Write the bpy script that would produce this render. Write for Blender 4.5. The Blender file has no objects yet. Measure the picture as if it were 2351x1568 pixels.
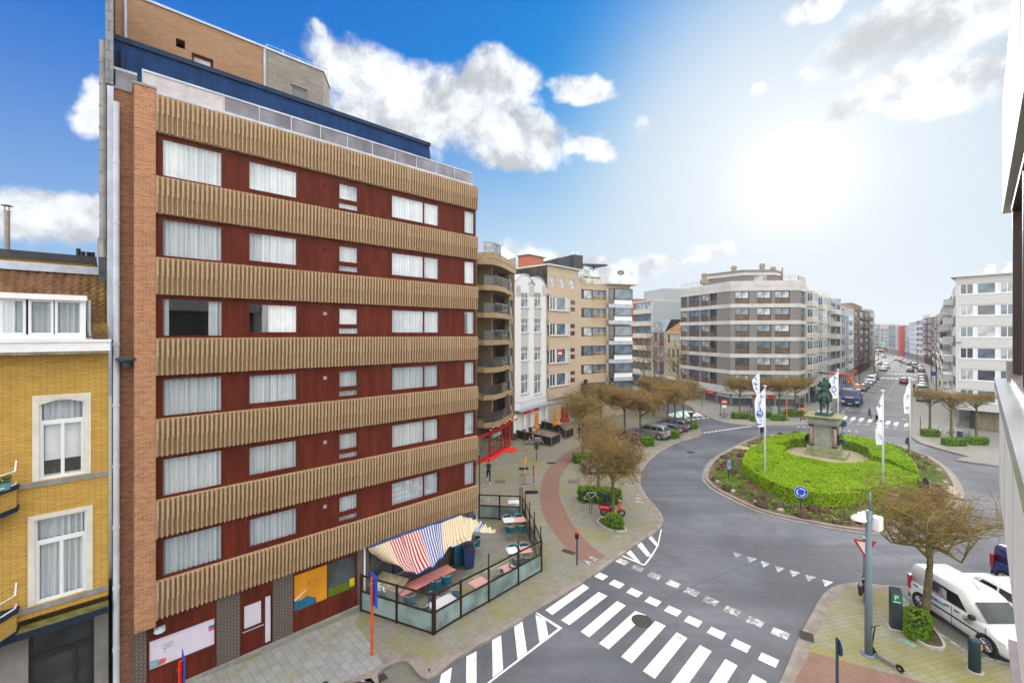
# Street corner with a roundabout and monument, seen from a fourth-floor window.
import bpy, math, random
from mathutils import Vector, Matrix, noise
RN = random.Random(11)
SC = bpy.context.scene
COL = SC.collection
PI = math.pi
rad = math.radians
# ------------------------------------------------------------------ camera
F, CX, HY, H = 1000.0, 1175.5, 766.0, 12.5     # focal (px of a 2351 px wide picture), optical axis, horizon, eye height
cam = bpy.data.objects.new('camera', bpy.data.cameras.new('camera'))
COL.objects.link(cam); SC.camera = cam
cam.location = (0, 0, H); cam.rotation_euler = (PI/2, 0, 0)
cam.data.sensor_width = 36; cam.data.lens = 36*F/2351
cam.data.shift_y = -18/2351; cam.data.clip_start = .05; cam.data.clip_end = 6000
# ------------------------------------------------------------------ light
SC.view_settings.view_transform = 'Standard'; SC.view_settings.look = 'None'
SC.view_settings.exposure = 0.42; SC.view_settings.gamma = 1
SUN_AZ, SUN_EL = rad(33), rad(18)
sun = bpy.data.objects.new('sun', bpy.data.lights.new('sun', 'SUN')); COL.objects.link(sun)
sun.data.energy = 1.9; sun.data.angle = rad(18); sun.data.color = (1, .95, .88)
sd = Vector((math.sin(SUN_AZ)*math.cos(SUN_EL), math.cos(SUN_AZ)*math.cos(SUN_EL), math.sin(SUN_EL)))
sun.rotation_euler = sd.to_track_quat('Z', 'Y').to_euler(); sun.location = (60, 60, 90)
W_ = bpy.data.worlds.new('World'); SC.world = W_; W_.use_nodes = True
def nd(nt, t, **k):
 n = nt.nodes.new(t)
 for a, b in k.items(): setattr(n, a, b)
 return n
class NT:                      # small node-tree writer
 def __init__(s, nt): s.nt = nt
 def put(s, sock, v):
  if hasattr(v, 'is_linked') or isinstance(v, bpy.types.NodeSocket): s.nt.links.new(v, sock)
  else: sock.default_value = v
 def m(s, op, a, b=0.0, c=0.0, clamp=False):
  n = nd(s.nt, 'ShaderNodeMath', operation=op, use_clamp=clamp)
  s.put(n.inputs[0], a); s.put(n.inputs[1], b); s.put(n.inputs[2], c); return n.outputs[0]
 def vm(s, op, a, b=(0, 0, 0), sc=None):
  n = nd(s.nt, 'ShaderNodeVectorMath', operation=op)
  s.put(n.inputs[0], a); s.put(n.inputs[1], b)
  if sc is not None: s.put(n.inputs['Scale'], sc)
  return n.outputs['Value'] if op in ('DOT_PRODUCT', 'LENGTH') else n.outputs[0]
 def ss(s, v, lo, hi, a=0.0, b=1.0):
  n = nd(s.nt, 'ShaderNodeMapRange', interpolation_type='SMOOTHSTEP')
  s.put(n.inputs[0], v)
  for i, q in zip((1, 2, 3, 4), (lo, hi, a, b)): s.put(n.inputs[i], q)
  return n.outputs[0]
 def mix(s, f, a, b, mode='MIX'):
  n = nd(s.nt, 'ShaderNodeMix', data_type='RGBA', blend_type=mode)
  s.put(n.inputs[0], f)
  for i, q in ((6, a), (7, b)): s.put(n.inputs[i], tuple(q)+(1,) if isinstance(q, (tuple, list)) and len(q) == 3 else q)
  return n.outputs[2]
 def noise(s, vec, scale, detail=4, rough=.55, dist=0):
  n = nd(s.nt, 'ShaderNodeTexNoise')
  if vec is not None: s.put(n.inputs['Vector'], vec)
  n.inputs['Scale'].default_value = scale; n.inputs['Detail'].default_value = detail
  n.inputs['Roughness'].default_value = rough; n.inputs['Distortion'].default_value = dist
  return n.outputs[0]
 def xyz(s, v):
  n = nd(s.nt, 'ShaderNodeSeparateXYZ'); s.put(n.inputs[0], v); return n.outputs
 def comb(s, x, y, z):
  n = nd(s.nt, 'ShaderNodeCombineXYZ')
  for i, q in enumerate((x, y, z)): s.put(n.inputs[i], q)
  return n.outputs[0]
def world():
 nt = W_.node_tree; nt.nodes.clear(); t = NT(nt)
 sky = nd(nt, 'ShaderNodeTexSky', sky_type='NISHITA', sun_disc=False, sun_elevation=SUN_EL, sun_rotation=SUN_AZ)
 sky.dust_density = .6; sky.ozone_density = 3.0; sky.air_density = 1.0
 d = nd(nt, 'ShaderNodeTexCoord').outputs['Generated']
 x, y, z = t.xyz(d)[:3]
 wn = nd(nt, 'ShaderNodeTexNoise'); t.put(wn.inputs['Vector'], d); wn.inputs['Scale'].default_value = 4.5; wn.inputs['Detail'].default_value = 5
 wx = t.xyz(t.vm('SCALE', t.vm('SUBTRACT', wn.outputs['Color'], (.5, .5, .5)), sc=.22))
 az = t.m('ADD', t.m('ARCTAN2', x, y), wx[0]); el0 = t.m('ARCSINE', z); el = t.m('ADD', el0, t.m('MULTIPLY', wx[1], .7))
 def ae(px, py):
  a = (px-CX)/F; return math.atan(a), math.atan((HY-py)/F/math.hypot(a, 1))
 def blob(px, py, rx, ry, k=1.0):
  a, e = ae(px, py); a2, _ = ae(px+rx, py); _, e2 = ae(px, py-ry)
  u = t.m('DIVIDE', t.m('SUBTRACT', az, a), abs(a2-a)); v = t.m('DIVIDE', t.m('SUBTRACT', el, e), abs(e2-e))
  r = t.m('ADD', t.m('MULTIPLY', u, u), t.m('MULTIPLY', v, v))
  return t.m('MULTIPLY', t.m('SUBTRACT', 1.0, r), k)
 cov = None
 for b in ((880, 165, 170, 110), (1010, 250, 250, 140), (1200, 330, 190, 85), (1130, 190, 140, 85), (1340, 200, 110, 45), (1350, 345, 80, 32),
              (2130, 50, 400, 130), (2110, 185, 290, 95), (1990, 235, 150, 55), (1850, 10, 140, 30), (130, 520, 260, 90), (215, 250, 60, 75), (745, 80, 26, 20, .5), (1470, 270, 28, 22, .5), (1520, 272, 22, 14, .5), (1750, 210, 34, 14, .5),
              (1400, 600, 330, 34, .7), (850, 590, 500, 60, .6), (820, 250, 50, 30)):
  q = blob(*b); cov = q if cov is None else t.m('MAXIMUM', cov, q)
 # bright clouds added out of view, overhead and behind, as fill light
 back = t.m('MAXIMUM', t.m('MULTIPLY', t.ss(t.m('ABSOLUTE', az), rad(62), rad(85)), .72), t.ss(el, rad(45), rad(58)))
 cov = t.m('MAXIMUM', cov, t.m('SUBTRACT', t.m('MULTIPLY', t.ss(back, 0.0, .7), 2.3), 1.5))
 n1 = t.noise(d, 7.0, 9, .62, .15)
 n2 = t.noise(t.vm('ADD', d, (0, 0, .05)), 7.0, 9, .62, .15)
 nb = t.noise(d, 2.6, 3, .5)
 dens = t.ss(t.m('ADD', t.m('MULTIPLY', cov, .62), t.m('ADD', t.m('MULTIPLY', n1, 1.5), -.76)), .0, .42)
 low = t.ss(t.m('SUBTRACT', n1, n2), -.12, .12)              # lit tops, greyer undersides
 bright = t.m('ADD', .50, t.m('MULTIPLY', t.m('ADD', t.m('MULTIPLY', low, .8), t.m('MULTIPLY', nb, .35)), .62))
 glow = t.vm('DOT_PRODUCT', d, tuple(Vector((math.sin(SUN_AZ)*math.cos(rad(17)), math.cos(SUN_AZ)*math.cos(rad(17)), math.sin(rad(17))))))
 g1 = t.m('POWER', t.m('MAXIMUM', glow, 0.0), 9.0); g2 = t.m('POWER', t.m('MAXIMUM', glow, 0.0), 60.0)
 cc = t.vm('SCALE', t.mix(back, (.93, .96, 1.0), (1.0, .97, .925)), sc=t.m('ADD', t.m('MULTIPLY', bright, t.m('ADD', 7.6, t.m('MULTIPLY', back, 21.0))), t.m('MULTIPLY', g1, 1.0)))  # back boosts the added unseen clouds well above the visible ones
 s0 = t.vm('MULTIPLY', sky.outputs[0], (.02, .95, 4.6))
 s0 = t.vm('DIVIDE', s0, t.vm('ADD', t.vm('SCALE', s0, sc=.132), (1, 1, 1)))     # soft shoulder of the bright part
 hz = t.ss(el0, rad(-2), rad(33), 1.0, 0.0)                    # milky air low down and towards the sun
 s0 = t.mix(t.m('MULTIPLY', hz, t.ss(az, rad(-55), rad(14), .40, 1.0)), s0, (5.9, 6.35, 6.85))
 s0 = t.mix(t.m('MULTIPLY', t.m('POWER', t.ss(glow, math.cos(rad(34)), math.cos(rad(3))), 2.3), .96), s0, (5.5, 5.95, 6.5))
 gm_ = t.m('MAXIMUM', glow, 0.0)
 s0 = t.vm('ADD', s0, t.vm('SCALE', (1.0, .95, .86), sc=t.m('ADD', t.m('MULTIPLY', t.m('POWER', gm_, 26.0), 1.1), t.m('MULTIPLY', t.m('POWER', gm_, 240.0), 2.6))))
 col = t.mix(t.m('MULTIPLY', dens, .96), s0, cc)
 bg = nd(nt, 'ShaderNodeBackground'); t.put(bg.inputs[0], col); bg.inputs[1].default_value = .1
 out = nd(nt, 'ShaderNodeOutputWorld'); nt.links.new(bg.outputs[0], out.inputs[0])
 W_.cycles.sampling_method = 'MANUAL'; W_.cycles.sample_map_resolution = 512
world()
# ------------------------------------------------------------------ places: pixel of the photo -> point of the place
def g(px, py, z=0.0):
 Y = (H-z)*F/(py-HY); return Vector(((px-CX)/F*Y, Y, z))
def at(px, Y, z=0.0): return Vector(((px-CX)/F*Y, Y, z))
def zat(py, Y): return H-(py-HY)/F*Y
def q1(x, y): return 1064.7+x*.18699, 522.7+y*.18699      # enlarged views of the photo that were measured
def q2(x, y): return 1064.7+x*.18699, 793.7+y*.18699
def q3(x, y): return 1403.5+x*.22839, 580.7+y*.22839
def q4(x, y): return 1500.2+x*.22839, 822.7+y*.22839
def q5(x, y): return 1839+x*.22225, 629.1+y*.22225
def q6(x, y): return 1839+x*.22225, 851.75+y*.22225
def zt(x, y): return 580.7+x*.3333, 1045.3+y*.3333
def zr(x, y): return 1576.7+x*.3333, 1045.3+y*.3333
def zl(x, y): return x*.3333, y*.3333
STREET = Vector((.693, .721, 0)); SANG = math.atan2(.721, .693)
# ------------------------------------------------------------------ mesh writer
class MB:
 def __init__(s): s.v, s.f, s.mi, s.cur, s.M, s.uv = [], [], [], 0, None, None
 def add(s, vs, fs):
  o = len(s.v)
  s.v += [s.M @ Vector(p) for p in vs] if s.M else [Vector(p) for p in vs]
  for f in fs: s.f.append(tuple(o+i for i in f)); s.mi.append(s.cur)
  return s
 def box(s, x0, x1, y0, y1, z0, z1, open_=''):
  vs = [(x0, y0, z0), (x1, y0, z0), (x1, y1, z0), (x0, y1, z0), (x0, y0, z1), (x1, y0, z1), (x1, y1, z1), (x0, y1, z1)]
  fs = {'b': (0, 3, 2, 1), 't': (4, 5, 6, 7), 'f': (0, 1, 5, 4), 'r': (1, 2, 6, 5), 'k': (2, 3, 7, 6), 'l': (3, 0, 4, 7)}
  return s.add(vs, [f for k, f in fs.items() if k not in open_])
 def bev(s, x0, x1, y0, y1, z0, z1, b):                       # box with chamfered vertical and top edges
  def ring(d, z): return [(x0+d+b, y0+d, z), (x1-d-b, y0+d, z), (x1-d, y0+d+b, z), (x1-d, y1-d-b, z), (x1-d-b, y1-d, z), (x0+d+b, y1-d, z), (x0+d, y1-d-b, z), (x0+d, y0+d+b, z)]
  return s.loft([ring(0, z0), ring(0, z1-b), ring(b*.8, z1)])
 def quad(s, a, b, c, d): return s.add([a, b, c, d], [(0, 1, 2, 3)])
 def loft(s, rings, close=True, caps=True):
  n = len(rings[0]); vs = [p for r in rings for p in r]; fs = []
  for i in range(len(rings)-1):
   for j in range(n if close else n-1):
    k = (j+1) % n; fs.append((i*n+j, i*n+k, (i+1)*n+k, (i+1)*n+j))
  if caps and close: fs += [tuple(range(n-1, -1, -1)), tuple((len(rings)-1)*n+j for j in range(n))]
  return s.add(vs, fs)
 def prism(s, poly, z0, z1, caps=True): return s.loft([[(p[0], p[1], z0) for p in poly], [(p[0], p[1], z1) for p in poly]], True, caps)
 def xzp(s, poly, y0, y1): return s.loft([[(p[0], y0, p[1]) for p in poly], [(p[0], y1, p[1]) for p in poly]])
 def cyl(s, p0, p1, r0, r1=None, n=8, caps=True): return s.tube([p0, p1], [r0, r0 if r1 is None else r1], n, caps)
 def tube(s, pts, rs, n=6, caps=True):
  pts = [Vector(p) for p in pts]; rings = []
  if not isinstance(rs, (list, tuple)): rs = [rs]*len(pts)
  for i, p in enumerate(pts):
   d = pts[min(i+1, len(pts)-1)]-pts[max(i-1, 0)]
   if d.length < 1e-6: d = Vector((0, 0, 1))
   d.normalize()
   a = d.cross(Vector((0, 0, 1)) if abs(d.z) < .9 else Vector((1, 0, 0))).normalized(); b = d.cross(a)
   rings.append([p+(a*math.cos(2*PI*j/n)+b*math.sin(2*PI*j/n))*rs[i] for j in range(n)])
  return s.loft(rings, True, caps)
 def lathe(s, prof, n=14, o=(0, 0, 0)):
  return s.loft([[(o[0]+r*math.cos(2*PI*j/n), o[1]+r*math.sin(2*PI*j/n), o[2]+z) for j in range(n)] for r, z in prof])
 def disc(s, c, nrm, r, th, n=20):
  c = Vector(c); nrm = Vector(nrm).normalized(); return s.cyl(c-nrm*th/2, c+nrm*th/2, r, n=n)
 def build(s, name, mats, parent=None, smooth=False, loc=None, rz=0.0):
  me = bpy.data.meshes.new(name); me.from_pydata(s.v, [], s.f)
  mats = mats if isinstance(mats, (list, tuple)) else [mats]
  for m in mats: me.materials.append(m)
  if len(mats) > 1: me.polygons.foreach_set('material_index', s.mi)
  if smooth: me.polygons.foreach_set('use_smooth', [True]*len(me.polygons))
  me.update()
  return put(name, me, parent, loc, rz)
def put(name, me, parent=None, loc=None, rz=0.0):
 o = bpy.data.objects.new(name, me); COL.objects.link(o)
 if parent: o.parent = parent
 if loc is not None: o.location = loc
 if rz: o.rotation_euler = (0, 0, rz)
 return o
def tag(o, label=None, cat=None, group=None, kind=None):
 for k, v in (('label', label), ('category', cat), ('group', group), ('kind', kind)):
  if v: o[k] = v
 return o
def emp(name, loc, rz, label, cat, group=None):
 o = bpy.data.objects.new(name, None); COL.objects.link(o); o.empty_display_size = .3
 o.location = loc; o.rotation_euler = (0, 0, rz); return tag(o, label, cat, group)
KIDS = {}
def kids(o): return [c for c in bpy.data.objects if c.parent == o]
def dup(root, loc=None, rz=None, label=None, scale=None, parent=None):
 r = root.copy(); COL.objects.link(r)
 if parent: r.parent = parent
 if loc is not None: r.location = loc
 if rz is not None: r.rotation_euler = (0, 0, rz)
 if scale: r.scale = scale
 if label: r['label'] = label
 for ch in (root.children): dup(ch, parent=r)
 return r
def text_mesh(s, size, th=.004, align='CENTER'):
 cu = bpy.data.curves.new('lettering', 'FONT'); cu.body = s; cu.size = size; cu.extrude = th; cu.align_x = align; cu.align_y = 'CENTER'
 o = bpy.data.objects.new('lettering', cu); me = bpy.data.meshes.new_from_object(o)
 bpy.data.objects.remove(o); bpy.data.curves.remove(cu); return me
def lettering(s, size, m, parent, loc, rot=(PI/2, 0, 0), name='lettering', sx=1.0):
 me = text_mesh(s, size); me.materials.clear(); me.materials.append(m)
 o = put(name, me, parent, loc); o.rotation_euler = rot; o.scale = (sx, 1, 1); return o
# ------------------------------------------------------------------ materials (all procedural)
MC = {}
def base(name, spec=.12):
 m = bpy.data.materials.new(name); m.use_nodes = True; nt = m.node_tree; b = nt.nodes['Principled BSDF']; b.inputs['Specular IOR Level'].default_value = spec
 return m, nt, b, NT(nt)
def oc(nt): return nd(nt, 'ShaderNodeTexCoord').outputs['Object']
def bump(t, bs, h, s=.3, dist=.02):
 b = nd(t.nt, 'ShaderNodeBump'); b.inputs['Strength'].default_value = s; b.inputs['Distance'].default_value = dist
 t.put(b.inputs['Height'], h); t.nt.links.new(b.outputs[0], bs.inputs['Normal'])
def M(name, col, rough=.65, var=.12, sc=3.0, metal=0.0, bmp=0.0, bsc=40.0, spec=None, streak=0.0):
 if name in MC: return MC[name]
 m, nt, bs, t = base(name); c = oc(nt)
 n = t.noise(c, sc, 6, .6)
 lo = tuple(q*(1-var) for q in col); hi = tuple(min(1, q*(1+var)) for q in col)
 k = t.mix(t.ss(n, .3, .7), lo, hi)
 if streak:                                                  # rain runs and grime
  q = t.noise(t.vm('MULTIPLY', c, (3.0, 3.0, .25)), 2.0, 5, .65)
  k = t.mix(t.ss(q, .5, .8, 0.0, streak), k, tuple(v*.45 for v in col))
 t.put(bs.inputs['Base Color'], k); bs.inputs['Roughness'].default_value = rough; bs.inputs['Metallic'].default_value = metal
 bs.inputs['Specular IOR Level'].default_value = spec if spec is not None else (.5 if rough < .42 else .15)
 if bmp: bump(t, bs, t.noise(c, bsc, 3, .6), bmp)
 MC[name] = m; return m
def brick(name, cols, mortar, bw=.22, bh=.065, mw=.012, rough=.85, stain=.25, glz=0.0, bmp=.5):
 if name in MC: return MC[name]
 m, nt, bs, t = base(name); c = oc(nt); x, y, z = t.xyz(c)[:3]
 v = t.comb(t.m('ADD', x, y), z, 0.0)
 b = nd(nt, 'ShaderNodeTexBrick'); t.put(b.inputs['Vector'], v)
 b.inputs['Scale'].default_value = 1; b.inputs['Brick Width'].default_value = bw; b.inputs['Row Height'].default_value = bh; b.inputs['Mortar Size'].default_value = mw/2
 b.inputs['Color1'].default_value = cols[0]+(1,); b.inputs['Color2'].default_value = cols[1]+(1,); b.inputs['Mortar'].default_value = mortar+(1,); b.inputs['Bias'].default_value = -.1
 n = t.noise(t.vm('MULTIPLY', c, (1, 1, 2.6)), 1.1, 6, .65)
 k = t.mix(t.ss(n, .42, .75, 0.0, stain), b.outputs[0], tuple(q*.35 for q in cols[0]))
 cell = t.noise(t.vm('MULTIPLY', v, (1/bw*.9, 1/bh*.9, 1)), 1.0, 1, .5)
 k = t.mix(t.ss(cell, .5, .72, 0.0, .6), k, cols[2])
 k = t.mix(b.outputs[1], k, mortar)
 t.put(bs.inputs['Base Color'], k); bs.inputs['Roughness'].default_value = rough
 bump(t, bs, t.m('SUBTRACT', 1.0, b.outputs[1]), bmp, .012)
 MC[name] = m; return m
def paving(name, cols, joint, bw, bh, ang, moss=.5, mw=.008, mosscol=(.21, .195, .03), patch=.5, off=.5):
 m, nt, bs, t = base(name); c = oc(nt)
 mp = nd(nt, 'ShaderNodeMapping'); t.put(mp.inputs[0], c); mp.inputs['Rotation'].default_value = (0, 0, ang)
 b = nd(nt, 'ShaderNodeTexBrick', offset=off); t.put(b.inputs['Vector'], mp.outputs[0])
 b.inputs['Scale'].default_value = 1; b.inputs['Brick Width'].default_value = bw; b.inputs['Row Height'].default_value = bh; b.inputs['Mortar Size'].default_value = mw
 b.inputs['Color1'].default_value = cols[0]+(1,); b.inputs['Color2'].default_value = cols[1]+(1,); b.inputs['Mortar'].default_value = joint+(1,)
 n = t.noise(c, .33, 6, .62); n2 = t.noise(c, 2.2, 5, .6)
 k = t.mix(t.ss(n2, .35, .75, 0.0, patch), b.outputs[0], tuple(q*.62 for q in cols[0]))
 mo = t.m('MULTIPLY', t.ss(n, .42, .66), t.ss(n2, .25, .65, .35, 1.0))
 k = t.mix(t.m('MULTIPLY', mo, moss), k, mosscol)
 k = t.mix(t.m('MULTIPLY', b.outputs[1], .8), k, joint)
 n3 = t.noise(c, 60, 2, .5); k = t.mix(t.ss(n3, .3, .7, 0.0, .25), k, tuple(q*1.25 for q in cols[1]))
 t.put(bs.inputs['Base Color'], k); bs.inputs['Roughness'].default_value = .8
 bump(t, bs, t.m('SUBTRACT', 1.0, b.outputs[1]), .35, .01)
 return m
def asphalt(name):
 m, nt, bs, t = base(name); c = oc(nt)
 n = t.noise(c, .16, 5, .6); n2 = t.noise(c, 90, 2, .7); n3 = t.noise(t.vm('MULTIPLY', c, (1, 1, 1)), 1.3, 6, .65)
 k = t.mix(t.ss(n, .35, .68), (.070, .075, .093), (.142, .149, .172))
 k = t.mix(t.ss(n3, .45, .75, 0.0, .35), k, (.062, .062, .066))
 k = t.mix(t.ss(n2, .35, .75, 0.0, .5), k, (.16, .16, .16))
 mp = nd(nt, 'ShaderNodeMapping'); t.put(mp.inputs[0], c); mp.inputs['Rotation'].default_value = (0, 0, rad(-46)); mp.inputs['Scale'].default_value = (.05, .75, 1)
 n4 = t.noise(mp.outputs[0], 1.0, 4, .55); k = t.mix(t.ss(n4, .42, .68, 0.0, .45), k, (.064, .067, .078)); n5 = t.noise(c, .45, 2, .4, 1.2); k = t.mix(t.ss(n5, .6, .66, 0.0, .22), k, (.06, .06, .064))
 w = nd(nt, 'ShaderNodeTexVoronoi', feature='DISTANCE_TO_EDGE'); t.put(w.inputs['Vector'], t.vm('ADD', c, t.vm('SCALE', (1, 1, 0), sc=n3))); w.inputs['Scale'].default_value = .11
 k = t.mix(t.m('MULTIPLY', t.ss(w.outputs[0], .0, .0035, 1.0, 0.0), .4), k, (.045, .045, .048))
 t.put(bs.inputs['Base Color'], k); bs.inputs['Roughness'].default_value = .72; bs.inputs['Specular IOR Level'].default_value = .2
 bump(t, bs, n2, .25, .008); return m
def paint_line(name, under=(.11, .11, .115), wear=.44, col=(.74, .74, .73)):
 m, nt, bs, t = base(name); c = oc(nt)
 n = t.noise(c, 5.0, 8, .72); n2 = t.noise(c, .8, 3, .5)
 k = t.mix(t.ss(t.m('ADD', n, t.m('MULTIPLY', n2, .5)), 1-wear+.22, 1-wear+.5, 0.0, .9), col, under)
 t.put(bs.inputs['Base Color'], k); bs.inputs['Roughness'].default_value = .7; return m
def pane(name, tint=(.05, .06, .07), refl=.9, see=0.0):
 """Glass. see>0 lets the room behind show; otherwise a dark reflecting pane."""
 if name in MC: return MC[name]
 m, nt, bs, t = base(name)
 if see:
  tr = nd(nt, 'ShaderNodeBsdfTransparent'); tr.inputs[0].default_value = tuple(1-(1-q)*.4 for q in tint)+(1,)
  gl = nd(nt, 'ShaderNodeBsdfGlossy'); gl.inputs['Roughness'].default_value = .015; gl.inputs[0].default_value = (.95, .97, 1, 1)
  fr = nd(nt, 'ShaderNodeLayerWeight'); fr.inputs[0].default_value = .5; ff = t.m('ADD', .04, t.m('MULTIPLY', t.m('POWER', fr.outputs['Facing'], 5.0), .96))
  mx = nd(nt, 'ShaderNodeMixShader'); t.put(mx.inputs[0], t.m('ADD', t.m('MULTIPLY', ff, refl*.9), .09*refl))
  nt.links.new(tr.outputs[0], mx.inputs[1]); nt.links.new(gl.outputs[0], mx.inputs[2])
  nt.links.new(mx.outputs[0], nt.nodes['Material Output'].inputs[0])
 else:
  c = oc(nt); n = t.noise(c, .9, 3, .5)
  t.put(bs.inputs['Base Color'], t.mix(t.ss(n, .35, .65), tuple(q*.6 for q in tint), tuple(q*1.3 for q in tint)))
  bs.inputs['Roughness'].default_value = .03; bs.inputs['Specular IOR Level'].default_value = refl
 MC[name] = m; return m
def curtain(name, col=(.72, .74, .76)):
 if name in MC: return MC[name]
 m, nt, bs, t = base(name); c = oc(nt)
 n = t.noise(t.vm('MULTIPLY', c, (9, 9, .12)), 1.6, 4, .6); n2 = t.noise(c, .7, 2, .5)
 k = t.mix(t.ss(n, .3, .7), tuple(q*.62 for q in col), col); k = t.mix(t.ss(n2, .45, .7, 0.0, .35), k, tuple(q*.7 for q in col))  # upright darker streaks paint the shade of the folds into the cloth
 t.put(bs.inputs['Base Color'], k); bs.inputs['Roughness'].default_value = .9
 bs.inputs['Transmission Weight'].default_value = 0; MC[name] = m; return m
def boards(name, col, pitch=.13, axis=0, rough=.5, var=.25):
 """painted boards with grooves every pitch metres along the wall"""
 if name in MC: return MC[name]
 m, nt, bs, t = base(name); c = oc(nt); q = t.xyz(c)
 u = t.m('ADD', q[0], q[1]) if axis == 0 else q[2]
 fr = t.m('FRACT', t.m('DIVIDE', u, pitch)); gr = t.ss(t.m('ABSOLUTE', t.m('SUBTRACT', fr, .5)), .44, .5)
 n = t.noise(t.vm('MULTIPLY', c, (2, 2, .4)), 1.5, 5, .6)
 k = t.mix(t.ss(n, .35, .7), tuple(v*(1-var) for v in col), tuple(v*(1+var) for v in col))
 k = t.mix(t.m('MULTIPLY', gr, .75), k, tuple(v*.3 for v in col))
 t.put(bs.inputs['Base Color'], k); bs.inputs['Roughness'].default_value = rough
 bump(t, bs, t.m('SUBTRACT', 1.0, gr), .5, .012); MC[name] = m; return m
def speckle(name, a, b, c3, sc=55.0, streak=.35):
 """washed concrete with visible pebbles"""
 if name in MC: return MC[name]
 m, nt, bs, t = base(name); c = oc(nt)
 v = nd(nt, 'ShaderNodeTexVoronoi'); t.put(v.inputs['Vector'], c); v.inputs['Scale'].default_value = sc
 r = t.xyz(v.outputs['Color'])[0]
 k = t.mix(t.ss(r, .1, .9), a, b); k = t.mix(t.ss(v.outputs['Distance'], .3, .55, 0.0, .5), k, tuple(q*.5 for q in a))
 k = t.mix(t.ss(r, .82, .92, 0.0, .9), k, c3)
 n = t.noise(t.vm('MULTIPLY', c, (2.2, 2.2, .5)), 1.6, 6, .65)
 k = t.mix(t.ss(n, .48, .78, 0.0, streak), k, tuple(q*.4 for q in a))
 t.put(bs.inputs['Base Color'], k); bs.inputs['Roughness'].default_value = .9
 bump(t, bs, v.outputs['Distance'], .5, .01); MC[name] = m; return m
def leafy(name, a, b, c3, sc=9.0, trans=.25):
 if name in MC: return MC[name]
 m, nt, bs, t = base(name); c = oc(nt)
 gi = nd(nt, 'ShaderNodeNewGeometry').outputs['Random Per Island']
 n = t.noise(c, sc*.12, 4, .6)
 k = t.mix(gi, a, b); k = t.mix(t.ss(n, .45, .7, 0.0, .7), k, c3)
 t.put(bs.inputs['Base Color'], k); bs.inputs['Roughness'].default_value = .6
 if trans:
  tl = nd(nt, 'ShaderNodeBsdfTranslucent'); t.put(tl.inputs[0], k); mx = nd(nt, 'ShaderNodeMixShader'); mx.inputs[0].default_value = trans
  nt.links.new(bs.outputs[0], mx.inputs[1]); nt.links.new(tl.outputs[0], mx.inputs[2]); nt.links.new(mx.outputs[0], nt.nodes['Material Output'].inputs[0])
 MC[name] = m; return m
def stripes(name, segs, pitch):
 """awning cloth: coloured stripes laid along its u direction"""
 m, nt, bs, t = base(name); u = t.xyz(nd(nt, 'ShaderNodeUVMap').outputs[0]); x, y = u[0], u[1]
 on = t.ss(t.m('ABSOLUTE', t.m('SUBTRACT', t.m('FRACT', t.m('MULTIPLY', x, pitch)), .5)), .22, .28)
 k = None
 for hi, col in segs:
  k = col+(1,) if k is None else t.mix(t.ss(x, hi-.001, hi+.001), k, col+(1,))
 k = t.mix(on, (.78, .74, .68), k)
 ed = t.m('MAXIMUM', t.ss(y, .965, .97), t.ss(y, .03, .025)); k = t.mix(ed, k, (.03, .1, .42))
 t.put(bs.inputs['Base Color'], k); bs.inputs['Roughness'].default_value = .9
 tl = nd(nt, 'ShaderNodeBsdfTranslucent'); t.put(tl.inputs[0], k); mx = nd(nt, 'ShaderNodeMixShader'); mx.inputs[0].default_value = .25
 nt.links.new(bs.outputs[0], mx.inputs[1]); nt.links.new(tl.outputs[0], mx.inputs[2]); nt.links.new(mx.outputs[0], nt.nodes['Material Output'].inputs[0])
 return m
def car_paint(name, col, metal=.0):
 if name in MC: return MC[name]
 m, nt, bs, t = base(name, .5); n = t.noise(oc(nt), 1.5, 4, .6)
 t.put(bs.inputs['Base Color'], t.mix(t.ss(n, .4, .75, 0.0, .5), col, tuple(q*.8+.012 for q in col)))
 bs.inputs['Roughness'].default_value = .28; bs.inputs['Metallic'].default_value = metal; bs.inputs['Coat Weight'].default_value = .7; bs.inputs['Coat Roughness'].default_value = .06
 MC[name] = m; return m
def emis(name, col, s):
 if name in MC: return MC[name]
 m, nt, bs, t = base(name); bs.inputs['Base Color'].default_value = col+(1,); bs.inputs['Emission Color'].default_value = col+(1,); bs.inputs['Emission Strength'].default_value = s; return m
WHITE = M('white_paint', (.78, .78, .78), .45, .05); BLACK = M('black_plastic', (.02, .02, .022), .45, .2); GREYM = M('grey_metal', (.22, .235, .25), .4, .12, metal=.4)
DKGREY = M('dark_grey_paint', (.045, .05, .056), .4, .15); STEEL = M('steel', (.5, .52, .54), .3, .08, metal=.9); ZINC = M('zinc', (.42, .45, .5), .45, .15, 2.0, metal=.3, streak=.25)
REDP = M('red_paint', (.5, .025, .02), .4, .1); BLUEP = M('sign_blue', (.01, .07, .48), .4, .06); ORANGE = M('orange_paint', (.75, .16, .03), .45, .1)
RUBBER = M('rubber', (.018, .018, .019), .85, .2); CONC = M('concrete', (.36, .34, .31), .85, .15, 1.2, bmp=.15, streak=.4); PALE = M('pale_render', (.56, .53, .48), .8, .08, .8, streak=.25)
STONE = M('bluestone', (.25, .25, .25), .8, .2, 3.0, bmp=.2, streak=.3); ROOFM = M('roof_felt', (.06, .06, .065), .9, .2)
GLASSD = pane('dark_glass', (.05, .06, .072), .9); GLASSB = pane('bluish_glass', (.10, .14, .18), .9); GLASSW = pane('curtained_glass', (.38, .40, .41), .75); GLASSG = pane('greenish_glass', (.10, .16, .14), .8)
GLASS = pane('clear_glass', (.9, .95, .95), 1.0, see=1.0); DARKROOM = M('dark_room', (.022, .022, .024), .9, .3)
CURT = curtain('net_curtain', (.80, .83, .86)); CURT2 = curtain('thin_curtain', (.70, .74, .78))
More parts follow.
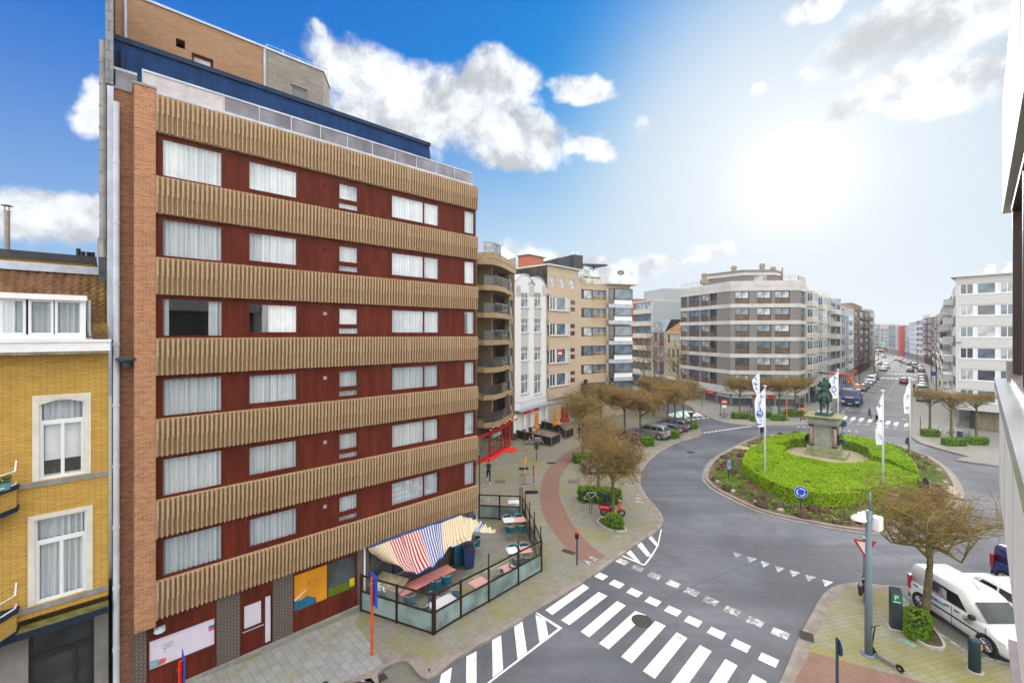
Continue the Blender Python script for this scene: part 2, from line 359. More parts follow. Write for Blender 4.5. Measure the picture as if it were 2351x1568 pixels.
BROWNF = M('brown_window_frame', (.06, .03, .022), .45, .15); WHITEF = M('white_window_frame', (.75, .76, .78), .35, .04); BLACKF = M('black_window_frame', (.02, .017, .017), .4, .15)
# ------------------------------------------------------------------ ground, roads, pavements, markings
def struct(o): o['kind'] = 'structure'; return o
def za(x, y): return 1064.7+x*.27165, 1142.1+y*.27165
def zb(x, y): return 1297+x*.18516, 929.2+y*.18516
def zc(x, y): return 1064.7+x*.1235, 1016.3+y*.1235
def zd(x, y): return 1819.7+x*.1235, 832.4+y*.1235
def area(p): return sum(p[i][0]*p[(i+1) % len(p)][1]-p[(i+1) % len(p)][0]*p[i][1] for i in range(len(p)))/2
def ccw(p): return p if area(p) > 0 else p[::-1]
def smooth2(pts, n=3, closed=False):
 """Catmull-Rom through ground points"""
 out = []; N = len(pts)
 for i in range(N if closed else N-1):
  P = [pts[(i+k) % N] if closed else pts[min(max(i+k, 0), N-1)] for k in (-1, 0, 1, 2)]
  for j in range(n):
   u = j/n
   out.append(tuple(.5*((2*P[1][a])+(-P[0][a]+P[2][a])*u+(2*P[0][a]-5*P[1][a]+4*P[2][a]-P[3][a])*u*u+(-P[0][a]+3*P[1][a]-3*P[2][a]+P[3][a])*u**3) for a in (0, 1)))
 if not closed: out.append(tuple(pts[-1][:2]))
 return out
from mathutils.geometry import tessellate_polygon
def slab(mb, poly, z0, z1):
 poly = ccw([tuple(p[:2]) for p in poly]); n = len(poly)
 tri = tessellate_polygon([[Vector((p[0], p[1], 0)) for p in poly]])
 mb.add([(p[0], p[1], z1) for p in poly], [tuple(t) if area([poly[i] for i in t]) > 0 else tuple(t[::-1]) for t in tri])
 if z0 is not None: mb.loft([[(p[0], p[1], z0) for p in poly], [(p[0], p[1], z1) for p in poly]], True, False)
def offs(pts, d, closed=False):
 out = []; N = len(pts)
 for i in range(N):
  a = Vector(pts[(i-1) % N] if closed or i else pts[0]); b = Vector(pts[(i+1) % N] if closed or i < N-1 else pts[-1])
  t = (b-a); t.normalize(); out.append((pts[i][0]-t.y*d, pts[i][1]+t.x*d))
 return out
def ribbon(mb, pts, d0, d1, z0, z1, closed=False):
 """raised strip that follows a line, from offset d0 to d1 (left positive)"""
 a, b = offs(pts, d0, closed), offs(pts, d1, closed); N = len(pts)
 for i in range(N if closed else N-1):
  j = (i+1) % N; A, B, C2, D = a[i], a[j], b[j], b[i]
  mb.add([(A[0], A[1], z0), (B[0], B[1], z0), (C2[0], C2[1], z0), (D[0], D[1], z0), (A[0], A[1], z1), (B[0], B[1], z1), (C2[0], C2[1], z1), (D[0], D[1], z1)],
               [(4, 5, 6, 7), (0, 1, 5, 4), (2, 3, 7, 6)])
PV = .12
gm = MB(); gm.add([(-700, -500, 0), (900, -500, 0), (900, 1100, 0), (-700, 1100, 0)], [(0, 1, 2, 3)])
struct(gm.build('road', asphalt('asphalt')))
PAV = paving('plaza_pavers', ((.20, .192, .165), (.26, .25, .22)), (.12, .115, .09), .22, .11, rad(20), .95)
PAVR = paving('corner_pavers', ((.225, .215, .16), (.265, .25, .185)), (.11, .11, .07), .22, .2, rad(-14), .9)
SLAB = paving('flag_stones', ((.24, .245, .25), (.31, .315, .32)), (.11, .12, .08), .44, .30, rad(43), .5)
BAYP = paving('bay_pavers', ((.15, .145, .14), (.19, .185, .175)), (.09, .1, .06), .22, .11, rad(-40), .4)
REDB = paving('red_pavers', ((.205, .115, .09), (.245, .145, .115)), (.13, .085, .07), .2, .1, rad(50), .12, patch=.35)
FARP = paving('grey_pavers', ((.22, .215, .20), (.265, .26, .245)), (.17, .165, .15), .3, .3, rad(46), .35)
KERB = M('kerb_stone', (.245, .215, .19), .85, .2, 1.5, bmp=.15); KERB2 = M('kerb_band', (.225, .19, .165), .85, .18, 1.5)
def gp(lst, z=PV): return [g(x, y, z)[:2] for x, y in lst]
kl = gp([(981, 1557), (1047, 1510), (1147, 1452), (1247, 1389), (1358, 1321), (1418, 1278), (1472, 1240), (1508, 1217), (1522, 1198), (1519, 1181), (1505, 1161), (1487, 1142), (1474, 1120), (1470, 1100), (1477, 1077), (1493, 1055), (1519, 1034.7), (1556, 1016), (1586, 1007), (1606, 1000), (1611, 992), (1604, 983), (1588, 974), (1571, 965)])
kl = gp([(700, 1600), (855, 1575), (866, 1545), (893, 1526), (935, 1517)])+kl
kls = smooth2(kl, 4)
left_poly = [(-30, -14), (-17.5, 3.4)]+kls+[(23.5, 68), (20, 85), (14, 118), (-80, 118), (-80, -14)]
m = MB(); slab(m, left_poly, -.02, PV); struct(m.build('plaza_pavement', PAV))
kr = smooth2(gp([(1700, 1690), (1790, 1568), (1830, 1475), (1863, 1412), (1886.6, 1370), (1910, 1349), (1937, 1340), (1970, 1337), (2010, 1341), (2096, 1347), (2400, 1362)]), 4)
right_poly = [(-16, -10.5)]+kr+[(60, 33), (90, 20), (90, -25), (-16, -25)]
m = MB(); slab(m, right_poly, -.02, PV); struct(m.build('corner_pavement', PAVR))
kfl = smooth2([(24, 106), (28.2, 88)]+gp([(1580, 931), (1592, 941), (1628, 957.5), (1646.5, 965.5), (1678.5, 972), (1724, 976), (1797, 976), (1850, 974)])+[(45.5, 63.5), (50, 69), (69.3, 90.2), (102.4, 124.5), (140, 163.5), (179, 204), (203, 236), (220, 280), (228, 330)], 3)
m = MB(); slab(m, kfl+[(100, 330), (10, 150)], -.02, PV); struct(m.build('north_pavement', FARP))
kfr = smooth2([(75, 27)]+gp([(2292, 1067), (2239, 1049.5), (2190, 1036), (2150, 1025), (2117, 1014), (2099, 998), (2094.6, 985), (2097, 960), (2099, 925), (2105.7, 874)])+[(148, 158), (197, 209), (225, 246), (247, 290), (260, 340)], 3)
m = MB(); slab(m, kfr+[(420, 340), (420, 27)], -.02, PV); struct(m.build('east_pavement', FARP))
k1, k2 = MB(), MB()
for ln, sgn in ((kls, 1), (kr, 1), (kfl, 1), (kfr, 1)):
 s = -1 if ln in (kr,) else 1
 if ln is kfl or ln is kls: s = 1
 if ln is kfr: s = 1
 a = Vector(ln[len(ln)//2]); 
 ribbon(k1, ln, -.02*s, .16*s, -.02, PV+.004); ribbon(k2, ln, .16*s, .42*s, 0.02, PV+.003)
struct(k1.build('kerb', KERB)); struct(k2.build('kerb_band', KERB2))
# sheets on the pavements
def sheet(name, pts, m_, z): mb = MB(); slab(mb, pts, None, z); return struct(mb.build(name, m_))
bl = gp([(1400, 985), (1329, 1023.7), (1293, 1046), (1262, 1070.6), (1246, 1097.8), (1240, 1127.5), (1241, 1158), (1250, 1186.7), (1261, 1209), (1282, 1237), (1309, 1267), (1336, 1289), (1351, 1299)])
br = gp([(1390.7, 1277), (1352.7, 1248), (1325.5, 1218), (1301, 1180), (1287.5, 1147.6), (1283, 1127.4), (1287, 1095), (1299.4, 1073), (1324, 1049.7), (1358, 1026), (1440, 985)])
sheet('cycle_path', smooth2(bl, 3)+smooth2(br, 3), REDB, PV+.006)
sheet('cycle_crossing', gp([(1860, 1496), (1990, 1531), (2130, 1568), (2240, 1600), (2210, 1700), (1800, 1700), (1825, 1562)]), REDB, PV+.005)
sheet('flagstone_path', [Vector((-19, 10.5))]+gp([zt(-30, 1412), zt(400, 1218), zt(740, 1080), zt(700, 1150), zt(832, 1330), zt(900, 1440), zt(780, 1500), zt(600, 1568), zt(300, 1700)])+[Vector((-15, 6.5))], SLAB, PV+.005)
sheet('parking_bay', gp([(700, 1640), (858, 1580), (870, 1549), (897, 1530), (940, 1521), (1000, 1526), (1040, 1516), (960, 1580), (900, 1640)], 0), BAYP, .006)
sheet('van_parking', gp([zr(1400, 905), zr(1560, 905), (2400, 1366), (2900, 1560), zr(2330, 1465), zr(1960, 1375), zr(1700, 1170), zr(1470, 960)]), BAYP, PV+.005)
island = smooth2(gp([(1619, 1092), (1623, 1104), (1641, 1121), (1677, 1140), (1720, 1161), (1770, 1178.6), (1815, 1189), (1860, 1198), (1925, 1210), (1990, 1218), (2040, 1216), (2085, 1208), (2123, 1195), (2162, 1174), (2190, 1153), (2201, 1136), (2200, 1122), (2190, 1099), (2172, 1076), (2139, 1052), (2105, 1036), (2061, 1022), (2000, 1008), (1935, 998), (1860, 993), (1800, 994), (1742, 1003), (1697, 1021), (1646, 1050), (1627, 1070)], .1), 3, True)
island = ccw(island)
SOIL = M('soil', (.115, .08, .05), .95, .45, 2.2, bmp=.5, bsc=18)
m = MB(); slab(m, offs(island, .2, True), -.02, .14); struct(m.build('planting_bed', SOIL))
m = MB(); ribbon(m, island, 0, .24, -.02, .15, True); ribbon(m, island, -.3, 0, -.02, .035, True); struct(m.build('island_kerb', KERB))
GRAVEL = M('gravel', (.36, .3, .2), .95, .2, 5, bmp=.4, bsc=60)
STAT = g(1893, 1046)      # middle of the monument
sheet('gravel_court', [(STAT.x+5.0*math.cos(a*PI/18), STAT.y+5.0*math.sin(a*PI/18)) for a in range(36)], GRAVEL, .155)
sheet('gravel_path', gp([q6(1170, 1110), q6(1300, 1120), q6(1440, 1150), q6(1585, 1200), q6(1610, 1270), q6(1480, 1255), q6(1400, 1215), q6(1290, 1180), q6(1180, 1165)], .16), GRAVEL, .16)
sheet('gravel_path', gp([q4(1330, 860), q4(1100, 850), q4(930, 880), q4(850, 875), q4(800, 900), q4(950, 925), q4(1320, 905)], .16), GRAVEL, .16)
# white paint on the road
PAINT = paint_line('road_paint'); PAINT2 = paint_line('worn_road_paint', wear=.62, col=(.6, .6, .6)); GREENP = paint_line('green_road_paint', wear=.5, col=(.25, .5, .36))
wp, wp2 = MB(), MB()
def qpx(mb, pts, z=.006): mb.add([g(x, y, z) for x, y in pts], [tuple(range(len(pts)))])
for s_ in (((1010, 730), (1062, 760), (748, 990), (690, 948)), ((1140, 795), (1215, 830), (893, 1075), (823, 1035)), ((1297, 872), (1370, 910), (1060, 1178), (988, 1130)), ((1448, 955), (1540, 990), (1225, 1280), (1143, 1230)), ((1620, 1040), (1708, 1082), (1420, 1398), (1330, 1342)), ((1800, 1135), (1890, 1185), (1615, 1528), (1515, 1463)), ((1995, 1243), (2095, 1297), (1850, 1640), (1735, 1585))):
 qpx(wp, [za(*p) for p in s_])
for s_ in (((265, 1400), (350, 1445), (235, 1630), (140, 1585)), ((455, 1505), (550, 1555), (470, 1720), (370, 1660))): qpx(wp, [zr(*p) for p in s_])
def sq(mb, c, ang, a, b, z=.006):
 u = Vector((math.cos(ang), math.sin(ang), 0))*a/2; v = Vector((-math.sin(ang), math.cos(ang), 0))*b/2; c = Vector((c[0], c[1], z))
 mb.add([c-u-v, c+u-v, c+u+v, c-u+v], [(0, 1, 2, 3)])
for p in [za(*q) for q in ((1340, 540), (1470, 597), (1613, 660), (1770, 728))]+[zr(*q) for q in ((35, 940), (165, 1002), (312, 1070), (472, 1145), (643, 1225))]: sq(wp2, g(*p), rad(-44), .6, .52)
for p in [za(*q) for q in ((1155, 662), (1293, 730), (1443, 802), (1600, 877), (1768, 957), (1940, 1045))]+[zr(*q) for q in ((205, 1222), (372, 1310), (563, 1407))]: sq(wp, g(*p), rad(-44), .6, .52)
for i, p in enumerate(((350, 688), (445, 717), (540, 748), (640, 782), (742, 812), (850, 843), (967, 878))):
 k = 1+.03*i; x, y = zr(*p); qpx(wp2, [(x-10*k, y-7.3*k), (x-4*k, y+7.3*k), (x+12.3*k, y-1.7*k)])
for s_ in (((605, 985), (690, 1030), (715, 1170), (640, 1225)), ((425, 1085), (495, 1040), (535, 1300), (455, 1362)), ((240, 1200), (315, 1160), (333, 1450), (245, 1520)), ((22, 1340), (108, 1295), (108, 1560), (20, 1620)), ((-190, 1490), (-100, 1430), (-125, 1640), (-230, 1700)), ((595, 965), (618, 967), (835, 1100), (798, 1104)), ((797, 1104), (835, 1100), (215, 1568), (150, 1600)),
           ((1365, 460), (1405, 437), (1495, 548), (1462, 541)), ((1460, 395), (1500, 375), (1583, 487), (1552, 498)), ((1555, 335), (1585, 322), (1645, 396), (1630, 412)), ((1320, 487), (1345, 487), (1533, 568), (1520, 573)), ((1665, 265), (1673, 268), (1648, 400), (1636, 402)), ((1636, 402), (1648, 400), (1590, 500), (1574, 500)), ((1574, 500), (1590, 500), (1535, 570), (1518, 570))):
 qpx(wp, [za(*p) for p in s_], .0085)
for s_ in (((1000, 520), (1098, 545), (1057, 572)), ((1045, 490), (1147, 517), (1105, 538))): qpx(wp2, [za(*p) for p in s_], PV+.0095)
for c in ((975, 1022), (1127, 1040), (1280, 1056), (1443, 1075), (1600, 1100), (1775, 1112), (1925, 1133), (2120, 1155)): qpx(wp, [zd(c[0]+a, c[1]+b) for a, b in ((-20, -28), (55, -25), (20, 28), (-58, 25))])
for c in ((955, 1067), (1095, 1080), (1250, 1097), (1418, 1115), (1590, 1135), (1760, 1155), (1930, 1178), (2110, 1200), (1060, 1118), (1230, 1138), (1390, 1155), (1570, 1178), (1745, 1198), (1915, 1222), (2105, 1245)): qpx(wp2, [zd(c[0]+a, c[1]+b) for a, b in ((-40, -7), (28, -9), (40, 7), (-28, 9))])
for c in ((930, 1255), (1050, 1268), (1180, 1280), (100, 1188), (215, 1193), (330, 1203)): qpx(wp2, [zd(c[0]+a, c[1]+b) for a, b in ((-40, 6), (5, -14), (50, 14))])
def dashes(mb, a, b, n, w, fill=.5, z=.006):
 a, b = Vector(a), Vector(b); d = (b-a); ang = math.atan2(d.y, d.x)
 for i in range(n): sq(mb, a+d*((i+.5)/n), ang, d.length/n*fill, w, z)
dashes(wp2, g(*zd(1690, 720)), g(*zd(1925, 345)), 22, .16)
dashes(wp2, g(*zd(1960, 285)), g(*zd(2060, 110)), 14, .2)
dashes(wp2, g(*zd(2232, 1060)), g(*zd(2268, 690)), 12, .14)
dashes(wp, g(*zd(1255, 610)), g(*zd(1640, 283)), 1, .14, 1)
dashes(wp2, g(*zd(905, 955)), g(*zd(1215, 640)), 5, .12, .8)
dashes(wp2, g(*q5(1165, 1305)), g(*q5(1195, 1060)), 1, .12, 1)
for x in range(8): qpx(wp, [zd(1775+72*x+a, 203+3*x+b) for a, b in ((-22, -6), (28, -6), (18, 6), (-30, 6))])
for x in range(8): qpx(wp, [zd(1690+80*x+a, 285+4*x+b) for a, b in ((-26, -9), (36, -9), (22, 9), (-40, 9))])
dashes(wp, g(*q4(500, 750)), g(*q4(985, 680)), 14, .35, .55)
for c in ((1530, 187), (1595, 180), (1655, 172), (1720, 165), (1780, 160), (1500, 160), (1640, 140), (1700, 135)): qpx(wp, [zb(c[0]+a, c[1]+b) for a, b in ((-26, 1), (6, -6), (26, 0), (-5, 6))])
for c in ((1300, 667), (1385, 586), (1455, 518), (1520, 458), (1570, 404), (1620, 357), (1650, 310), (1200, 768), (1075, 888), (2080, 1052), (2130, 685)):      # cycle symbols in the lane
 x, y = zd(*c); qpx(wp2, [(x-6, y-.5), (x+6, y+.6), (x+6, y+1.4), (x-6, y+.3)]); qpx(wp2, [(x-3.5, y-1.5), (x-2.5, y-1.5), (x-1, y+1.2), (x-2, y+1.2)], .0075); qpx(wp2, [(x+3, y-1), (x+4, y-1), (x+3, y+1.6), (x+2, y+1.6)], .0075)
for a, b in (((1475, 965), (1640, 1160)), ((1640, 1160), (1960, 1372)), ((1960, 1372), (2330, 1462))): dashes(wp2, g(*zr(*a), PV), g(*zr(*b), PV), 1, .11, .98, PV+.009)
for y0, y1 in ((1098, 1120), (1145, 1158), (1190, 1205)): qpx(wp2, [zb(815+(y0-1090)*.45, y0), zb(905+(y0-1090)*.5, y0+12), zb(930+(y0-1090)*.5, y0+26), zb(838+(y0-1090)*.45, y0+12)], PV+.009)
for i, (a, b) in enumerate((((985, 560), (1100, 585)), ((1115, 515), (1250, 545)), ((1190, 480), (1300, 497)), ((1490, 395), (1560, 408)), ((1540, 350), (1640, 372)))): dashes(wp2, g(*zb(*a), PV), g(*zb(*b), PV), 1, .1, 1, PV+.008)
for x0 in (0, 75, 150, 225): qpx(wp2, [q6(1165+x0*.8, 500+x0*.03), q6(1180+x0*.8, 500+x0*.03), q6(1220+x0*.8, 530), q6(1205+x0*.8, 530)], .006)
struct(wp.build('road_marking', PAINT)); struct(wp2.build('road_marking', PAINT2))
m = MB(); qpx(m, [zb(1215, 128), zb(1480, 62), zb(1700, 122), zb(1640, 140), zb(1440, 160), zb(1270, 170)], .004); struct(m.build('green_crossing', GREENP))
m = MB()
for i in range(6): qpx(m, [zb(1262+72*i*.95, 118-10*i+4), zb(1300+72*i*.95, 110-10*i+4), zb(1370+66*i, 158-6*i), zb(1322+66*i, 162-6*i)], .008)
struct(m.build('road_marking', PAINT))
# iron covers and gratings
IRON = M('cast_iron', (.055, .05, .047), .7, .3, 20, metal=.2, bmp=.3)
def cover(c, r, z=.0): 
 m = MB(); m.lathe([(r*.96, 0), (r, .008), (r*.9, .012), (r*.86, .007), (.01, .009)], 20, (c.x, c.y, z)); return m.build('manhole_cover', IRON)
tag(cover(g(*za(1505, 1040)), .44, .004), 'round iron manhole cover set in the zebra crossing', 'manhole cover')
tag(cover(g(*q4(375, 942)), .42, .002), 'round iron manhole cover in the road left of the roundabout', 'manhole cover')
def grate(c, ang, a, b, z, label, nb=7):
 m = MB(); m.M = Matrix.Translation((c.x, c.y, z)) @ Matrix.Rotation(ang, 4, 'Z')
 m.box(-a/2, a/2, -b/2, b/2, 0, .005)
 for i in range(nb):
  x = -a/2+a*(i+.5)/nb; m.box(x-a/nb*.3, x+a/nb*.3, -b/2+.03, b/2-.03, .005, .018)
 return tag(m.build('drain_grate', IRON), label, 'drain grate')
grate(g(*za(885, 458), PV), rad(-35), .75, .35, PV+.006, 'dark drain grate in paving left of the red cycle path')
grate(g(*za(1258, 507), 0), rad(42), .62, .36, .004, 'drain grate at the kerb where the red cycle path ends')
grate(g(*zr(825, 1245), PV), rad(60), .6, .5, PV+.006, 'brown drain grate in the kerb of the van corner')
grate(g(*zc(1625, 378), PV), rad(20), .8, .55, PV+.006, 'small dark drain grate beside the far red cycle path bend')
grate(g(*zt(855, 1550), 0), rad(43), .7, .35, .01, 'drain grate in the parking bay at bottom edge')
for p, l in (((680, 722), 'square brown cover in the paving near the walking man'), ((2030, 722), 'square brown cover in paving right of the cycle path')):
 m = MB(); c = g(*zc(*p), PV); m.M = Matrix.Translation((c.x, c.y, PV+.005)) @ Matrix.Rotation(rad(-5), 4, 'Z'); m.box(-.42, .42, -.42, .42, 0, .006); m.box(-.36, .36, -.36, .36, .006, .01)
 tag(m.build('access_cover', M('rusty_cover', (.15, .11, .09), .8, .3, 8)), l, 'access cover')
GP = M('glass_plate', (.22, .33, .30), .25, .2, 4)
for p, ang, l in (((1295, 327), 0, 'small glass ground light panel in front of the scooter planter'),):
 m = MB(); c = g(*za(*p), PV); m.M = Matrix.Translation((c.x, c.y, PV+.005)); m.box(-.25, .25, -.13, .13, 0, .008); tag(m.build('ground_light', GP), l, 'ground light')
m = MB(); c = g(*zr(1515, 1288), PV); m.M = Matrix.Translation((c.x, c.y, PV+.005)) @ Matrix.Rotation(rad(-60), 4, 'Z'); m.box(-.27, .27, -.16, .16, 0, .008); tag(m.build('ground_light', GP), 'glass ground light panel near the grey camera pole', 'ground light')
# ------------------------------------------------------------------ facades: helper frame and windows
class Fac:
 def __init__(s, A, B):
  s.A = Vector((A[0], A[1], 0)); B = Vector((B[0], B[1], 0)); s.W = (B-s.A).length; s.u = (B-s.A).normalized(); s.n = Vector((-s.u.y, s.u.x, 0))
  s.ang = math.atan2(s.u.y, s.u.x)
 def sz(s, px, py, off=0.0):
  r = (px-CX)/F; Y = (off+s.A.dot(s.n))/(r*s.n.x+s.n.y); P = Vector((r*Y, Y, 0)); return (P-s.A).dot(s.u), H-(py-HY)/F*Y
 def s(s, px, off=0.0): return s.sz(px, HY, off)[0]
 def emp(s, name, label, cat, group=None): return emp(name, s.A, s.ang, label, cat, group)
WINC = {}
def window(par, s0, s1, z0, z1, y, fm, pm, mul=(), tr=(), fw=.06, fd=.06, curt=None, name='window', panes=True):
 """frame (part) with its pane and curtain (sub-parts); mul/tr are mullion and transom positions as fractions"""
 w, h = round(s1-s0, 2), round(z1-z0, 2); key = (w, h, fm.name, pm.name, mul, tr, fw, fd, curt and curt[0].name, curt and curt[1])
 if key not in WINC:
  m = MB(); m.box(0, w, 0, fd, 0, fw); m.box(0, w, 0, fd, h-fw, h); m.box(0, fw, 0, fd, fw, h-fw); m.box(w-fw, w, 0, fd, fw, h-fw)
  for q in mul: m.box(w*q-fw*.45, w*q+fw*.45, .003, fd-.003, fw, h-fw)
  for q in tr: m.box(fw, w-fw, .006, fd-.006, h*q-fw*.45, h*q+fw*.45)
  a = m.build('window', fm); g_ = MB(); g_.add([(fw, fd*.6, fw), (w-fw, fd*.6, fw), (w-fw, fd*.6, h-fw), (fw, fd*.6, h-fw)], [(0, 1, 2, 3)]); b = g_.build('pane', pm); c = None
  if curt:
   k = MB(); cm, style = curt[:2]; spans = {'full': [(.02, .98)], 'sides': [(.02, .13), (.76, .98)], 'left': [(.02, .16)], 'right': [(.42, .98)], 'half': [(.5, .98)]}[style]
   for q0, q1 in spans:
    x0, x1 = w*q0, w*q1; n = max(6, int((x1-x0)/.035)); R2 = random.Random(int(w*1000+h*77))
    pts = [(x0+(x1-x0)*i/n, fd+.10+.045*math.sin(i*1.5+R2.random()*1.1)) for i in range(n+1)]
    k.loft([[(p[0], p[1], .03) for p in pts], [(p[0], p[1], h-.02) for p in pts]], False, False)
   c = k.build('curtain', cm)
  WINC[key] = (a.data, b.data, c and c.data)
  for o in (a, b, c):
   if o: bpy.data.objects.remove(o)
 d = WINC[key]; f = put(name, d[0], par, (s0, y, z0))
 if panes: put('pane', d[1], f)
 if d[2]: put('curtain', d[2], f)
 return f
def wall_open(m, W, z0, z1, ops, y=0.0, dep=.2, s0=0.0):
 """front wall with openings (s0,s1,z0,z1) and their reveals"""
 xs = sorted({s0, W, *[min(max(q, s0), W) for o in ops for q in o[:2]]}); zs = sorted({z0, z1, *[min(max(q, z0), z1) for o in ops for q in o[2:4]]})
 for i in range(len(zs)-1):
  run = None
  for j in range(len(xs)-1):
   cx, cz = (xs[j]+xs[j+1])/2, (zs[i]+zs[i+1])/2
   solid = not any(o[0] < cx < o[1] and o[2] < cz < o[3] for o in ops)
   if solid and run is None: run = xs[j]
   if run is not None and (not solid or j == len(xs)-2):
    e = xs[j] if not solid else xs[j+1]; m.add([(run, y, zs[i]), (e, y, zs[i]), (e, y, zs[i+1]), (run, y, zs[i+1])], [(0, 1, 2, 3)]); run = None
 for a, b, c, d in [o[:4] for o in ops]:
  m.add([(a, y, c), (b, y, c), (b, y, d), (a, y, d), (a, y+dep, c), (b, y+dep, c), (b, y+dep, d), (a, y+dep, d)], [(0, 4, 5, 1), (1, 5, 6, 2), (2, 6, 7, 3), (3, 7, 4, 0)])
# ------------------------------------------------------------------ the brown apartment block across the street
TH = math.atan(1.079); SU = Vector((math.sin(TH), math.cos(TH), 0))
def along(px, d):
 r = (px-CX)/F; Y = d/(math.sin(TH)-r*math.cos(TH)); return Vector((r*Y, Y, 0))
FB = Fac(along(358, 19.0), along(1098, 19.0)); WB = FB.W
bb = FB.emp('apartment_building', 'tall brown apartment block with ribbed concrete bands and dark red cladding', 'building')
BR_P = brick('pillar_brick', ((.50, .225, .10), (.33, .115, .055), (.20, .07, .045)), (.40, .31, .22), .2, .062, .014, stain=.2)
BR_R = brick('recess_brick', ((.34, .15, .075), (.2, .08, .045), (.11, .045, .035)), (.26, .2, .15), .2, .062, .012, stain=.3)
BR_G = brick('dark_pier_brick', ((.075, .058, .048), (.06, .048, .042), (.045, .036, .034)), (.32, .29, .25), .21, .065, .012)
BR_T = brick('penthouse_brick', ((.40, .225, .125), (.34, .18, .10), (.25, .13, .08)), (.3, .23, .16), .2, .06, .012, stain=.45)
PEB = speckle('washed_concrete', (.44, .285, .15), (.58, .41, .245), (.68, .56, .42), 80, .25)
CLAD = boards('red_cladding', (.112, .019, .009), .135, 0, .6, .25); REDF = M('dark_red_frame', (.10, .015, .008), .5, .15)
NAVY = boards('navy_slats', (.010, .042, .135), .085, 1, .6, .2)
ZB0, FLH, BH = 2.79, 2.765, 1.25
# ribbed bands
m = MB(); P_ = .1395; n = int(WB/P_)
for i in range(n+1):
 x = i*P_; w = min(x+P_*.60, WB)-x
 if w < .03: continue
 def rib(a, b, y, z0, z1): m.loft([[(a, .125, z), (a+.008, y, z), (b-.008, y, z), (b, .125, z)] for z in (z0, z1)])
 rib(x, x+w, 0, .60, BH-RN.uniform(0, .01)); rib(x, x+w*.62, 0, -RN.uniform(0, .02), .60); rib(x+w*.62, x+w, .05, 0, .60)
m.box(0, WB, .12, .22, -.01, BH+.012)
m.cur = 1
for k in range(1, 6): m.box(2.4*k-.012, 2.4*k+.012, .01, .12, 0, BH)
m.cur = 0
band0 = m.build('ribbed_band', [PEB, M('joint_mortar', (.42, .37, .31), .9, .1)], bb, loc=(0, 0, ZB0))
for k in range(1, 7): put('ribbed_band', band0.data, bb, (0, 0, ZB0+FLH*k))
WX = {'a': (369, 513), 'b': (568, 685), 'c': (776, 824), 'd': (897, 1010), 'e': (1064, 1093)}
YC = .22
for k in range(6):
 z0, z1 = ZB0+FLH*k+BH, ZB0+FLH*(k+1); ops = []
 for key, (p0, p1) in WX.items():
  s0, s1 = FB.s(p0, YC), min(FB.s(p1, YC), WB-.05); b = {'a': .03, 'b': .16, 'c': .52, 'd': .16, 'e': .1}[key]; t = {'a': .1, 'b': .16, 'c': .2, 'd': .17, 'e': .1}[key]
  cm, st = (CURT2, 'full') if (k*5+ord(key)) % 3 else (CURT, 'full')
  if k == 3: cm, st = {'a': (CURT, 'sides'), 'b': (WHITE, 'right'), 'c': (WHITE, 'full'), 'd': (CURT2, 'full'), 'e': (CURT2, 'half')}[key]
  if k >= 4: cm = CURT
  mul = (.655,) if key == 'd' else ()
  s0, s1 = round(s0, 2), round(s1, 2)
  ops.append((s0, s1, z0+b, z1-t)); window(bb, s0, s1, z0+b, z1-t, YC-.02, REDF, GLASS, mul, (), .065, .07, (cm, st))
  if key == 'c': ops.append((s0, s1, z0+.12, z0+.44)); window(bb, s0, s1, z0+.12, z0+.44, YC-.02, REDF, GLASS, (), (), .05, .07, (CURT2, 'full'))
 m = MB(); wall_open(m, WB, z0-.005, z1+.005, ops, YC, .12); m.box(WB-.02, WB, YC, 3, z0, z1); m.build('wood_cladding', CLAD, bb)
 s0, z = FB.sz(746, 0, YC)[0], z1-.42; v = MB(); v.box(s0-.07, s0+.07, YC-.02, YC+.02, z-.14, z)
 for i in range(3): v.box(s0-.06, s0+.06, YC-.028, YC-.02, z-.12+.04*i, z-.10+.04*i)
 v.build('vent', M('vent_grey', (.36, .33, .33), .6, .1) if k < 4 else M('vent_brown', (.06, .02, .018), .6, .1), bb)
m = MB()
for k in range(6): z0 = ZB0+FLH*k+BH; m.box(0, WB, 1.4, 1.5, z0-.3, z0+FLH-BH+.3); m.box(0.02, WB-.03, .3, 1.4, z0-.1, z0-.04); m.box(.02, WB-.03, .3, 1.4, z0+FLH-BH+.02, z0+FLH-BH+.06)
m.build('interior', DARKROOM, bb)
m = MB(); sr, sl = FB.s(308, .0), FB.s(261, .5)
m.box(sr, -.005, 0, 1.2, 2.62, 20.75); m.build('brick_pillar', BR_P, bb)
m = MB(); m.box(sl, sr+.3, .5, 12, 0, 20.6); m.build('recessed_wall', BR_R, bb)
m = MB(); m.box(sr+.3, WB-.03, 1.52, 13, 0, 20.5); m.box(-.5, WB-.02, .3, 13, 20.5, 20.72); m.build('rear_wall', BR_R, bb)
m = MB(); m.box(sr-.03, .02, -.03, 1.2, 20.75, 20.83); m.box(sl-.03, sr-.03, .45, 1.2, 20.6, 20.68); m.build('coping', STONE, bb)
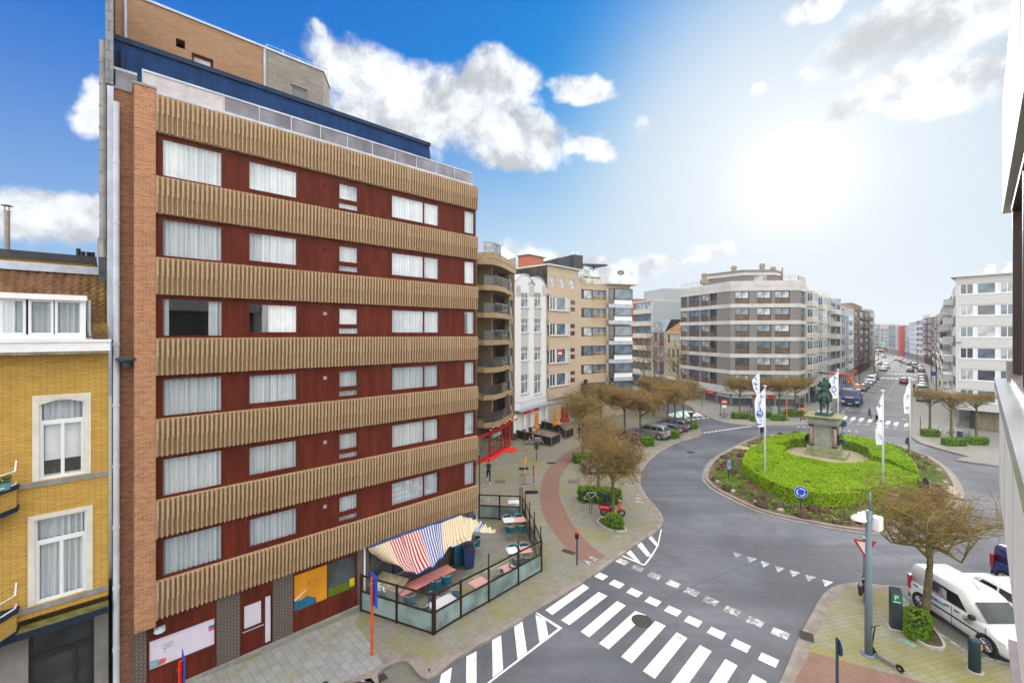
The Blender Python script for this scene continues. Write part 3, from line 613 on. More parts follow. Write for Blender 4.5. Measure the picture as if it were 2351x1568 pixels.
# roof level: terrace railing, navy attic, brick and grey penthouse
m = MB(); sa, _ = FB.sz(326, 0, .35); m.box(sa, WB-.15, .3, .33, 20.74, 20.8); m.build('zinc_edge', ZINC, bb)
BAL = pane('smoked_glass', (.17, .16, .2), .6); BALL = M('pale_railing_panel', (.5, .46, .47), .5, .12)
rail = MB(); rail.box(sa, WB-.15, .33, .40, 21.40, 21.47); rail.box(sa, WB-.15, .33, .40, 20.80, 20.85)
nb = 12
for i in range(nb+1): x = sa+(WB-.2-sa)*i/nb; rail.box(x, x+.035, .335, .395, 20.85, 21.4)
rail.box(sl, sa-.1, 1.05, 1.1, 21.5, 21.58); rail.build('roof_railing', ZINC, bb)
for i in range(nb):
 x = sa+(WB-.2-sa)*i/nb; p = MB(); p.box(x+.035, sa+(WB-.2-sa)*(i+1)/nb, .36, .37, 20.85, 21.4); p.build('railing_panel', BALL if i in (0, 1) else BAL, bb)
p = MB(); p.box(sl+.05, sa-.1, 1.05, 1.06, 20.7, 21.5); p.build('railing_panel', BAL, bb)
sn = FB.s(985, 1.6); ns = FB.s(259, 1.6)
m = MB(); m.box(ns, sn, 1.6, 12.5, 20.7, 22.75); m.xzp([(sn, 20.7), (sn+.25, 20.7), (sn+.02, 22.75), (sn, 22.75)], 1.6, 12.5); m.build('attic_storey', NAVY, bb)
m = MB(); m.box(ns-.02, sn+.06, 1.52, 12.5, 22.75, 22.93); m.build('attic_edge', M('navy_trim', (.015, .028, .07), .5, .1), bb)
m = MB(); x = FB.s(280, 1.5); m.cyl((x, 1.5, 20.9), (x, 1.5, 22.4), .09, n=10); m.build('vent_pipe', M('navy_trim', ()), bb)
yp = 4.2; p0, p1, p2 = FB.s(264, yp), FB.s(606, yp), FB.s(742, yp)
wq = [FB.sz(440, 150, yp)[0], FB.sz(490, 150, yp)[0]]; hq = [FB.s(404, yp), FB.s(425, yp)]
m = MB(); zw = FB.sz(465, 132, yp)[1]; zh = FB.sz(414, 101, yp)[1]
wall_open(m, p1, 22.9, 26.05, [(wq[0], wq[1], 22.95, zw+.05), (hq[0], hq[1], zh-.18, zh+.18)], yp, .3, p0)
m.box(p0, p1, yp+.31, 12.5, 22.9, 26.05, 'f'); m.box(p0, p0+.01, yp, yp+.31, 22.9, 26.05); m.build('brick_penthouse', BR_T, bb)
window(bb, wq[0], wq[1], 22.95, zw+.05, yp+.1, REDF, GLASSW, (), (), .09)
GB = brick('grey_block', ((.29, .26, .22), (.25, .225, .19), (.21, .19, .165)), (.17, .155, .135), .42, .26, .012, stain=.4)
g0, g1 = FB.s(667, yp), FB.s(706, yp); zg = FB.sz(687, 200, yp)[1]
m = MB(); wall_open(m, p2, 22.9, 26.05, [(g0, g1, 22.95, zg)], yp, .2, p1+.03); m.add([(p2, yp, 22.9), (p2+.8, yp+1.3, 22.9), (p2+.8, yp+1.3, 26.05), (p2, yp, 26.05), (p2+.8, 12.5, 22.9), (p2+.8, 12.5, 26.05)], [(0, 1, 2, 3), (1, 4, 5, 2)]); m.build('grey_penthouse', GB, bb)
window(bb, g0, g1, 22.95, zg, yp+.08, GREYM, GLASSD, (), (), .07)
m = MB(); m.box(p0-.05, p1+.04, yp-.06, 12.6, 26.05, 26.15); m.prism([(p1+.04, yp-.05), (p2+.03, yp-.05), (p2+.86, yp+1.28), (p2+.86, 12.6), (p1+.04, 12.6)], 26.05, 26.15); m.build('penthouse_coping', ZINC, bb)
m = MB(); m.cyl((p1+.02, yp-.04, 22.9), (p1+.02, yp-.04, 26.0), .06, n=8); m.cyl((p0+.3, yp-.05, 22.9), (p0+.3, yp-.05, 25.9), .06, n=8); m.build('downpipe', ZINC, bb)
m = MB(); x = FB.s(408, 6.5); m.cyl((x, 5.4, 26.1), (x, 5.4, 26.5), .17, n=12); m.cyl((x, 5.4, 26.5), (x, 5.4, 26.56), .26, n=12); m.build('roof_vent', ZINC, bb)
m = MB()
for i in range(5): x = p1+.3+i*.75; m.tube([(x, yp+.8, 26.1), (x, yp+.8, 26.75+.1*(i % 2))], .012, 4)
m.tube([(p1+.3, yp+.8, 26.78), (p1+3.3, yp+.8, 26.72), (p2+.7, yp+1.5, 26.2)], .012, 4); m.build('wire_railing', STEEL, bb)
SLATE = brick('slate_tiles', ((.2, .21, .22), (.25, .26, .27), (.3, .31, .32)), (.1, .1, .105), .3, .32, .02, stain=.2)
m = MB(); m.box(sl-.2, sl-.005, .42, 12, 20.68, 26.0); m.build('slate_verge', SLATE, bb)
m = MB(); m.box(sl-.16, sl-.004, .38, .5, 12.3, 20.6); m.build('zinc_flashing', ZINC, bb)
m = MB()
for z in range(0, 20, 2): m.cyl((sl+.06, .36, z+.1), (sl+.06, .36, z+2.1), .085, n=10); m.cyl((sl+.06, .36, z+.1), (sl+.06, .36, z+.2), .1, n=10)
m.build('downpipe', M('grey_white_pipe', (.5, .54, .6), .45, .1, 2, streak=.25), bb)
sp = FB.s(237, .6); m = MB()
for i in range(9): z = 15.6+i*.72; m.cyl((sp, .6, z), (sp, .6, z+.72), .1, n=10); m.cyl((sp, .6, z), (sp, .6, z+.07), .115, n=10)
m.cyl((sp, .6, 15.0), (sp, .6, 15.6), .14, n=4); m.build('cement_flue', M('cement_pipe', (.27, .26, .25), .9, .2, 2, streak=.3), bb)
m = MB(); x = FB.s(291, .36); z = FB.sz(291, 822, .36)[1]; m.lathe([(.1, -.3), (.13, -.12), (.28, -.06), (.29, 0), (.2, .05), (.01, .06)], 16, (x, .16, z)); m.cyl((x, .5, z-.25), (x, .16, z-.25), .03); m.build('wall_lamp', DKGREY, bb)
# ground floor
YG = .3; gs = lambda px: FB.s(px, YG)
GZ0, GZ1 = PV, ZB0+.05
def gz(px, py): return FB.sz(px, py, YG)[1]
for a, b in ((306, 336), (497, 551), (626, 672), (820, 846), (960, 1000)): m = MB(); m.box(gs(a), gs(b), YG-.03, YG+.5, 0, GZ1); m.build('brick_pier', BR_G, bb)
m = MB(); m.box(gs(846), gs(960), YG, YG+.3, 0, .85); m.box(gs(1000), WB-.05, YG+.002, YG+.5, 0, GZ1); m.box(gs(846), gs(960), YG, YG+.3, 2.35, GZ1); m.build('terrace_wall', BR_G, bb)
def panel_wall(a, b, ops, name='boarded_front'):
 m = MB(); wall_open(m, gs(b), 0, GZ1, ops, YG, .1, gs(a)); return m.build(name, CLAD, bb)
zt0, zt1 = 1.02, 2.0
s_ = (gs(341)+.02, gs(494)-.02); panel_wall(336, 497, [(*s_, zt0, zt1)])
SIGNW = M('sign_panel', (.62, .57, .66), .45, .05); m = MB(); m.box(*s_, YG+.03, YG+.08, zt0, zt1); sg = m.build('sign_panel', SIGNW, bb)
m = MB(); m.box(s_[0], s_[1], YG-.015, YG+.03, zt1, zt1+.05); m.box(s_[0], s_[1], YG-.015, YG+.03, zt0-.05, zt0); m.build('sign_frame', REDF, bb)
m = MB(); x = s_[0]+1.95; y = YG+.024; m.box(x-.012, x+.012, y, YG+.03, zt0, zt0+.62); m.build('drawn_signpost', M('ink_grey', (.12, .12, .14), .7), sg)
for dz, c in ((.64, 'blue'), (.54, 'red')):
 m = MB(); m.xzp([(x-.25, zt0+dz), (x+.25, zt0+dz), (x+.29, zt0+dz+.045), (x+.25, zt0+dz+.09), (x-.25, zt0+dz+.09), (x-.29, zt0+dz+.045)], YG+.022, YG+.03); m.build('drawn_arrow', M('ink_'+c, (.06, .12, .35) if c == 'blue' else (.6, .1, .1), .6), sg)
m = MB(); x = s_[0]+.5; zc_ = zt0+.62
pts = [(x+.16*math.cos(a*PI/9), y, zc_+.09*math.sin(a*PI/9)) for a in range(19)]; m.tube(pts, .005, 4)
m.tube([(x-.05, y, zc_-.09), (x-.1, y, zc_-.2)], .006, 4)
for i in range(2): m.box(x-.08, x+.08, y, y+.004, zc_+.012-.05*i, zc_+.025-.05*i)
m.build('speech_balloon', M('ink_grey', ()), sg)
m = MB(); x = s_[0]
m.xzp([(x+.02, zt0+.02), (x+.3, zt0+.05), (x+.26, zt0+.25), (x+.02, zt0+.3)], YG+.02, YG+.03); m.build('drawn_cushion', M('ink_teal', (.2, .36, .42), .7), sg)
m = MB(); m.xzp([(x+.2, zt0+.03), (x+.42, zt0+.06), (x+.46, zt0+.2), (x+.3, zt0+.24)], YG+.016, YG+.02); m.build('drawn_trousers', M('ink_red', ()), sg)
m = MB(); x = gs(366); m.loft([[(x+.15*math.cos(a*PI/8), YG-.02-.12*abs(math.sin(t)), 2.33+.09*math.cos(t)+.0*a) for a in range(9)] for t in (0.1, .8, 1.5)], False, False); m.lathe([(.02, .14), (.14, .1), (.17, 0), (.15, -.02)], 14, (x, YG-.1, 2.3)); m.build('lamp_hood', M('lamp_white', (.5, .55, .62), .4), bb)
# door
d0, d1 = gs(553), gs(624); dm = d0+(d1-d0)*.76
m = MB(); wall_open(m, gs(626), 0, GZ1, [(d0, d1, .14, 2.12)], YG, .12, gs(551)); m.build('boarded_front', CLAD, bb)
window(bb, d0, dm, .14, 2.12, YG+.02, REDF, GLASSD, (), (.48,), .09, name='door_frame', panes=False)
m = MB(); m.box(d0+.09, dm-.09, YG+.05, YG+.07, .2, 1.0); dr = m.build('entrance_door', M('door_red', (.11, .015, .008), .55, .2), bb)
m = MB(); m.box(d0+.12, dm-.12, YG+.03, YG+.05, 1.12, 1.98); m.build('frosted_pane', M('frosted_film', (.6, .55, .63), .4, .06), dr)
m = MB(); m.cyl((d0+.05, YG-.02, 1.03), (dm-.03, YG-.02, 1.03), .02); m.build('handle', STEEL, dr)
m = MB(); m.box(dm+.03, d1-.04, YG+.03, YG+.05, .25, 2.05); m.build('frosted_pane', M('frosted_film', ()), dr)
# shop window with poster
w0, w1 = gs(673), gs(818); wm_ = gs(752)
panel_wall(672, 820, [(w0, w1, .98, 2.55)])
f = window(bb, w0, w1, .98, 2.55, YG+.01, REDF, GLASSD, ((wm_-w0)/(w1-w0),), (), .05, name='shop_window')
m = MB(); m.box(.05, wm_-w0-.02, .008, .03, .05, 1.52); po = m.build('poster', M('poster_orange', (.58, .24, .015), .5, .12, 1.5), f)
m = MB(); m.xzp([(.05, .05), (.95, .05), (.9, .28), (.55, .5), (.3, .42), (.05, .5)], .003, .008); m.build('poster_cloth', M('poster_blue', (.02, .12, .22), .6, .3, 6), f)
m = MB(); m.tube([(.06, .0, .5), (.3, .0, .62), (.42, .0, .72)], [.06, .045, .03], 6); 
for i in range(4): m.tube([(.41, 0, .71), (.5+.02*i, -.002, .82-.035*i)], [.014, .01], 5)
m.build('poster_arm', M('skin_print', (.6, .42, .33), .6), f)
m = MB(); m.lathe([(.16, 0), (.13, .08), (.1, .1)], 8, (.75, .0, .98)); m.build('poster_lamp', M('poster_ochre', (.42, .2, .03), .5), f)
m = MB(); m.box(wm_-w0+.05, w1-w0-.06, .006, .03, .06, .42); m.build('grass_box', M('moss_print', (.1, .14, .012), .9, .5, 25), f)
m = MB(); m.box(w1-w0-.3, w1-w0-.08, .0, .006, .16, .5); m.build('yellow_notice', M('yellow_card', (.65, .5, .02), .5), f)
window(bb, gs(846), gs(960), .85, 2.35, YG+.08, BLACKF, GLASSD, (.5,), (), .06, name='shop_window')
m = MB(); m.box(gs(846)-.03, gs(960)+.03, YG-.06, YG+.1, .8, .855); m.build('window_sill', STONE, bb)
m = MB(); x = gs(835); m.box(x-.03, x+.03, YG-.12, YG-.06, PV, 2.75); m.build('white_post', WHITE, bb)
m = MB(); m.box(0, WB-.03, .2, 2.5, ZB0-.02, ZB0+.04); m.box(sr, 0, .01, 1.2, 2.58, 2.62); m.build('soffit', M('soffit_paint', (.2, .17, .14), .9), bb)
m = MB(); m.box(gs(306), gs(846), YG-.14, YG, 0, PV+.05); m.build('plinth', STONE, bb)
# ------------------------------------------------------------------ the yellow brick house on the left
yh = emp('town_house', FB.A, FB.ang, 'yellow brick town house with white windows and moss-grown tile roof', 'house')
BR_Y = brick('yellow_brick', ((.64, .40, .09), (.57, .33, .065), (.47, .25, .055)), (.17, .12, .06), .3, .062, .012, stain=.22)
y0 = .45; L = FB.s(250, y0); hs = lambda px: FB.s(px, y0)
def hz(px, py): return FB.sz(px, py, y0)[1]
EV = hz(125, 812); G0 = 3.95
wa = (hs(74), hs(209), hz(140, 1096), hz(140, 905)); wb = (hs(64), hs(213), hz(140, 1372), hz(140, 1172))
m = MB(); wall_open(m, L-.01, G0, EV, [wa, wb], y0, .16, L-7); m.box(L-7, L-.01, y0+1.2, 11, 0, EV+.3); m.build('brick_wall', BR_Y, yh)
CREAM = M('cream_surround', (.66, .62, .53), .6, .08, 2, streak=.15)
for i, w in enumerate((wa, wb)):
 m = MB(); a, b, c, d = w; t = .14
 m.box(a, a+t, y0-.03, y0+.14, c, d); m.box(b-t, b, y0-.03, y0+.14, c, d); m.box(a+t, b-t, y0-.03, y0+.14, d-t, d)
 if i == 0: m.xzp([(a+t, d-t), (a+t, d-t-.14), (a+t+.4, d-t-.02), (b-t-.4, d-t-.02), (b-t, d-t-.14), (b-t, d-t)], y0-.02, y0+.13)
 m.build('window_surround', CREAM, yh)
 m = MB(); m.box(L-7, L-.012, y0-.05, y0+.1, c-.16, c-.02); m.build('stone_course', STONE, yh)
 a, b, d = a+t, b-t, d-t; tz = c+(d-c)*.72
 window(yh, a, b, tz, d, y0+.06, WHITEF, GLASS, (), (), .05, .07, (CURT2, 'full')); window(yh, a, b, c, tz-.002, y0+.06, WHITEF, GLASS, (.5,), (), .09, .07, (CURT, 'full') if i else None)
 if i == 0:
  m = MB(); m.box(a+.1, b-.1, y0+.2, y0+.22, c+.55, tz-.05); m.build('roller_blind', WHITE, yh)
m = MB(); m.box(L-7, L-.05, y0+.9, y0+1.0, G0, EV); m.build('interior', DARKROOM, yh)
m = MB(); m.box(L-7, L+.03, y0-.62, y0+.02, EV+.08, EV+.42); m.box(L-7, L+.05, y0-.66, y0-.6, EV+.36, EV+.44); m.build('gutter_cornice', WHITE, yh)
m = MB(); m.box(L-7, L, y0-.58, y0+.02, EV, EV+.08); m.build('eaves_soffit', boards('eaves_boards', (.33, .28, .2), .12), yh)
# tiled roof: rows of curved tiles
TILE = M('roof_tile', (.165, .088, .045), .8, .3, 2.2, bmp=.2, streak=.3); TILE2 = M('moss_tile', (.19, .125, .035), .85, .3, 3)
m = MB(); zr0, zr1 = EV+.45, hz(125, 590)-.35; rows = 13; run = 1.5
pw = .205
for r_ in range(rows):
 f0, f1 = r_/rows, (r_+1.12)/rows
 ya, yb_ = y0-.3+run*f0, y0-.3+run*f1; z_a, z_b = zr0+(zr1-zr0)*f0, zr0+(zr1-zr0)*f1
 for i in range(22):
  x = L-.02-pw*(i+1); pr = [(0, .0), (.22, .05), (.48, .075), (.7, .035), (.85, .0), (1.0, .01)]
  m.cur = 1 if (i < 3 and RN.random() < .6) or RN.random() < .03 else 0
  lift = .06
  m.loft([[(x+pw*q, ya-.02, z_a+lift-.045) for q, hh in pr], [(x+pw*q, ya-.02, z_a+hh+lift) for q, hh in pr], [(x+pw*q, yb_, z_b+hh) for q, hh in pr]], False, False)
m.cur = 0; m.add([(L-7, y0-.3, zr0-.03), (L-.02, y0-.3, zr0-.03), (L-.02, y0+1.2, zr1-.03), (L-7, y0+1.2, zr1-.03)], [(0, 1, 2, 3)])
m.build('tiled_roof', [TILE, TILE2], yh)
m = MB(); m.box(L-7, L-.25, y0+1.0, y0+1.35, zr1-.02, zr1+.22); m.box(L-7, L-.25, y0+1.35, y0+5, zr1+.12, zr1+.28); m.build('zinc_ridge', ZINC, yh)
m = MB(); m.box(L-.26, L-.05, y0+.95, y0+6, zr1-.4, zr1+1.1); m.build('slate_cheek', M('slate_dark', (.1, .11, .125), .7, .3, 3), yh)
# dormer
dx0, dx1 = hs(0)-1.2, hs(198); dz0, dz1 = hz(100, 776), hz(100, 690)
m = MB(); m.box(dx0, dx1+.03, y0-.6, y0+1.3, dz1, dz1+.16); m.box(dx0, dx1, y0-.48, y0-.3, dz0-.04, dz0+.1); m.box(dx1-.12, dx1, y0-.5, y0+1.2, dz0, dz1); m.box(dx0, dx0+.1, y0-.5, y0+1.2, dz0, dz1); m.build('dormer_box', WHITE, yh)
for a, b in ((8, 62), (72, 124), (131, 188)): window(yh, hs(a)-.02, hs(b)+.02, dz0+.1, dz1, y0-.47, WHITEF, GLASS, (), (), .06, .06, (CURT2, 'full'))
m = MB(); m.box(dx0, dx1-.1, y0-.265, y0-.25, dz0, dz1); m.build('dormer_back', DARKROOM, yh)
m = MB(); x = dx1+.07; m.tube([(x, y0-.2, dz1+.05), (x, y0-.25, dz0+.2), (x+.05, y0-.3, dz0-.05), (x-.05, y0-.45, EV+.45)], .045, 8); m.build('gutter_pipe', ZINC, yh)
# ground floor of the house
m = MB(); zz = 0
dd = (hs(64), hs(216), 0.15, 3.35); wall_open(m, L-.01, 0, G0-.2, [dd], y0+.05, .25, L-7); m.build('stone_front', M('render_grey', (.2, .19, .175), .85, .2, 1.2, bmp=.2, streak=.4), yh)
m = MB(); m.box(L-7, L-.01, y0-.42, y0+.05, G0-.28, G0-.18); m.build('canopy', M('mossy_canopy', (.16, .15, .05), .9, .35, 4), yh)
m = MB(); m.box(L-7, L, y0-.46, y0-.42, G0-.36, G0-.17); m.build('canopy_edge', M('navy_edge', (.015, .025, .045), .5), yh)
window(yh, dd[0], dd[1], 2.6, 3.35, y0+.2, BLACKF, pane('figured_glass', (.03, .033, .036), .6), (), (), .07, .07); window(yh, dd[0], dd[1], .15, 2.59, y0+.2, BLACKF, pane('figured_glass', ()), (.7,), (), .09, .07)
# two corner balconies of the house
for zt_, nm, lb in ((hz(20, 1118), 1, None), (hz(20, 1400), 0, None)):
 m = MB(); xr = hs(40); m.prism([(L-7, y0-.75), (xr-.32, y0-.75), (xr, y0-.3), (xr, y0), (L-7, y0)], zt_-.55, zt_-.02); b = m.build('brick_balcony', BR_Y, yh)
 m = MB(); m.prism([(L-7, y0-.8), (xr-.3, y0-.8), (xr+.05, y0-.32), (xr+.05, y0), (L-7, y0)], zt_-.02, zt_+.04); m.prism([(L-7, y0-.8), (xr-.3, y0-.8), (xr+.04, y0-.32), (xr+.04, y0), (L-7, y0)], zt_-.68, zt_-.55); m.box(xr-.6, xr-.45, y0-.5, y0-.01, zt_-1.0, zt_-.68); m.build('balcony_slab', M('navy_edge', ()), b)
 m = MB()
 for dz in (.12, .5): m.tube([(L-7, y0-.7, zt_+dz), (xr-.3, y0-.7, zt_+dz), (xr-.02, y0-.3, zt_+dz), (xr-.02, y0-.02, zt_+dz+.25*(dz > .3))], .022, 6)
 for i in range(7): x = xr-.3-.55*i; m.cyl((x, y0-.7, zt_+.02), (x, y0-.7, zt_+.5), .018)
 m.build('balcony_rail', WHITE, b)
def leafball(m, c, r, n, s, flat=1.0, rr=RN):
 for _ in range(n):
  d = Vector((rr.gauss(0, 1), rr.gauss(0, 1), rr.gauss(0, 1))).normalized()*r*rr.uniform(.55, 1.0); d.z *= flat
  a = Vector((rr.gauss(0, 1), rr.gauss(0, 1), rr.gauss(0, 1)+.6)).normalized(); b = a.orthogonal().normalized(); e = a.cross(b); q = Vector(c)+d; k = s*rr.uniform(.6, 1.3)
  m.add([q-b*k, q-e*k*.55, q+b*k, q+e*k*.55], [(0, 1, 2, 3)])
m = MB(); zt_ = hz(20, 1118); c = FB.A+FB.u*(hs(17))+FB.n*(y0-.45)
m.M = Matrix.Translation((c.x, c.y, zt_+.04)); m.lathe([(.1, 0), (.14, .2), (.15, .22), (.12, .21), (.11, .1), (.01, .1)], 12); pt = m.build('flower_pot', M('teal_pot', (.16, .36, .36), .5), smooth=False); tag(pt, 'teal pot of green plants on the balcony of the yellow house', 'potted plant')
m = MB(); m.M = Matrix.Translation((c.x, c.y, zt_+.04)); leafball(m, (0, 0, .28), .16, 120, .035); m.build('foliage', leafy('pot_leaf', (.03, .1, .02), (.08, .2, .03), (.02, .06, .015)), pt)
# plants standing inside the upper house window
m = MB(); m.box(wa[0]+.15, wa[1]-.15, y0+.22, y0+.34, wa[2]+.06, wa[2]+.1); ps = m.build('window_shelf', WHITE, yh)
m = MB()
for i in range(6): leafball(m, (wa[0]+.25+i*.18, y0+.28, wa[2]+.2), .1, 25, .035)
m.build('window_plants', leafy('pot_leaf', (), (), ()), yh)
# chimneys behind the roofs on the left
c = at(16, 19); m = MB(); m.cyl((c.x, c.y, zat(600, 19)), (c.x, c.y, zat(487, 19)), .095, n=10); m.cyl((c.x, c.y, zat(487, 19)), (c.x, c.y, zat(484, 19)), .11, n=10)
ch = m.build('chimney_pipe', CONC); tag(ch, 'slim round chimney pipe above the yellow house roof', 'chimney')
m = MB(); z = zat(472, 19); m.lathe([(.2, -.02), (.1, .02), (.01, .035)], 14, (c.x, c.y, z))
for k in range(4): m.cyl((c.x+.07*math.cos(k*PI/2), c.y+.07*math.sin(k*PI/2), zat(487, 19)), (c.x+.1*math.cos(k*PI/2), c.y+.1*math.sin(k*PI/2), z), .012)
m.build('chimney_cap', DKGREY, ch)
pk = Fac(along(-60, 24.6), along(222, 24.6)); e = pk.emp('rear_house', 'low dark roofed rear building with black chimney pots', 'building')
m = MB(); zz = zat(582, 17.5); m.box(0, pk.W, 0, 6, 3, zz-.2); m.build('wall', BR_Y, e)
m = MB(); m.add([(0, -.2, zz-.2), (pk.W, -.2, zz-.35), (pk.W, 6, zz-.2), (0, 6, zz+.3)], [(0, 1, 2, 3)]); m.box(0, pk.W, -.25, -.15, zz-.4, zz-.12); m.build('roof', ROOFM, e)
for px in (180, 191, 203, 213):
 s = pk.s(px, .3); m = MB(); m.cyl((s, .3, zz-.2), (s, .3, zz+.12+.1*(px < 185)), .07, n=10); m.build('chimney_pot', M('black_pot', (.025, .027, .03), .6), e)
# ------------------------------------------------------------------ the row of houses behind the plaza
def rect(f, zf, x0, y0, x1, y1, off=0.0):
 a, b, c = zf(x0, y0), zf(x1, y1), zf((x0+x1)/2, 0); s0, s1 = f.s(a[0], off), f.s(b[0], off)
 return s0, s1, f.sz(c[0], b[1], off)[1], f.sz(c[0], a[1], off)[1]
TAN = speckle('tan_concrete', (.32, .225, .125), (.41, .30, .18), (.48, .38, .26), 18, .35)
SMOK = pane('smoked_balcony_glass', (.05, .045, .042), .5); DKWOOD = M('dark_wood', (.05, .032, .022), .6, .3)
# C: tan block with faceted balconies over the red shop
FC = Fac(g(1111, 1048, PV), g(1179, 1010.5, PV)); eC = FC.emp('balcony_building', 'tan concrete building with faceted balconies above a red shop front', 'building'); WC = FC.W
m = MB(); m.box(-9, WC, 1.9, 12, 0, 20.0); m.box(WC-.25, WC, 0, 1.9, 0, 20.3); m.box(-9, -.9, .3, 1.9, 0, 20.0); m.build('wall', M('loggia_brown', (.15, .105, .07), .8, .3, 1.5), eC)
SP = 2.72; sl_ = [17.3-SP*k for k in range(6)]
m = MB()
for k in range(7): zt_ = 20.02-SP*k; m.box(WC-1.35, WC-.02, -.02, .5, zt_-1.0, zt_+.25 if k == 0 else zt_)
m.box(WC-1.35, WC-1.2, -.02, .5, 3.2, 20); m.box(WC-.25, WC-.015, -.025, .5, 3, 20); m.build('corner_pier', TAN, eC)
for k in range(6): window(eC, WC-1.2, WC-.25, 20.02-SP*(k+1), 19.02-SP*k, .12, DKWOOD, GLASSB if k % 2 else GLASSW, (.5,), (), .06)
pL = [(-.9, 1.0), (-.9, -.5), (-.1, -1.25), (1.5, -1.35), (3.75, -.95), (3.75, 1.0)]; pR = [(3.76, 1.0), (3.76, -.75), (4.6, -.85), (WC-1.36, -.45), (WC-1.36, 1.0)]
for k, z in enumerate(sl_):
 for p_, lo in ((pL, .5), (pR, .46)):
  m = MB(); m.prism(p_, z-lo-(.08 if p_ is pR else 0), z-(.1 if p_ is pR else 0)); b = m.build('balcony', TAN, eC); zz = z-(.1 if p_ is pR else 0)
  q = p_[1:-1]; m = MB()
  for i in range(len(q)-1): A, B2 = Vector((*q[i], 0)), Vector((*q[i+1], 0)); m.add([A+Vector((0, .05, zz+.04)), B2+Vector((0, .05, zz+.04)), B2+Vector((0, .05, zz+.92)), A+Vector((0, .05, zz+.92))], [(0, 1, 2, 3)])
  m.build('balcony_glass', SMOK, b)
  m = MB(); m.tube([(x, y+.05, zz+.95) for x, y in q], .03, 6); [m.cyl((x, y+.05, zz), (x, y+.05, zz+.95), .02) for x, y in q]; m.build('balcony_rail', BLACKF, b)
 window(eC, -.6, 1.3, z, z+2.2, 1.82, DKWOOD, GLASSD if k % 2 else GLASSW, (.5,), (), .07); window(eC, 1.6, 3.5, z, z+2.2, 1.82, DKWOOD, CURT2 if k in (2, 3) else GLASSD, (.5,), (), .07); window(eC, 3.9, WC-1.5, z, z+2.2, 1.82, DKWOOD, GLASSW if k in (2, 5) else GLASSD, (.33, .66), (), .07)
 m = MB(); m.box(1.36, 1.56, -.2, 1.8, z-.1, z+2.3); m.build('balcony_divider', TAN, eC)
m = MB(); m.box(4.3, 5.3, 1.0, 1.05, sl_[0]+.9, sl_[0]+2.1); m.build('floral_screen', leafy('floral_cloth', (.45, .02, .05), (.1, .01, .03), (.5, .1, .02), 30, 0), eC)
top = [(-.9, 1.9), (-.9, -.5), (-.1, -1.2), (1.5, -1.3), (WC-.02, -.35), (WC-.02, 1.9)]
m = MB(); m.prism(top, 19.35, 20.55); m.prism([(x, y-.04) for x, y in top], 19.95, 20.0); m.build('roof_parapet', TAN, eC)
m = MB()
for i in range(1, 4): A, B2 = Vector((*top[i], 0)), Vector((*top[i+1], 0)); m.add([A+Vector((0, .05, 20.6)), B2+Vector((0, .05, 20.6)), B2+Vector((0, .05, 21.5)), A+Vector((0, .05, 21.5))], [(0, 1, 2, 3)])
m.build('terrace_glass', pane('terrace_glass', (.28, .3, .31), .6), eC); m = MB(); m.tube([(x, y+.05, 21.52) for x, y in top[1:5]], .035, 6); m.build('terrace_rail', GREYM, eC)
m = MB(); m.box(4.9, WC-.1, .9, 1.2, 20.5, 22.4); m.box(3.8, 4.8, 1.2, 1.4, 20.5, 22.1)
m.build('mossy_screen', boards('mossy_boards', (.13, .14, .08), .2, 0, .9, .5), eC)
m = MB(); m.cyl((WC+.03, -.06, 3), (WC+.03, -.06, 20.2), .06); m.build('downpipe', DKWOOD, eC)
# red shop
RS = M('shop_red', (.36, .008, .012), .35, .1); sw = WC-1.25
m = MB(); yf = -.75
for x0, x1 in ((-.08, .1), (2.6, 2.85), (3.55, 3.68), (4.55, 4.8)): m.box(x0, x1, yf, yf+.14, PV, 2.55)
m.box(-.08, 4.8, yf-.03, yf+.16, 2.45, 2.75); m.box(.1, 4.55, yf+.01, yf+.12, PV, .3); m.box(4.8, sw+.9, yf+.1, yf+.3, 2.62, 2.75); m.box(-3, -.08, yf+.02, yf+.14, 2.5, 2.72); m.box(-3, -.08, yf+.02, yf+.12, PV, .28)
m.add([(-.1, yf, 2.75), (4.9, yf, 2.75), (4.9, 1, 3.25), (-.1, 1, 3.25)], [(0, 1, 2, 3)]); m.build('shop_front', RS, eC)
m = MB(); m.box(-3, 4.7, yf+.06, yf+.09, .3, 2.45); m.build('shop_glass', GLASS, eC)
m = MB(); m.box(-3, 5.6, .6, .7, 0, 3.2); m.build('shop_interior', M('shop_shelves', (.22, .13, .08), .8, .6, 6), eC)
m = MB()
for i in range(70): x = RN.uniform(-.9, 4.4); z = RN.choice((.4, .85, 1.3, 1.75, 2.1)); h = RN.uniform(.08, .25); m.cur = RN.randrange(5); m.box(x, x+RN.uniform(.06, .2), .2, .35, z, z+h)
m.cur = 0
for z in (.38, .83, 1.28, 1.73): m.box(-3, 4.5, .15, .6, z-.03, z)
m.build('shop_goods', [M('goods_brown', (.25, .14, .07), .7), M('goods_white', (.6, .6, .58), .5), M('goods_teal', (.05, .3, .3), .5), M('goods_red', (.5, .05, .04), .5), M('goods_yellow', (.6, .42, .08), .5)], eC)
lettering('COCMAR', .52, WHITE, eC, (1.35, yf-.06, 2.12), sx=.85)
m = MB()
for i in range(15): t_ = i/14; x = -.3+6.2*t_; m.lathe([(.01, -.05), (.045, 0), (.01, .05)], 6, (x, -.95-.1*math.sin(t_*9), 2.95+.28*math.sin(t_*11)**2))
m.build('fairy_lights', emis('fairy_bulb', (1, .85, .6), 1.2), eC)
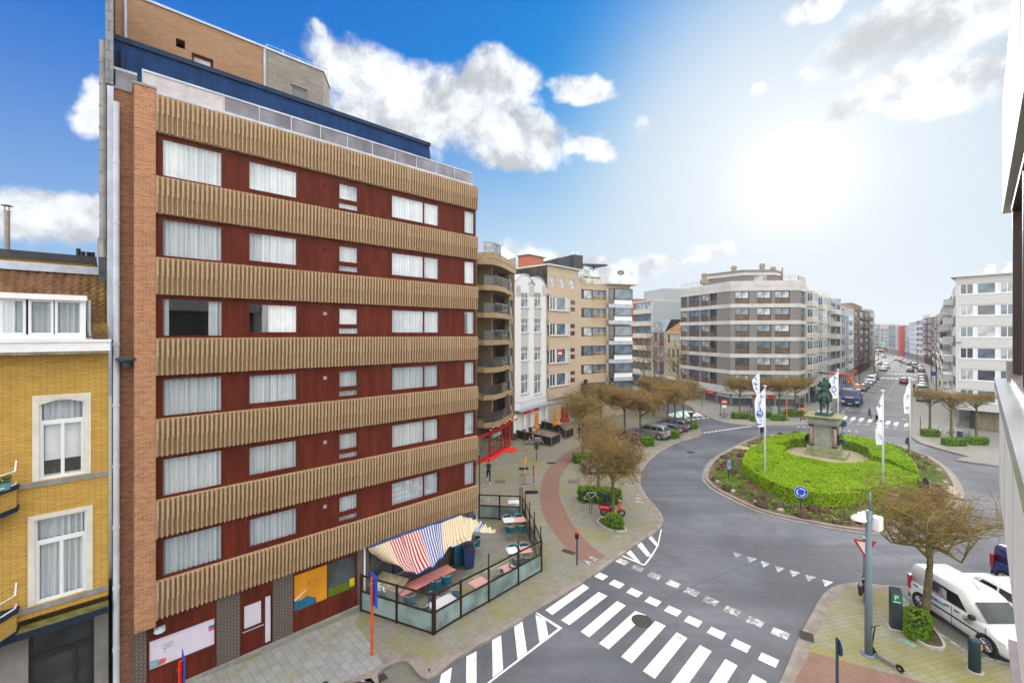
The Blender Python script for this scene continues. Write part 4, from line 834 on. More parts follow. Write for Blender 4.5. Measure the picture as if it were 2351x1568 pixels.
# red carpet in front of the shop
m = MB(); cp = [g(*zc(*p), PV+.014) for p in ((235, 300), (330, 292), (500, 190), (650, 118), (785, 52), (885, 92), (1022, 118), (912, 190), (765, 172), (505, 352), (235, 358))]
slab(m, cp, PV+.003, PV+.016); cr = m.build('red_carpet', M('carpet_red', (.62, .035, .025), .85, .12, 4, bmp=.2)); tag(cr, 'bright red carpet laid in front of the red shop', 'carpet')
m = MB(); c = g(*zc(845, 30), PV); m.M = Matrix.Translation((c.x, c.y, PV)); m.loft([[(.35*math.cos(a)*w, .2*math.sin(a)*w, z) for a in [i*PI/5 for i in range(10)]] for w, z in ((1, 0), (.9, .25), (.5, .5), (.7, .75), (.1, .8))]); fb = m.build('folded_carpet', M('carpet_red', ())if 'carpet_red' in MC else None); tag(fb, 'crumpled heap of red carpet beside the red shop door', 'carpet')
# D: white art-deco house
PD = FC.A+FC.u*(FC.W+.03); PE = at(1256.7, 57.7); FD_ = Fac(PD, PE); eD = FD_.emp('white_house', 'narrow white brick house with two rounded gables and brown stripes', 'house'); WD = FD_.W
WB_ = brick('white_brick', ((.72, .72, .71), (.68, .68, .67), (.6, .6, .58)), (.55, .55, .54), .22, .07, .008, stain=.1, bmp=.2); ops = []
topz = FD_.sz(q1(830, 700)[0], q1(0, 705)[1])[1]
cols = [(705, 795), (865, 950)]; rows = [(q1, 800, 980), (q1, 1115, 1290), (q2, 10, 185), (q2, 345, 590)]
wz = []
for a, b in cols:
 for zf, y0_, y1_ in rows:
  s0, s1, z0, z1_ = rect(FD_, zf, a, y0_, b, y1_); ops.append((round(s0, 2), round(s1, 2), z0, z1_))
  window(eD, round(s0, 2), round(s1, 2), z0, z1_, .1, WHITEF, pane('grey_glass', (.22, .23, .24), .7), (.62,), (.62,), .09, .08)
  m = MB(); m.box(s0-.08, s1+.12, -.1, .02, z0-.12, z0); m.build('window_sill', ZINC, eD)
m = MB(); wall_open(m, WD, 3.3, topz, ops, 0, .25); m.box(0, WD, .26, 10, 0, topz-.3)
for a, b in cols:
 s0, s1, _, _ = rect(FD_, q1, a-20, 0, b+30, 1); cx = (s0+s1)/2; r_ = (s1-s0)*.75
 m.xzp([(cx-r_*1.2, topz), (cx+r_*1.2, topz), (cx+r_*.95, topz+.35), (cx+r_*.62, topz+.9), (cx+r_*.34, topz+1.12), (cx-r_*.34, topz+1.12), (cx-r_*.62, topz+.9), (cx-r_*.95, topz+.35)], .0, 1.4)
m.box(0, .3, 0, .3, 0, 3.3); m.build('wall', WB_, eD)
m = MB()
for a, b in cols:
 s0, s1, _, _ = rect(FD_, q1, a-20, 0, b+30, 1); cx = (s0+s1)/2; r_ = (s1-s0)*.75
 for d_ in (0, .16): m.tube([(cx+x*(1-d_*.3), -.03, topz+z-d_) for x, z in ((-r_*1.2, .1), (-r_*.95, .4), (-r_*.62, .95), (-r_*.34, 1.17), (r_*.34, 1.17), (r_*.62, .95), (r_*.95, .4), (r_*1.2, .1))], .035, 5)
m.build('gable_trim', ZINC, eD)
m = MB(); BST = M('stripe_brown', (.13, .055, .045), .7, .15)
for a, b in cols:
 for i in range(3):
  lo = ops[(0 if a == 705 else 4)+i]; nx = ops[(0 if a == 705 else 4)+i+1]
  for j in range(7): x = lo[0]+.03+(lo[1]-lo[0]+.05)*j/7; m.box(x, x+.05, -.018, .0, nx[3]+.05, lo[2]-.2)
for a, b in ((640, 700), (802, 862), (963, 1024)):
 s0, s1, zb0, zt0_ = rect(FD_, q1, a, 705, b, 845)
 for j in range(7): z = zb0+(zt0_-zb0)*j/7; m.box(s0, s1, -.018, 0, z, z+.06)
m.build('brown_stripes', BST, eD)
m = MB(); zb0 = 3.55; m.box(.1, WD+.3, -.9, .1, zb0-.16, zb0); b = m.build('balcony', ZINC, eD)
m = MB(); m.tube([(.15, 0, zb0+.95), (.15, -.85, zb0+.95), (WD+.25, -.85, zb0+.95), (WD+.25, 0, zb0+.95)], .025, 5); [m.cyl((.15+(WD+.1)*i/36, -.85, zb0), (.15+(WD+.1)*i/36, -.85, zb0+.95), .014, n=4) for i in range(37)]; m.build('balcony_rail', STEEL, b)
m = MB()
for x in (.0, 2.3, 3.9, 6.2, WD-.5): m.box(x, x+.45, -.02, .25, .9, 3.35)
m.build('white_pillar', WHITE, eD); m = MB(); [m.box(x, x+.46, -.025, .26, PV, .9) for x in (.0, 2.3, 3.9, 6.2, WD-.5)]; m.box(.45, 7.5, -.02, .1, 3.1, 3.36); m.build('pillar_base', DKGREY, eD)
for a, b in ((.45, 2.3), (2.75, 3.9), (4.35, 6.2), (6.65, WD-.5)): window(eD, a, b, .3, 3.1, .3, DKWOOD, GLASSD, (.5,), (.42, .7), .09)
m = MB(); m.box(1.6, 5.2, -.5, -.35, 2.92, 3.34); sgn = m.build('shop_sign', M('sign_red', (.6, .012, .01), .4, .05), eD); lettering('TOZKA', .3, WHITE, sgn, (3.4, -.52, 3.12), name='lettering')
# E: beige house with bay windows
PF = at(1328, 62.9); FE = Fac(PE, PF); WE = FE.W; eE = FE.emp('beige_house', 'beige brick house with projecting bay windows and a flat white roof edge', 'house')
BEI = brick('beige_brick', ((.50, .40, .29), (.46, .365, .265), (.42, .33, .24)), (.42, .35, .27), .22, .07, .006, stain=.12, bmp=.15); tE = FE.sz(1290, q1(0, 492)[1])[1]
ops = []; sm = []
for a in (1060, 1180, 1300): sm.append(rect(FE, q1, a, 598+(a-1060)*.16, a+62, 712+(a-1060)*.14))
for r_ in (((q1, 895, 945)), (q1, 980, 1030), (q1, 1185, 1235), (q1, 1270, 1325), (q1, 1478, 1525), (q2, 25, 72), (q2, 108, 165), (q2, 312, 360), (q2, 395, 450)):
 sm.append(rect(FE, r_[0], 1310, r_[1], 1366, r_[2]))
seen_ = []
for r_ in sm:
 r_ = tuple(round(q, 2) for q in r_)
 if any(abs(r_[2]-q[2]) < .6 and abs(r_[0]-q[0]) < .3 for q in seen_): continue
 seen_.append(r_); ops.append(r_); window(eE, *r_[:2], r_[2], r_[3], .1, WHITEF if r_[2] > 17.2 else M('red_window', (.25, .06, .04), .5), GLASSW if r_[2] > 17.2 else GLASSD, (.55,) if r_[2] > 17.2 else (), () if r_[2] > 17.2 else (.5,), .06)
m = MB(); wall_open(m, WE, 3.2, tE, ops, 0, .2); m.box(0, WE, .22, 10, 0, tE-.1); m.build('wall', BEI, eE)
m = MB(); m.box(-.1, WE+.25, -.35, 10, tE, tE+.18); m.build('roof_edge', PALE, eE)
m = MB(); m.box(-.06, -.005, .1, 10, 12, tE-.02); m.build('stained_gable', M('black_gable', (.05, .042, .038), .95, .6, 1.2, streak=.6), eE)
b0, b1 = FE.s(q1(1050, 0)[0], -.5), FE.s(q1(1300, 0)[0], -.5)
for zf, y0_, y1_ in ((q1, 850, 1020), (q1, 1170, 1325), (q1, 1480, 1660), (q2, 330, 490)):
 _, _, z0, zz1 = rect(FE, zf, 1060, y0_, 1300, y1_, -.5)
 window(eE, b0+.05, b0+1.3, z0, zz1, -.5, WHITEF, GLASSD, (.5,), (), .1); window(eE, b0+1.5, b1-.9, z0, zz1, -.5, WHITEF, GLASSB, (), (), .1); window(eE, b1-.75, b1-.02, z0, zz1, -.5, WHITEF, GLASSW, (.4,), (), .08)
 m = MB(); m.box(b0+1.3, b0+1.5, -.5, 0, z0, zz1); m.box(b1-.9, b1-.75, -.5, 0, z0, zz1); m.box(b0, b1, -.55, .0, zz1, zz1+.3); m.box(b0, b1, -.44, 0, z0-1.95 if z0 > 6 else z0-1.6, z0); m.box(b0+.02, b1-.02, -.62, -.44, z0-.1, z0-.02); m.build('bay', BEI, eE)
m = MB(); _, _, z0, zz1 = rect(FE, q2, 1170, 40, 1240, 130, -.5); m.box(b0+1.9, b0+2.7, -.53, -.505, z0, zz1); ps = m.build('sale_poster', WHITE, eE)
m = MB(); m.box(b0+1.9, b0+2.7, -.54, -.53, zz1-.45, zz1); m.box(b0+1.9, b0+2.7, -.54, -.53, z0, z0+.3); m.build('poster_red', M('sign_red', ()), ps)
window(eE, .3, 4.2, .4, 3.1, .2, ZINC, GLASSG, (.3, .65), (.6,), .08); window(eE, 4.6, WE-.2, .4, 3.1, .2, DKWOOD, GLASSD, (.5,), (), .08)
m = MB(); m.box(0, WE, .05, .25, 0, .4); m.box(0, .3, .05, .25, .4, 3.2); m.box(4.2, 4.6, .05, .25, .4, 3.2); m.box(.3, WE, .05, .25, 3.1, 3.25); m.build('ground_front', PALE, eE)
m = MB(); ka, kb, kc, kd = FE.s(1213, 5.0), FE.s(1248, 5.0), FE.s(1277, 7.0), FE.s(1317, 7.0); m.box(ka, kb, 5, 7, tE+.18, tE+2.2); m.box(kc, kd, 7, 9, tE+.18, tE+2.7); m.build('chimney_stack', brick('red_brick', ((.42, .13, .07), (.36, .105, .06), (.28, .08, .05)), (.3, .2, .16), .22, .07, .01), eE)
m = MB(); m.box(ka-.2, kb+.3, 4.8, 7.1, tE+2.2, tE+2.3); m.box(kc-.1, kd+.1, 6.9, 9.1, tE+2.7, tE+2.8); m.build('stack_cover', DKGREY, eE)
# F: beige block with brown windows and yellow rails
PG = at(1394, 65.6); FF = Fac(PF, PG); WF_ = FF.W; eF = FF.emp('yellow_rail_building', 'narrow beige building with brown windows, yellow balcony rails and dark penthouse', 'building')
YEL = M('yellow_rail', (.62, .38, .02), .4, .08); tF = FF.sz(1360, q1(0, 690)[1])[1]; BRW = M('brown_window', (.085, .035, .025), .45, .15)
f0, f1 = FF.s(q1(1440, 0)[0], 0), FF.s(q1(1745, 0)[0], 0); fm_ = FF.s(q1(1580, 0)[0], 0)
rw = [(q1, 765, 880), (q1, 990, 1105), (q1, 1222, 1335), (q1, 1450, 1570), (q2, 230, 345), (q2, 455, 575)]; ops = []; rz_ = []
for zf, y0_, y1_ in rw: _, _, a, b = rect(FF, zf, 1440, y0_, 1740, y1_); ops.append((f0, f1, a, b)); rz_.append((a, b))
m = MB(); wall_open(m, WF_, 0, tF, ops, 0, .25); m.box(0, WF_, .4, 10, 0, tF-.05); m.build('wall', BEI, eF)
for i, (a, b) in enumerate(rz_):
 window(eF, f0, f0+.45, a, b, .1, BRW, GLASSD, (), (), .08); window(eF, f0+.45, fm_, a, b, .05, BRW, GLASSB if i % 2 else GLASSW, (), (), .1); window(eF, fm_, f1, a, b, .05, BRW, GLASSB, (.5,), (), .1)
 m = MB(); [m.tube([(fm_-.05, 0, a+z), (fm_-.05, -.55, a+z), (f1+.1, -.55, a+z), (f1+.1, 0, a+z)], .03, 5) for z in (-.25, .1, .45)]; m.cyl(((fm_+f1)/2, -.56, a-.4), ((fm_+f1)/2, -.56, a+.45), .035); m.build('balcony_rail', YEL, eF)
m = MB(); [m.tube([(f0, .3, tF+z), (f0, -.3, tF+z), (f1+.1, -.3, tF+z), (f1+.1, .3, tF+z)], .035, 5) for z in (.1, .4, .7, 1.0)]; [m.cyl((x, -.3, tF), (x, -.3, tF+1.05), .03) for x in (f0+.6, f1-1.2)]; m.build('roof_rail', YEL, eF)
m = MB(); leafball(m, (f0+.9, .1, tF+.9), .45, 160, .07, .4); leafball(m, (f1-1.5, .1, tF+.9), .4, 120, .07, .4); leafball(m, (f0+2.2, .1, tF+.9), .4, 120, .07, .4); m.build('roof_plants', leafy('pot_leaf', (), (), ()), eF)
m = MB(); m.box(-1.2, 2.3, 3, 8, tF, tF+4.0); m.box(1.1, 2.9, 2.6, 6, tF, tF+4.6); m.build('penthouse', M('anthracite', (.05, .055, .062), .5, .12), eF)
m = MB(); m.prism([(2.9, 2.5), (6.6, 1.2), (6.6, 4), (2.9, 5)], tF+3.1, tF+3.35); m.box(4.7, 4.85, 2.2, 2.35, tF, tF+3.1); m.build('canopy_roof', M('anthracite', ()), eF)
m = MB(); m.box(.3, 5.0, 1.5, 1.52, tF, tF+2.3); m.box(3.0, 4.7, 2.6, 2.62, tF, tF+3.1); m.build('penthouse_glass', pane('pale_glass', (.42, .5, .53), .8), eF)
m = MB(); m.cyl((1.6, 3.2, tF+4.6), (1.6, 3.2, tF+5.2), .12); m.cyl((2.5, 3.4, tF+4.6), (2.5, 3.4, tF+5.3), .1); m.build('flue', STEEL, eF)
m = MB(); x = f0+.1; m.box(x, x+.5, -.75, -.5, 2.6, 5.9); bs_ = m.build('banner_sign', BLACK, eF); lettering('DAMAREL', .34, WHITE, bs_, (x+.25, -.77, 4.2), (PI/2, PI/2, 0))
# G: dark-framed bay tower
PH_ = at(1447, 67); FG = Fac(PG, PH_); WG = FG.W; eG = FG.emp('corner_house', 'slim corner building with dark framed bay windows and white panels', 'building')
tG = FG.sz(1420, q1(0, 690)[1])[1]; m = MB(); m.box(0, WG, 0, 9, 0, tG-.2); m.box(.03, WG, -.02, .3, tG-.4, tG-.2); m.build('wall', BEI, eG)
m = MB(); m.box(-.2, WG+.8, -1.0, 9, tG-.2, tG); m.build('roof_edge', PALE, eG)
g0_ = FG.s(q1(1780, 0)[0], -.6)
for zf, y0_, y1_ in ((q1, 755, 880), (q1, 985, 1080), (q1, 1210, 1330), (q1, 1440, 1555), (q2, 210, 325), (q2, 440, 560)):
 _, _, a, b = rect(FG, zf, 1850, y0_, 2030, y1_, -.6)
 m = MB(); m.box(g0_+.02, WG-.05, -.55, 0, a-.95, b+.02); m.build('bay', WHITE, eG); m = MB(); m.box(g0_-.02, WG, -.68, 0, a-1.3, a-.72); m.build('bay_band', ZINC, eG)
 window(eG, g0_, g0_+.95, a-.7, b+.05, -.62, BLACKF, GLASSD, (), (.32,), .09); window(eG, g0_+.95, WG-.03, a-.05, b+.05, -.66, BLACKF, GLASSB, (), (), .1)
m = MB(); m.box(.0, .4, -1.2, -.7, 3.4, 6.0); bs_ = m.build('banner_sign', BLACK, eG); lettering('DAMAREL', .3, WHITE, bs_, (.2, -1.22, 4.6), (PI/2, PI/2, 0))
m = MB(); m.box(0, WG+.7, -.9, -.87, tG, tG+1.1); m.build('terrace_glass', GLASS, eG)
tr_ = emp('potted_tree', FG.A+FG.u*2.6+FG.n*.3+Vector((0, 0, tG)), 0, 'small round potted tree on the corner house roof terrace', 'potted tree')
m = MB(); m.lathe([(.28, 0), (.38, .5), (.4, .55), (.3, .5), (.01, .5)], 12); m.build('flower_pot', M('teal_pot', ()), tr_); m = MB(); m.tube([(0, 0, .5), (.05, 0, 1.0), (0, 0, 1.4)], [.04, .03, .02], 6); m.build('trunk', DKWOOD, tr_); m = MB(); leafball(m, (0, 0, 1.75), .55, 420, .07, .75); m.build('crown', leafy('olive_leaf', (.06, .1, .03), (.12, .16, .06), (.05, .07, .025)), tr_)
# ------------------------------------------------------------------ corner building with white bands (I)
PA, PB_, PC, PD2 = at(1563, 87.2), at(1677, 74.1), at(1834, 72.7), at(1850, 76)
FI = Fac(PB_, PC); eI = FI.emp('corner_block', 'large grey brick corner building with white concrete bands and red shop fascias', 'building')
GRB = brick('grey_brick', ((.235, .215, .205), (.195, .18, .18), (.15, .135, .13)), (.26, .25, .24), .24, .08, .012, stain=.2); WCON = M('white_concrete', (.52, .51, .49), .8, .1, .7, streak=.35); BRP = M('bronze_panel', (.1, .062, .032), .4, .35, .8); CURTW = pane('curtain_pane', (.36, .38, .39), .8)
inv = (Matrix.Translation(FI.A) @ Matrix.Rotation(FI.ang, 4, 'Z')).inverted()
wings = [(FI, [(1245, 1385), (1465, 1607), (1645, 1795)], 2), (Fac(PA, PB_), [(703, 757), (783, 882), (905, 973), (988, 1060)], 3), (Fac(PC, PD2), [(1908, 1936)], 1)]
IT = [17.55-2.82*k for k in range(6)]; FRED = M('fascia_red', (.58, .05, .025), .45, .06)
for fc, cols_, nm in wings:
 Mx = inv @ Matrix.Translation(fc.A) @ Matrix.Rotation(fc.ang, 4, 'Z'); dr = fc.ang-FI.ang; W = fc.W; ops = []
 ss_ = [(round(fc.s(q3(a, 0)[0]), 2), round(fc.s(q3(b, 0)[0]), 2)) for a, b in cols_]
 for k, zt_ in enumerate(IT):
  for j, (a, b) in enumerate(ss_):
   if k == 5 and nm == 2 and False: continue
   z0, z1_ = zt_, zt_+2.16; ops.append((a, b, z0, z1_)); r_ = random.Random(k*7+j+nm)
   deep = nm == 3 and j == 3
   f = window(eI, a, b, z0+.9, z1_-.03, .5 if deep else .12, BLACKF, r_.choice((CURTW, CURTW, GLASSD, GLASSB)) if nm != 3 else r_.choice((GLASSD, GLASSB, CURTW)), (.5,) if b-a > 1.4 else (), (), .09)
   f.location = Mx @ f.location; f.rotation_euler = (0, 0, dr)
   m = MB(); m.M = Mx; m.box(a, b, .08 if not deep else -.02, .14, z0+.02, z0+.86); m.build('bronze_panel', BRP, eI)
 m = MB(); m.M = Mx; wall_open(m, W, 2.3, 19.9, ops, 0, .3); m.build('wall', GRB, eI)
 m = MB(); m.M = Mx
 for k, zt_ in enumerate(IT[:5]): m.box(-.02, W+.02, -.08, .1, zt_-.66, zt_)
 m.box(-.02, W+.02, -.1, .1, 19.72, 21.4); m.box(-.04, W+.04, -.14, .1, 20.6, 20.66); m.box(-.04, W+.04, -.35, .2, 2.25, 3.45); m.build('concrete_band', WCON, eI)
 m = MB(); m.M = Mx; [m.box(W*i/8-.02, W*i/8+.02, -.358, -.34, 2.26, 3.44) for i in range(1, 8)]; m.build('band_joint', STONE, eI)
 m = MB(); m.M = Mx; m.tube([(0, .1, 22.2), (W, .1, 22.2)], .03, 4); m.tube([(0, .1, 21.8), (W, .1, 21.8)], .02, 4); [m.cyl((W*i/8, .1, 21.35), (W*i/8, .1, 22.2), .025, n=4) for i in range(9)]; m.build('roof_railing', M('bronze_rail', (.22, .15, .11), .5), eI)
 m = MB(); m.M = Mx; n_ = max(1, int(W/3.2))
 for i in range(n_+1): x = (W-.35)*i/n_; m.box(x, x+.35, .1, .4, PV, 2.25)
 m.box(0, W, .25, .4, PV, .35); m.build('shop_pier', GRB, eI)
 for i in range(n_):
  x0, x1 = (W-.35)*i/n_+.35, (W-.35)*(i+1)/n_
  f = window(eI, round(x0, 2), round(x1, 2), .35, 1.55, .3, DKGREY, GLASSD, (.3, .65), (), .05, name='shop_window'); f.location = Mx @ f.location; f.rotation_euler = (0, 0, dr)
  m = MB(); m.M = Mx; rd = (i % 4 != 3) if nm == 3 else (i % 2 == 1); m.box(x0, x1, .12, .2, 1.55, 2.2); sg = m.build('shop_fascia', FRED if rd else M('fascia_pale', (.42, .52, .52), .5, .08), eI)
  t_ = put('lettering', text_mesh('IS HAIR', .42), sg); t_.data.materials.append(WHITE if rd else FRED); t_.location = Mx @ Vector(((x0+x1)/2, .11, 1.88)); t_.rotation_euler = (PI/2, 0, dr)
loc = lambda p: inv @ Vector((p[0], p[1], 0))
m = MB(); poly = [loc(p)[:2] for p in (PA+Vector((.4, .2, 0)), PB_+Vector((.4, .5, 0)), PC+Vector((-.2, .5, 0)), PD2+Vector((-.1, .3, 0)), PD2+Vector((-12, 14, 0)), PA+Vector((8, 4, 0)))]; m.prism(poly, 0, 20.9); m.build('core', DKGREY, eI)
a_, b_, c_, d_ = loc(at(1613, 85)), loc(at(1706, 78.5)), loc(at(1779, 78.2)), loc(at(1795, 81))
m = MB(); m.prism([a_[:2], b_[:2], c_[:2], d_[:2], (d_.x, d_.y+5), (a_.x+7, a_.y+6)], 20.9, 24.0); m.build('penthouse', GRB, eI)
m = MB(); m.loft([[(p.x+o[0], p.y+o[1], z) for p, o in ((a_, (-.1, -.1)), (b_, (0, -.15)), (c_, (.1, -.15)), (d_, (.2, 0)), (Vector((d_.x, d_.y+5)), (.2, .1)), (Vector((a_.x+7, a_.y+6)), (0, .1)))] for z in (23.0, 23.45)]); m.build('penthouse_band', WCON, eI)
m = MB(); pw_ = b_+(c_-b_)*.38
m.box(pw_.x-.2, pw_.x+1.9, pw_.y-.05, pw_.y+.1, 21.5, 22.95); m.build('penthouse_door', CURTW, eI)
CHT = M('chimney_stone', (.3, .27, .2), .9, .25)
for px, y0_, y1_ in ((1617, 638, 628), (1685, 621, 611), (1750, 618, 606), (1775, 622, 613)):
 p = loc(at(px, 82)); za0, zb0_ = zat(y0_, 82)-1.2, zat(y1_, 82); m = MB(); m.box(p.x-.6, p.x+.6, p.y-.5, p.y+.5, za0, za0+.9); m.cyl((p.x, p.y, za0+.9), (p.x, p.y, zb0_), .45, n=10); m.cyl((p.x, p.y, zb0_-.5), (p.x, p.y, zb0_-.35), .55, n=10); m.build('chimney', CHT, eI)
m = MB(); p = loc(at(1796, 80)); m.cyl((p.x, p.y, 21), (p.x, p.y, 24.6), .15); m.build('flue_pipe', M('rust_pipe', (.4, .2, .1), .7), eI)
# ------------------------------------------------------------------ generic street house: columns of windows, bays, balconies
WRAIL = M('white_rail', (.62, .63, .63), .4, .05)
def street_house(name, label, A, B, hgt, nfl, cols, wall, frame, panes, gf=3.3, depth=11, rail=WRAIL, slabm=PALE, top=None, seed=0, wh=1.5, cat='building', shop=DKGREY, band=None, bayd=.7):
 f = Fac(A, B); e = f.emp(name, label, cat); W = f.W; r_ = random.Random(seed+5); fh = (hgt-gf)/nfl; ops = []
 for k in range(nfl):
  z = gf+fh*k+fh*.28
  for j, (a, b, kind) in enumerate(cols):
   s0, s1 = round(W*a, 2), round(W*b, 2); pm = r_.choice(panes); mul = () if s1-s0 < 1.3 else ((.5,) if s1-s0 < 3 else (.25, .5, .75))
   if kind == 'win': ops.append((s0, s1, z, z+wh)); window(e, s0, s1, z, z+wh, .12, frame, pm, mul, (), .08)
   elif kind == 'bay':
    m = MB(); m.box(s0, s1, -bayd, 0, z-fh*.32, z); m.box(s0, s1, -bayd, 0, z+wh, z+wh+.25); m.build('bay', slabm, e)
    window(e, s0+.01, s1-.01, z, z+wh, -bayd+.03, frame, pm, mul or (.5,), (), .09)
    f2 = window(e, s0, s0+bayd, z, z+wh, 0, frame, pm, (.5,), (), .06); f2.rotation_euler = (0, 0, -PI/2); f2.location = (s0+.005, -.02, z)
    f2 = window(e, s0, s0+bayd, z, z+wh, 0, frame, pm, (.5,), (), .06); f2.rotation_euler = (0, 0, PI/2); f2.location = (s1-.005, -bayd+.02, z)
   elif kind == 'bal':
    zb = z-fh*.28; ops.append((s0, s1, zb+.1, z+wh)); window(e, s0, s1, zb+.1, z+wh, .18, frame, pm, mul, (), .08)
    m = MB(); m.box(s0-.1, s1+.1, -1.0, 0, zb-.14, zb+.06); b_ = m.build('balcony', slabm, e)
    m = MB(); [m.tube([(s0-.06, 0, zb+h), (s0-.06, -.96, zb+h), (s1+.06, -.96, zb+h), (s1+.06, 0, zb+h)], .025, 4) for h in (.3, .5, .7, .95)]; [m.cyl((x, -.96, zb), (x, -.96, zb+.95), .025, n=4) for x in (s0-.06, (s0+s1)/2, s1+.06)]; m.build('balcony_rail', rail, b_)
   elif kind == 'box':
    zb = z-fh*.28; ops.append((s0, s1, zb+.1, z+wh)); window(e, s0, s1, zb+.1, z+wh, .18, frame, pm, mul, (), .08)
    m = MB(); m.box(s0-.1, s1+.1, -1.0, -.9, zb-.14, zb+.9); m.box(s0-.1, s1+.1, -.9, 0, zb-.14, zb+.05); m.box(s0-.1, s0, -.9, 0, zb+.05, zb+.9); m.box(s1, s1+.1, -.9, 0, zb+.05, zb+.9); m.build('balcony', slabm, e)
 m = MB(); wall_open(m, W, gf, hgt, ops, 0, .3); m.box(0, W, .32, depth, 0, hgt-.12); m.box(0, .01, 0, .32, gf, hgt); m.box(W-.01, W, 0, .32, gf, hgt); m.build('wall', wall, e)
 m = MB(); m.box(-.03, W+.03, -.12, depth, hgt-.05, hgt+.2); m.build('roof_edge', band or slabm, e)
 m = MB(); n = max(2, int(W/3.5)); [m.box(W*i/n-.15, W*i/n+.15, .02, .4, 0, gf) for i in range(n+1)]; m.box(-.02, W+.02, -.1, .4, gf-.6, gf); m.build('ground_piers', band or slabm, e)
 for i in range(n): window(e, round(W*i/n+.16, 2), round(W*(i+1)/n-.16, 2), .15, gf-.62, .2, shop, GLASSD, (.35, .7), (), .08, name='shop_window')
 if top:
  m = MB(); a, b, h, yb = top; m.box(W*a, W*b, yb, depth-1, hgt+.2, hgt+h); m.build('roof_storey', slabm, e)
  m = MB(); m.tube([(.1, .3, hgt+1.1), (W-.1, .3, hgt+1.1)], .03, 4); [m.cyl((.1+(W-.2)*i/6, .3, hgt), (.1+(W-.2)*i/6, .3, hgt+1.1), .025, n=4) for i in range(7)]; m.build('roof_railing', rail, e)
 return e, f
SLG = M('slate_grey', (.27, .31, .34), .7, .12, 2, streak=.2); CREAMW = M('cream_render', (.56, .52, .45), .8, .08, .7, streak=.2); WHW = M('white_render', (.66, .67, .68), .75, .06, .6, streak=.2); BRB = brick('brown_brick', ((.24, .15, .10), (.2, .125, .085), (.16, .1, .07)), (.2, .17, .14), .22, .07, .01)
GRW = M('grey_render', (.36, .36, .36), .8, .1, .6, streak=.25); PINKR = M('pink_render', (.42, .33, .29), .8, .15, 1, streak=.35); OCHR = M('ochre_render', (.45, .38, .24), .8, .15, 1, streak=.35)
P3 = (GLASSD, GLASSB, GLASSW)
# side street on the left of the corner block: two small old houses and a taller slate-gabled block
sd_ = Vector((-.251, .968, 0)); S0 = Vector((33.8, 87.2, 0))
def side(t): return S0+sd_*t
e, f = street_house('old_house', 'old pale yellow terraced house with tiled roof beside the corner block', side(5.2), side(.05), 12.6, 3, [(.1, .3, 'win'), (.4, .6, 'win'), (.7, .9, 'win')], OCHR, WHITEF, P3, 3.6, 9, slabm=CREAMW, wh=2.0, cat='house', seed=1)
TR = M('orange_tiles', (.34, .17, .06), .85, .3, 1.5)
m = MB(); W = f.W; m.add([(-.1, -.2, 12.7), (W, -.2, 12.7), (W, 4.5, 15.6), (-.1, 4.5, 15.6), (W, 9, 12.7), (-.1, 9, 12.7)], [(0, 1, 2, 3), (3, 2, 4, 5), (0, 3, 5), (1, 4, 2)]); rf = m.build('tiled_roof', TR, e); m = MB(); m.box(W*.55, W*.55+.9, 4, 5, 15, 17.2); m.build('chimney', BRB, rf); m = MB(); m.M = Matrix.Translation((W*.55, 1.2, 13.75)) @ Matrix.Rotation(math.atan2(2.9, 4.7), 4, 'X'); m.box(0, 1.2, 0, 1.0, -.1, .08); m.build('skylight', GLASSW, rf)
e, f = street_house('old_house', 'old pinkish stone terraced house with dark attic dormer and iron balcony', side(10.2), side(5.25), 12.8, 3, [(.12, .42, 'win'), (.55, .88, 'bal')], PINKR, M('violet_frame', (.2, .17, .25), .5), P3, 3.6, 9, rail=BLACKF, slabm=PINKR, wh=2.1, cat='house', seed=2)
W = f.W; m = MB(); m.add([(-.1, -.2, 12.9), (W+.1, -.2, 12.9), (W+.1, 1.3, 15.5), (-.1, 1.3, 15.5), (W+.1, 9, 15.7), (-.1, 9, 15.7)], [(0, 1, 2, 3), (3, 2, 4, 5)]); rf = m.build('mansard_roof', SLG, e); window(e, W*.3, W*.7, 13.2, 15.0, -.15, M('violet_frame', ()), GLASSW, (.5,), (), .1, name='dormer_window')
HA, HB = side(19.5), side(10.3)
SHG = brick('diamond_slate', ((.42, .45, .47), (.37, .40, .42), (.33, .36, .38)), (.26, .28, .3), .5, .5, .03, stain=.15)
e, f = street_house('slate_gable_building', 'grey building with long glazed balconies and a slate gable wall', HA, HB, 19.9, 6, [(.04, .96, 'box')], PALE, BLACKF, (GLASSB, GLASSD, GLASSW), 3.4, 12, slabm=CREAMW, seed=3, wh=1.7)
W = f.W; m = MB(); m.add([(W+.02, .3, 8), (W+.02, 12, 8), (W+.02, 12, 19.9), (W+.02, .3, 19.9)], [(0, 1, 2, 3)]); m.box(W, W+.03, .2, .35, 8, 19.95); m.build('slate_gable', SHG, e)
m = MB(); m.box(W*.1, W, 3, 12, 20, 22.7); m.build('roof_storey', M('zinc_penthouse', (.36, .4, .4), .5, .12), e); m = MB(); m.tube([(0, .2, 21), (W, .2, 21)], .03, 4); [m.cyl((W*i/8, .2, 20), (W*i/8, .2, 21), .025, n=4) for i in range(9)]; m.build('roof_railing', STEEL, e)
m = MB(); m.box(-.05, 2, .2, 12, 8, 20.8); m.build('brick_gable', brick('red_brick', (), ()), e)
street_house('side_street_building', 'brown brick building at the far end of the side street', side(34), side(20), 17.5, 5, [(.06, .28, 'win'), (.38, .62, 'win'), (.72, .94, 'win')], BRB, BLACKF, P3, 3.4, 10, seed=4)
m = MB(); 
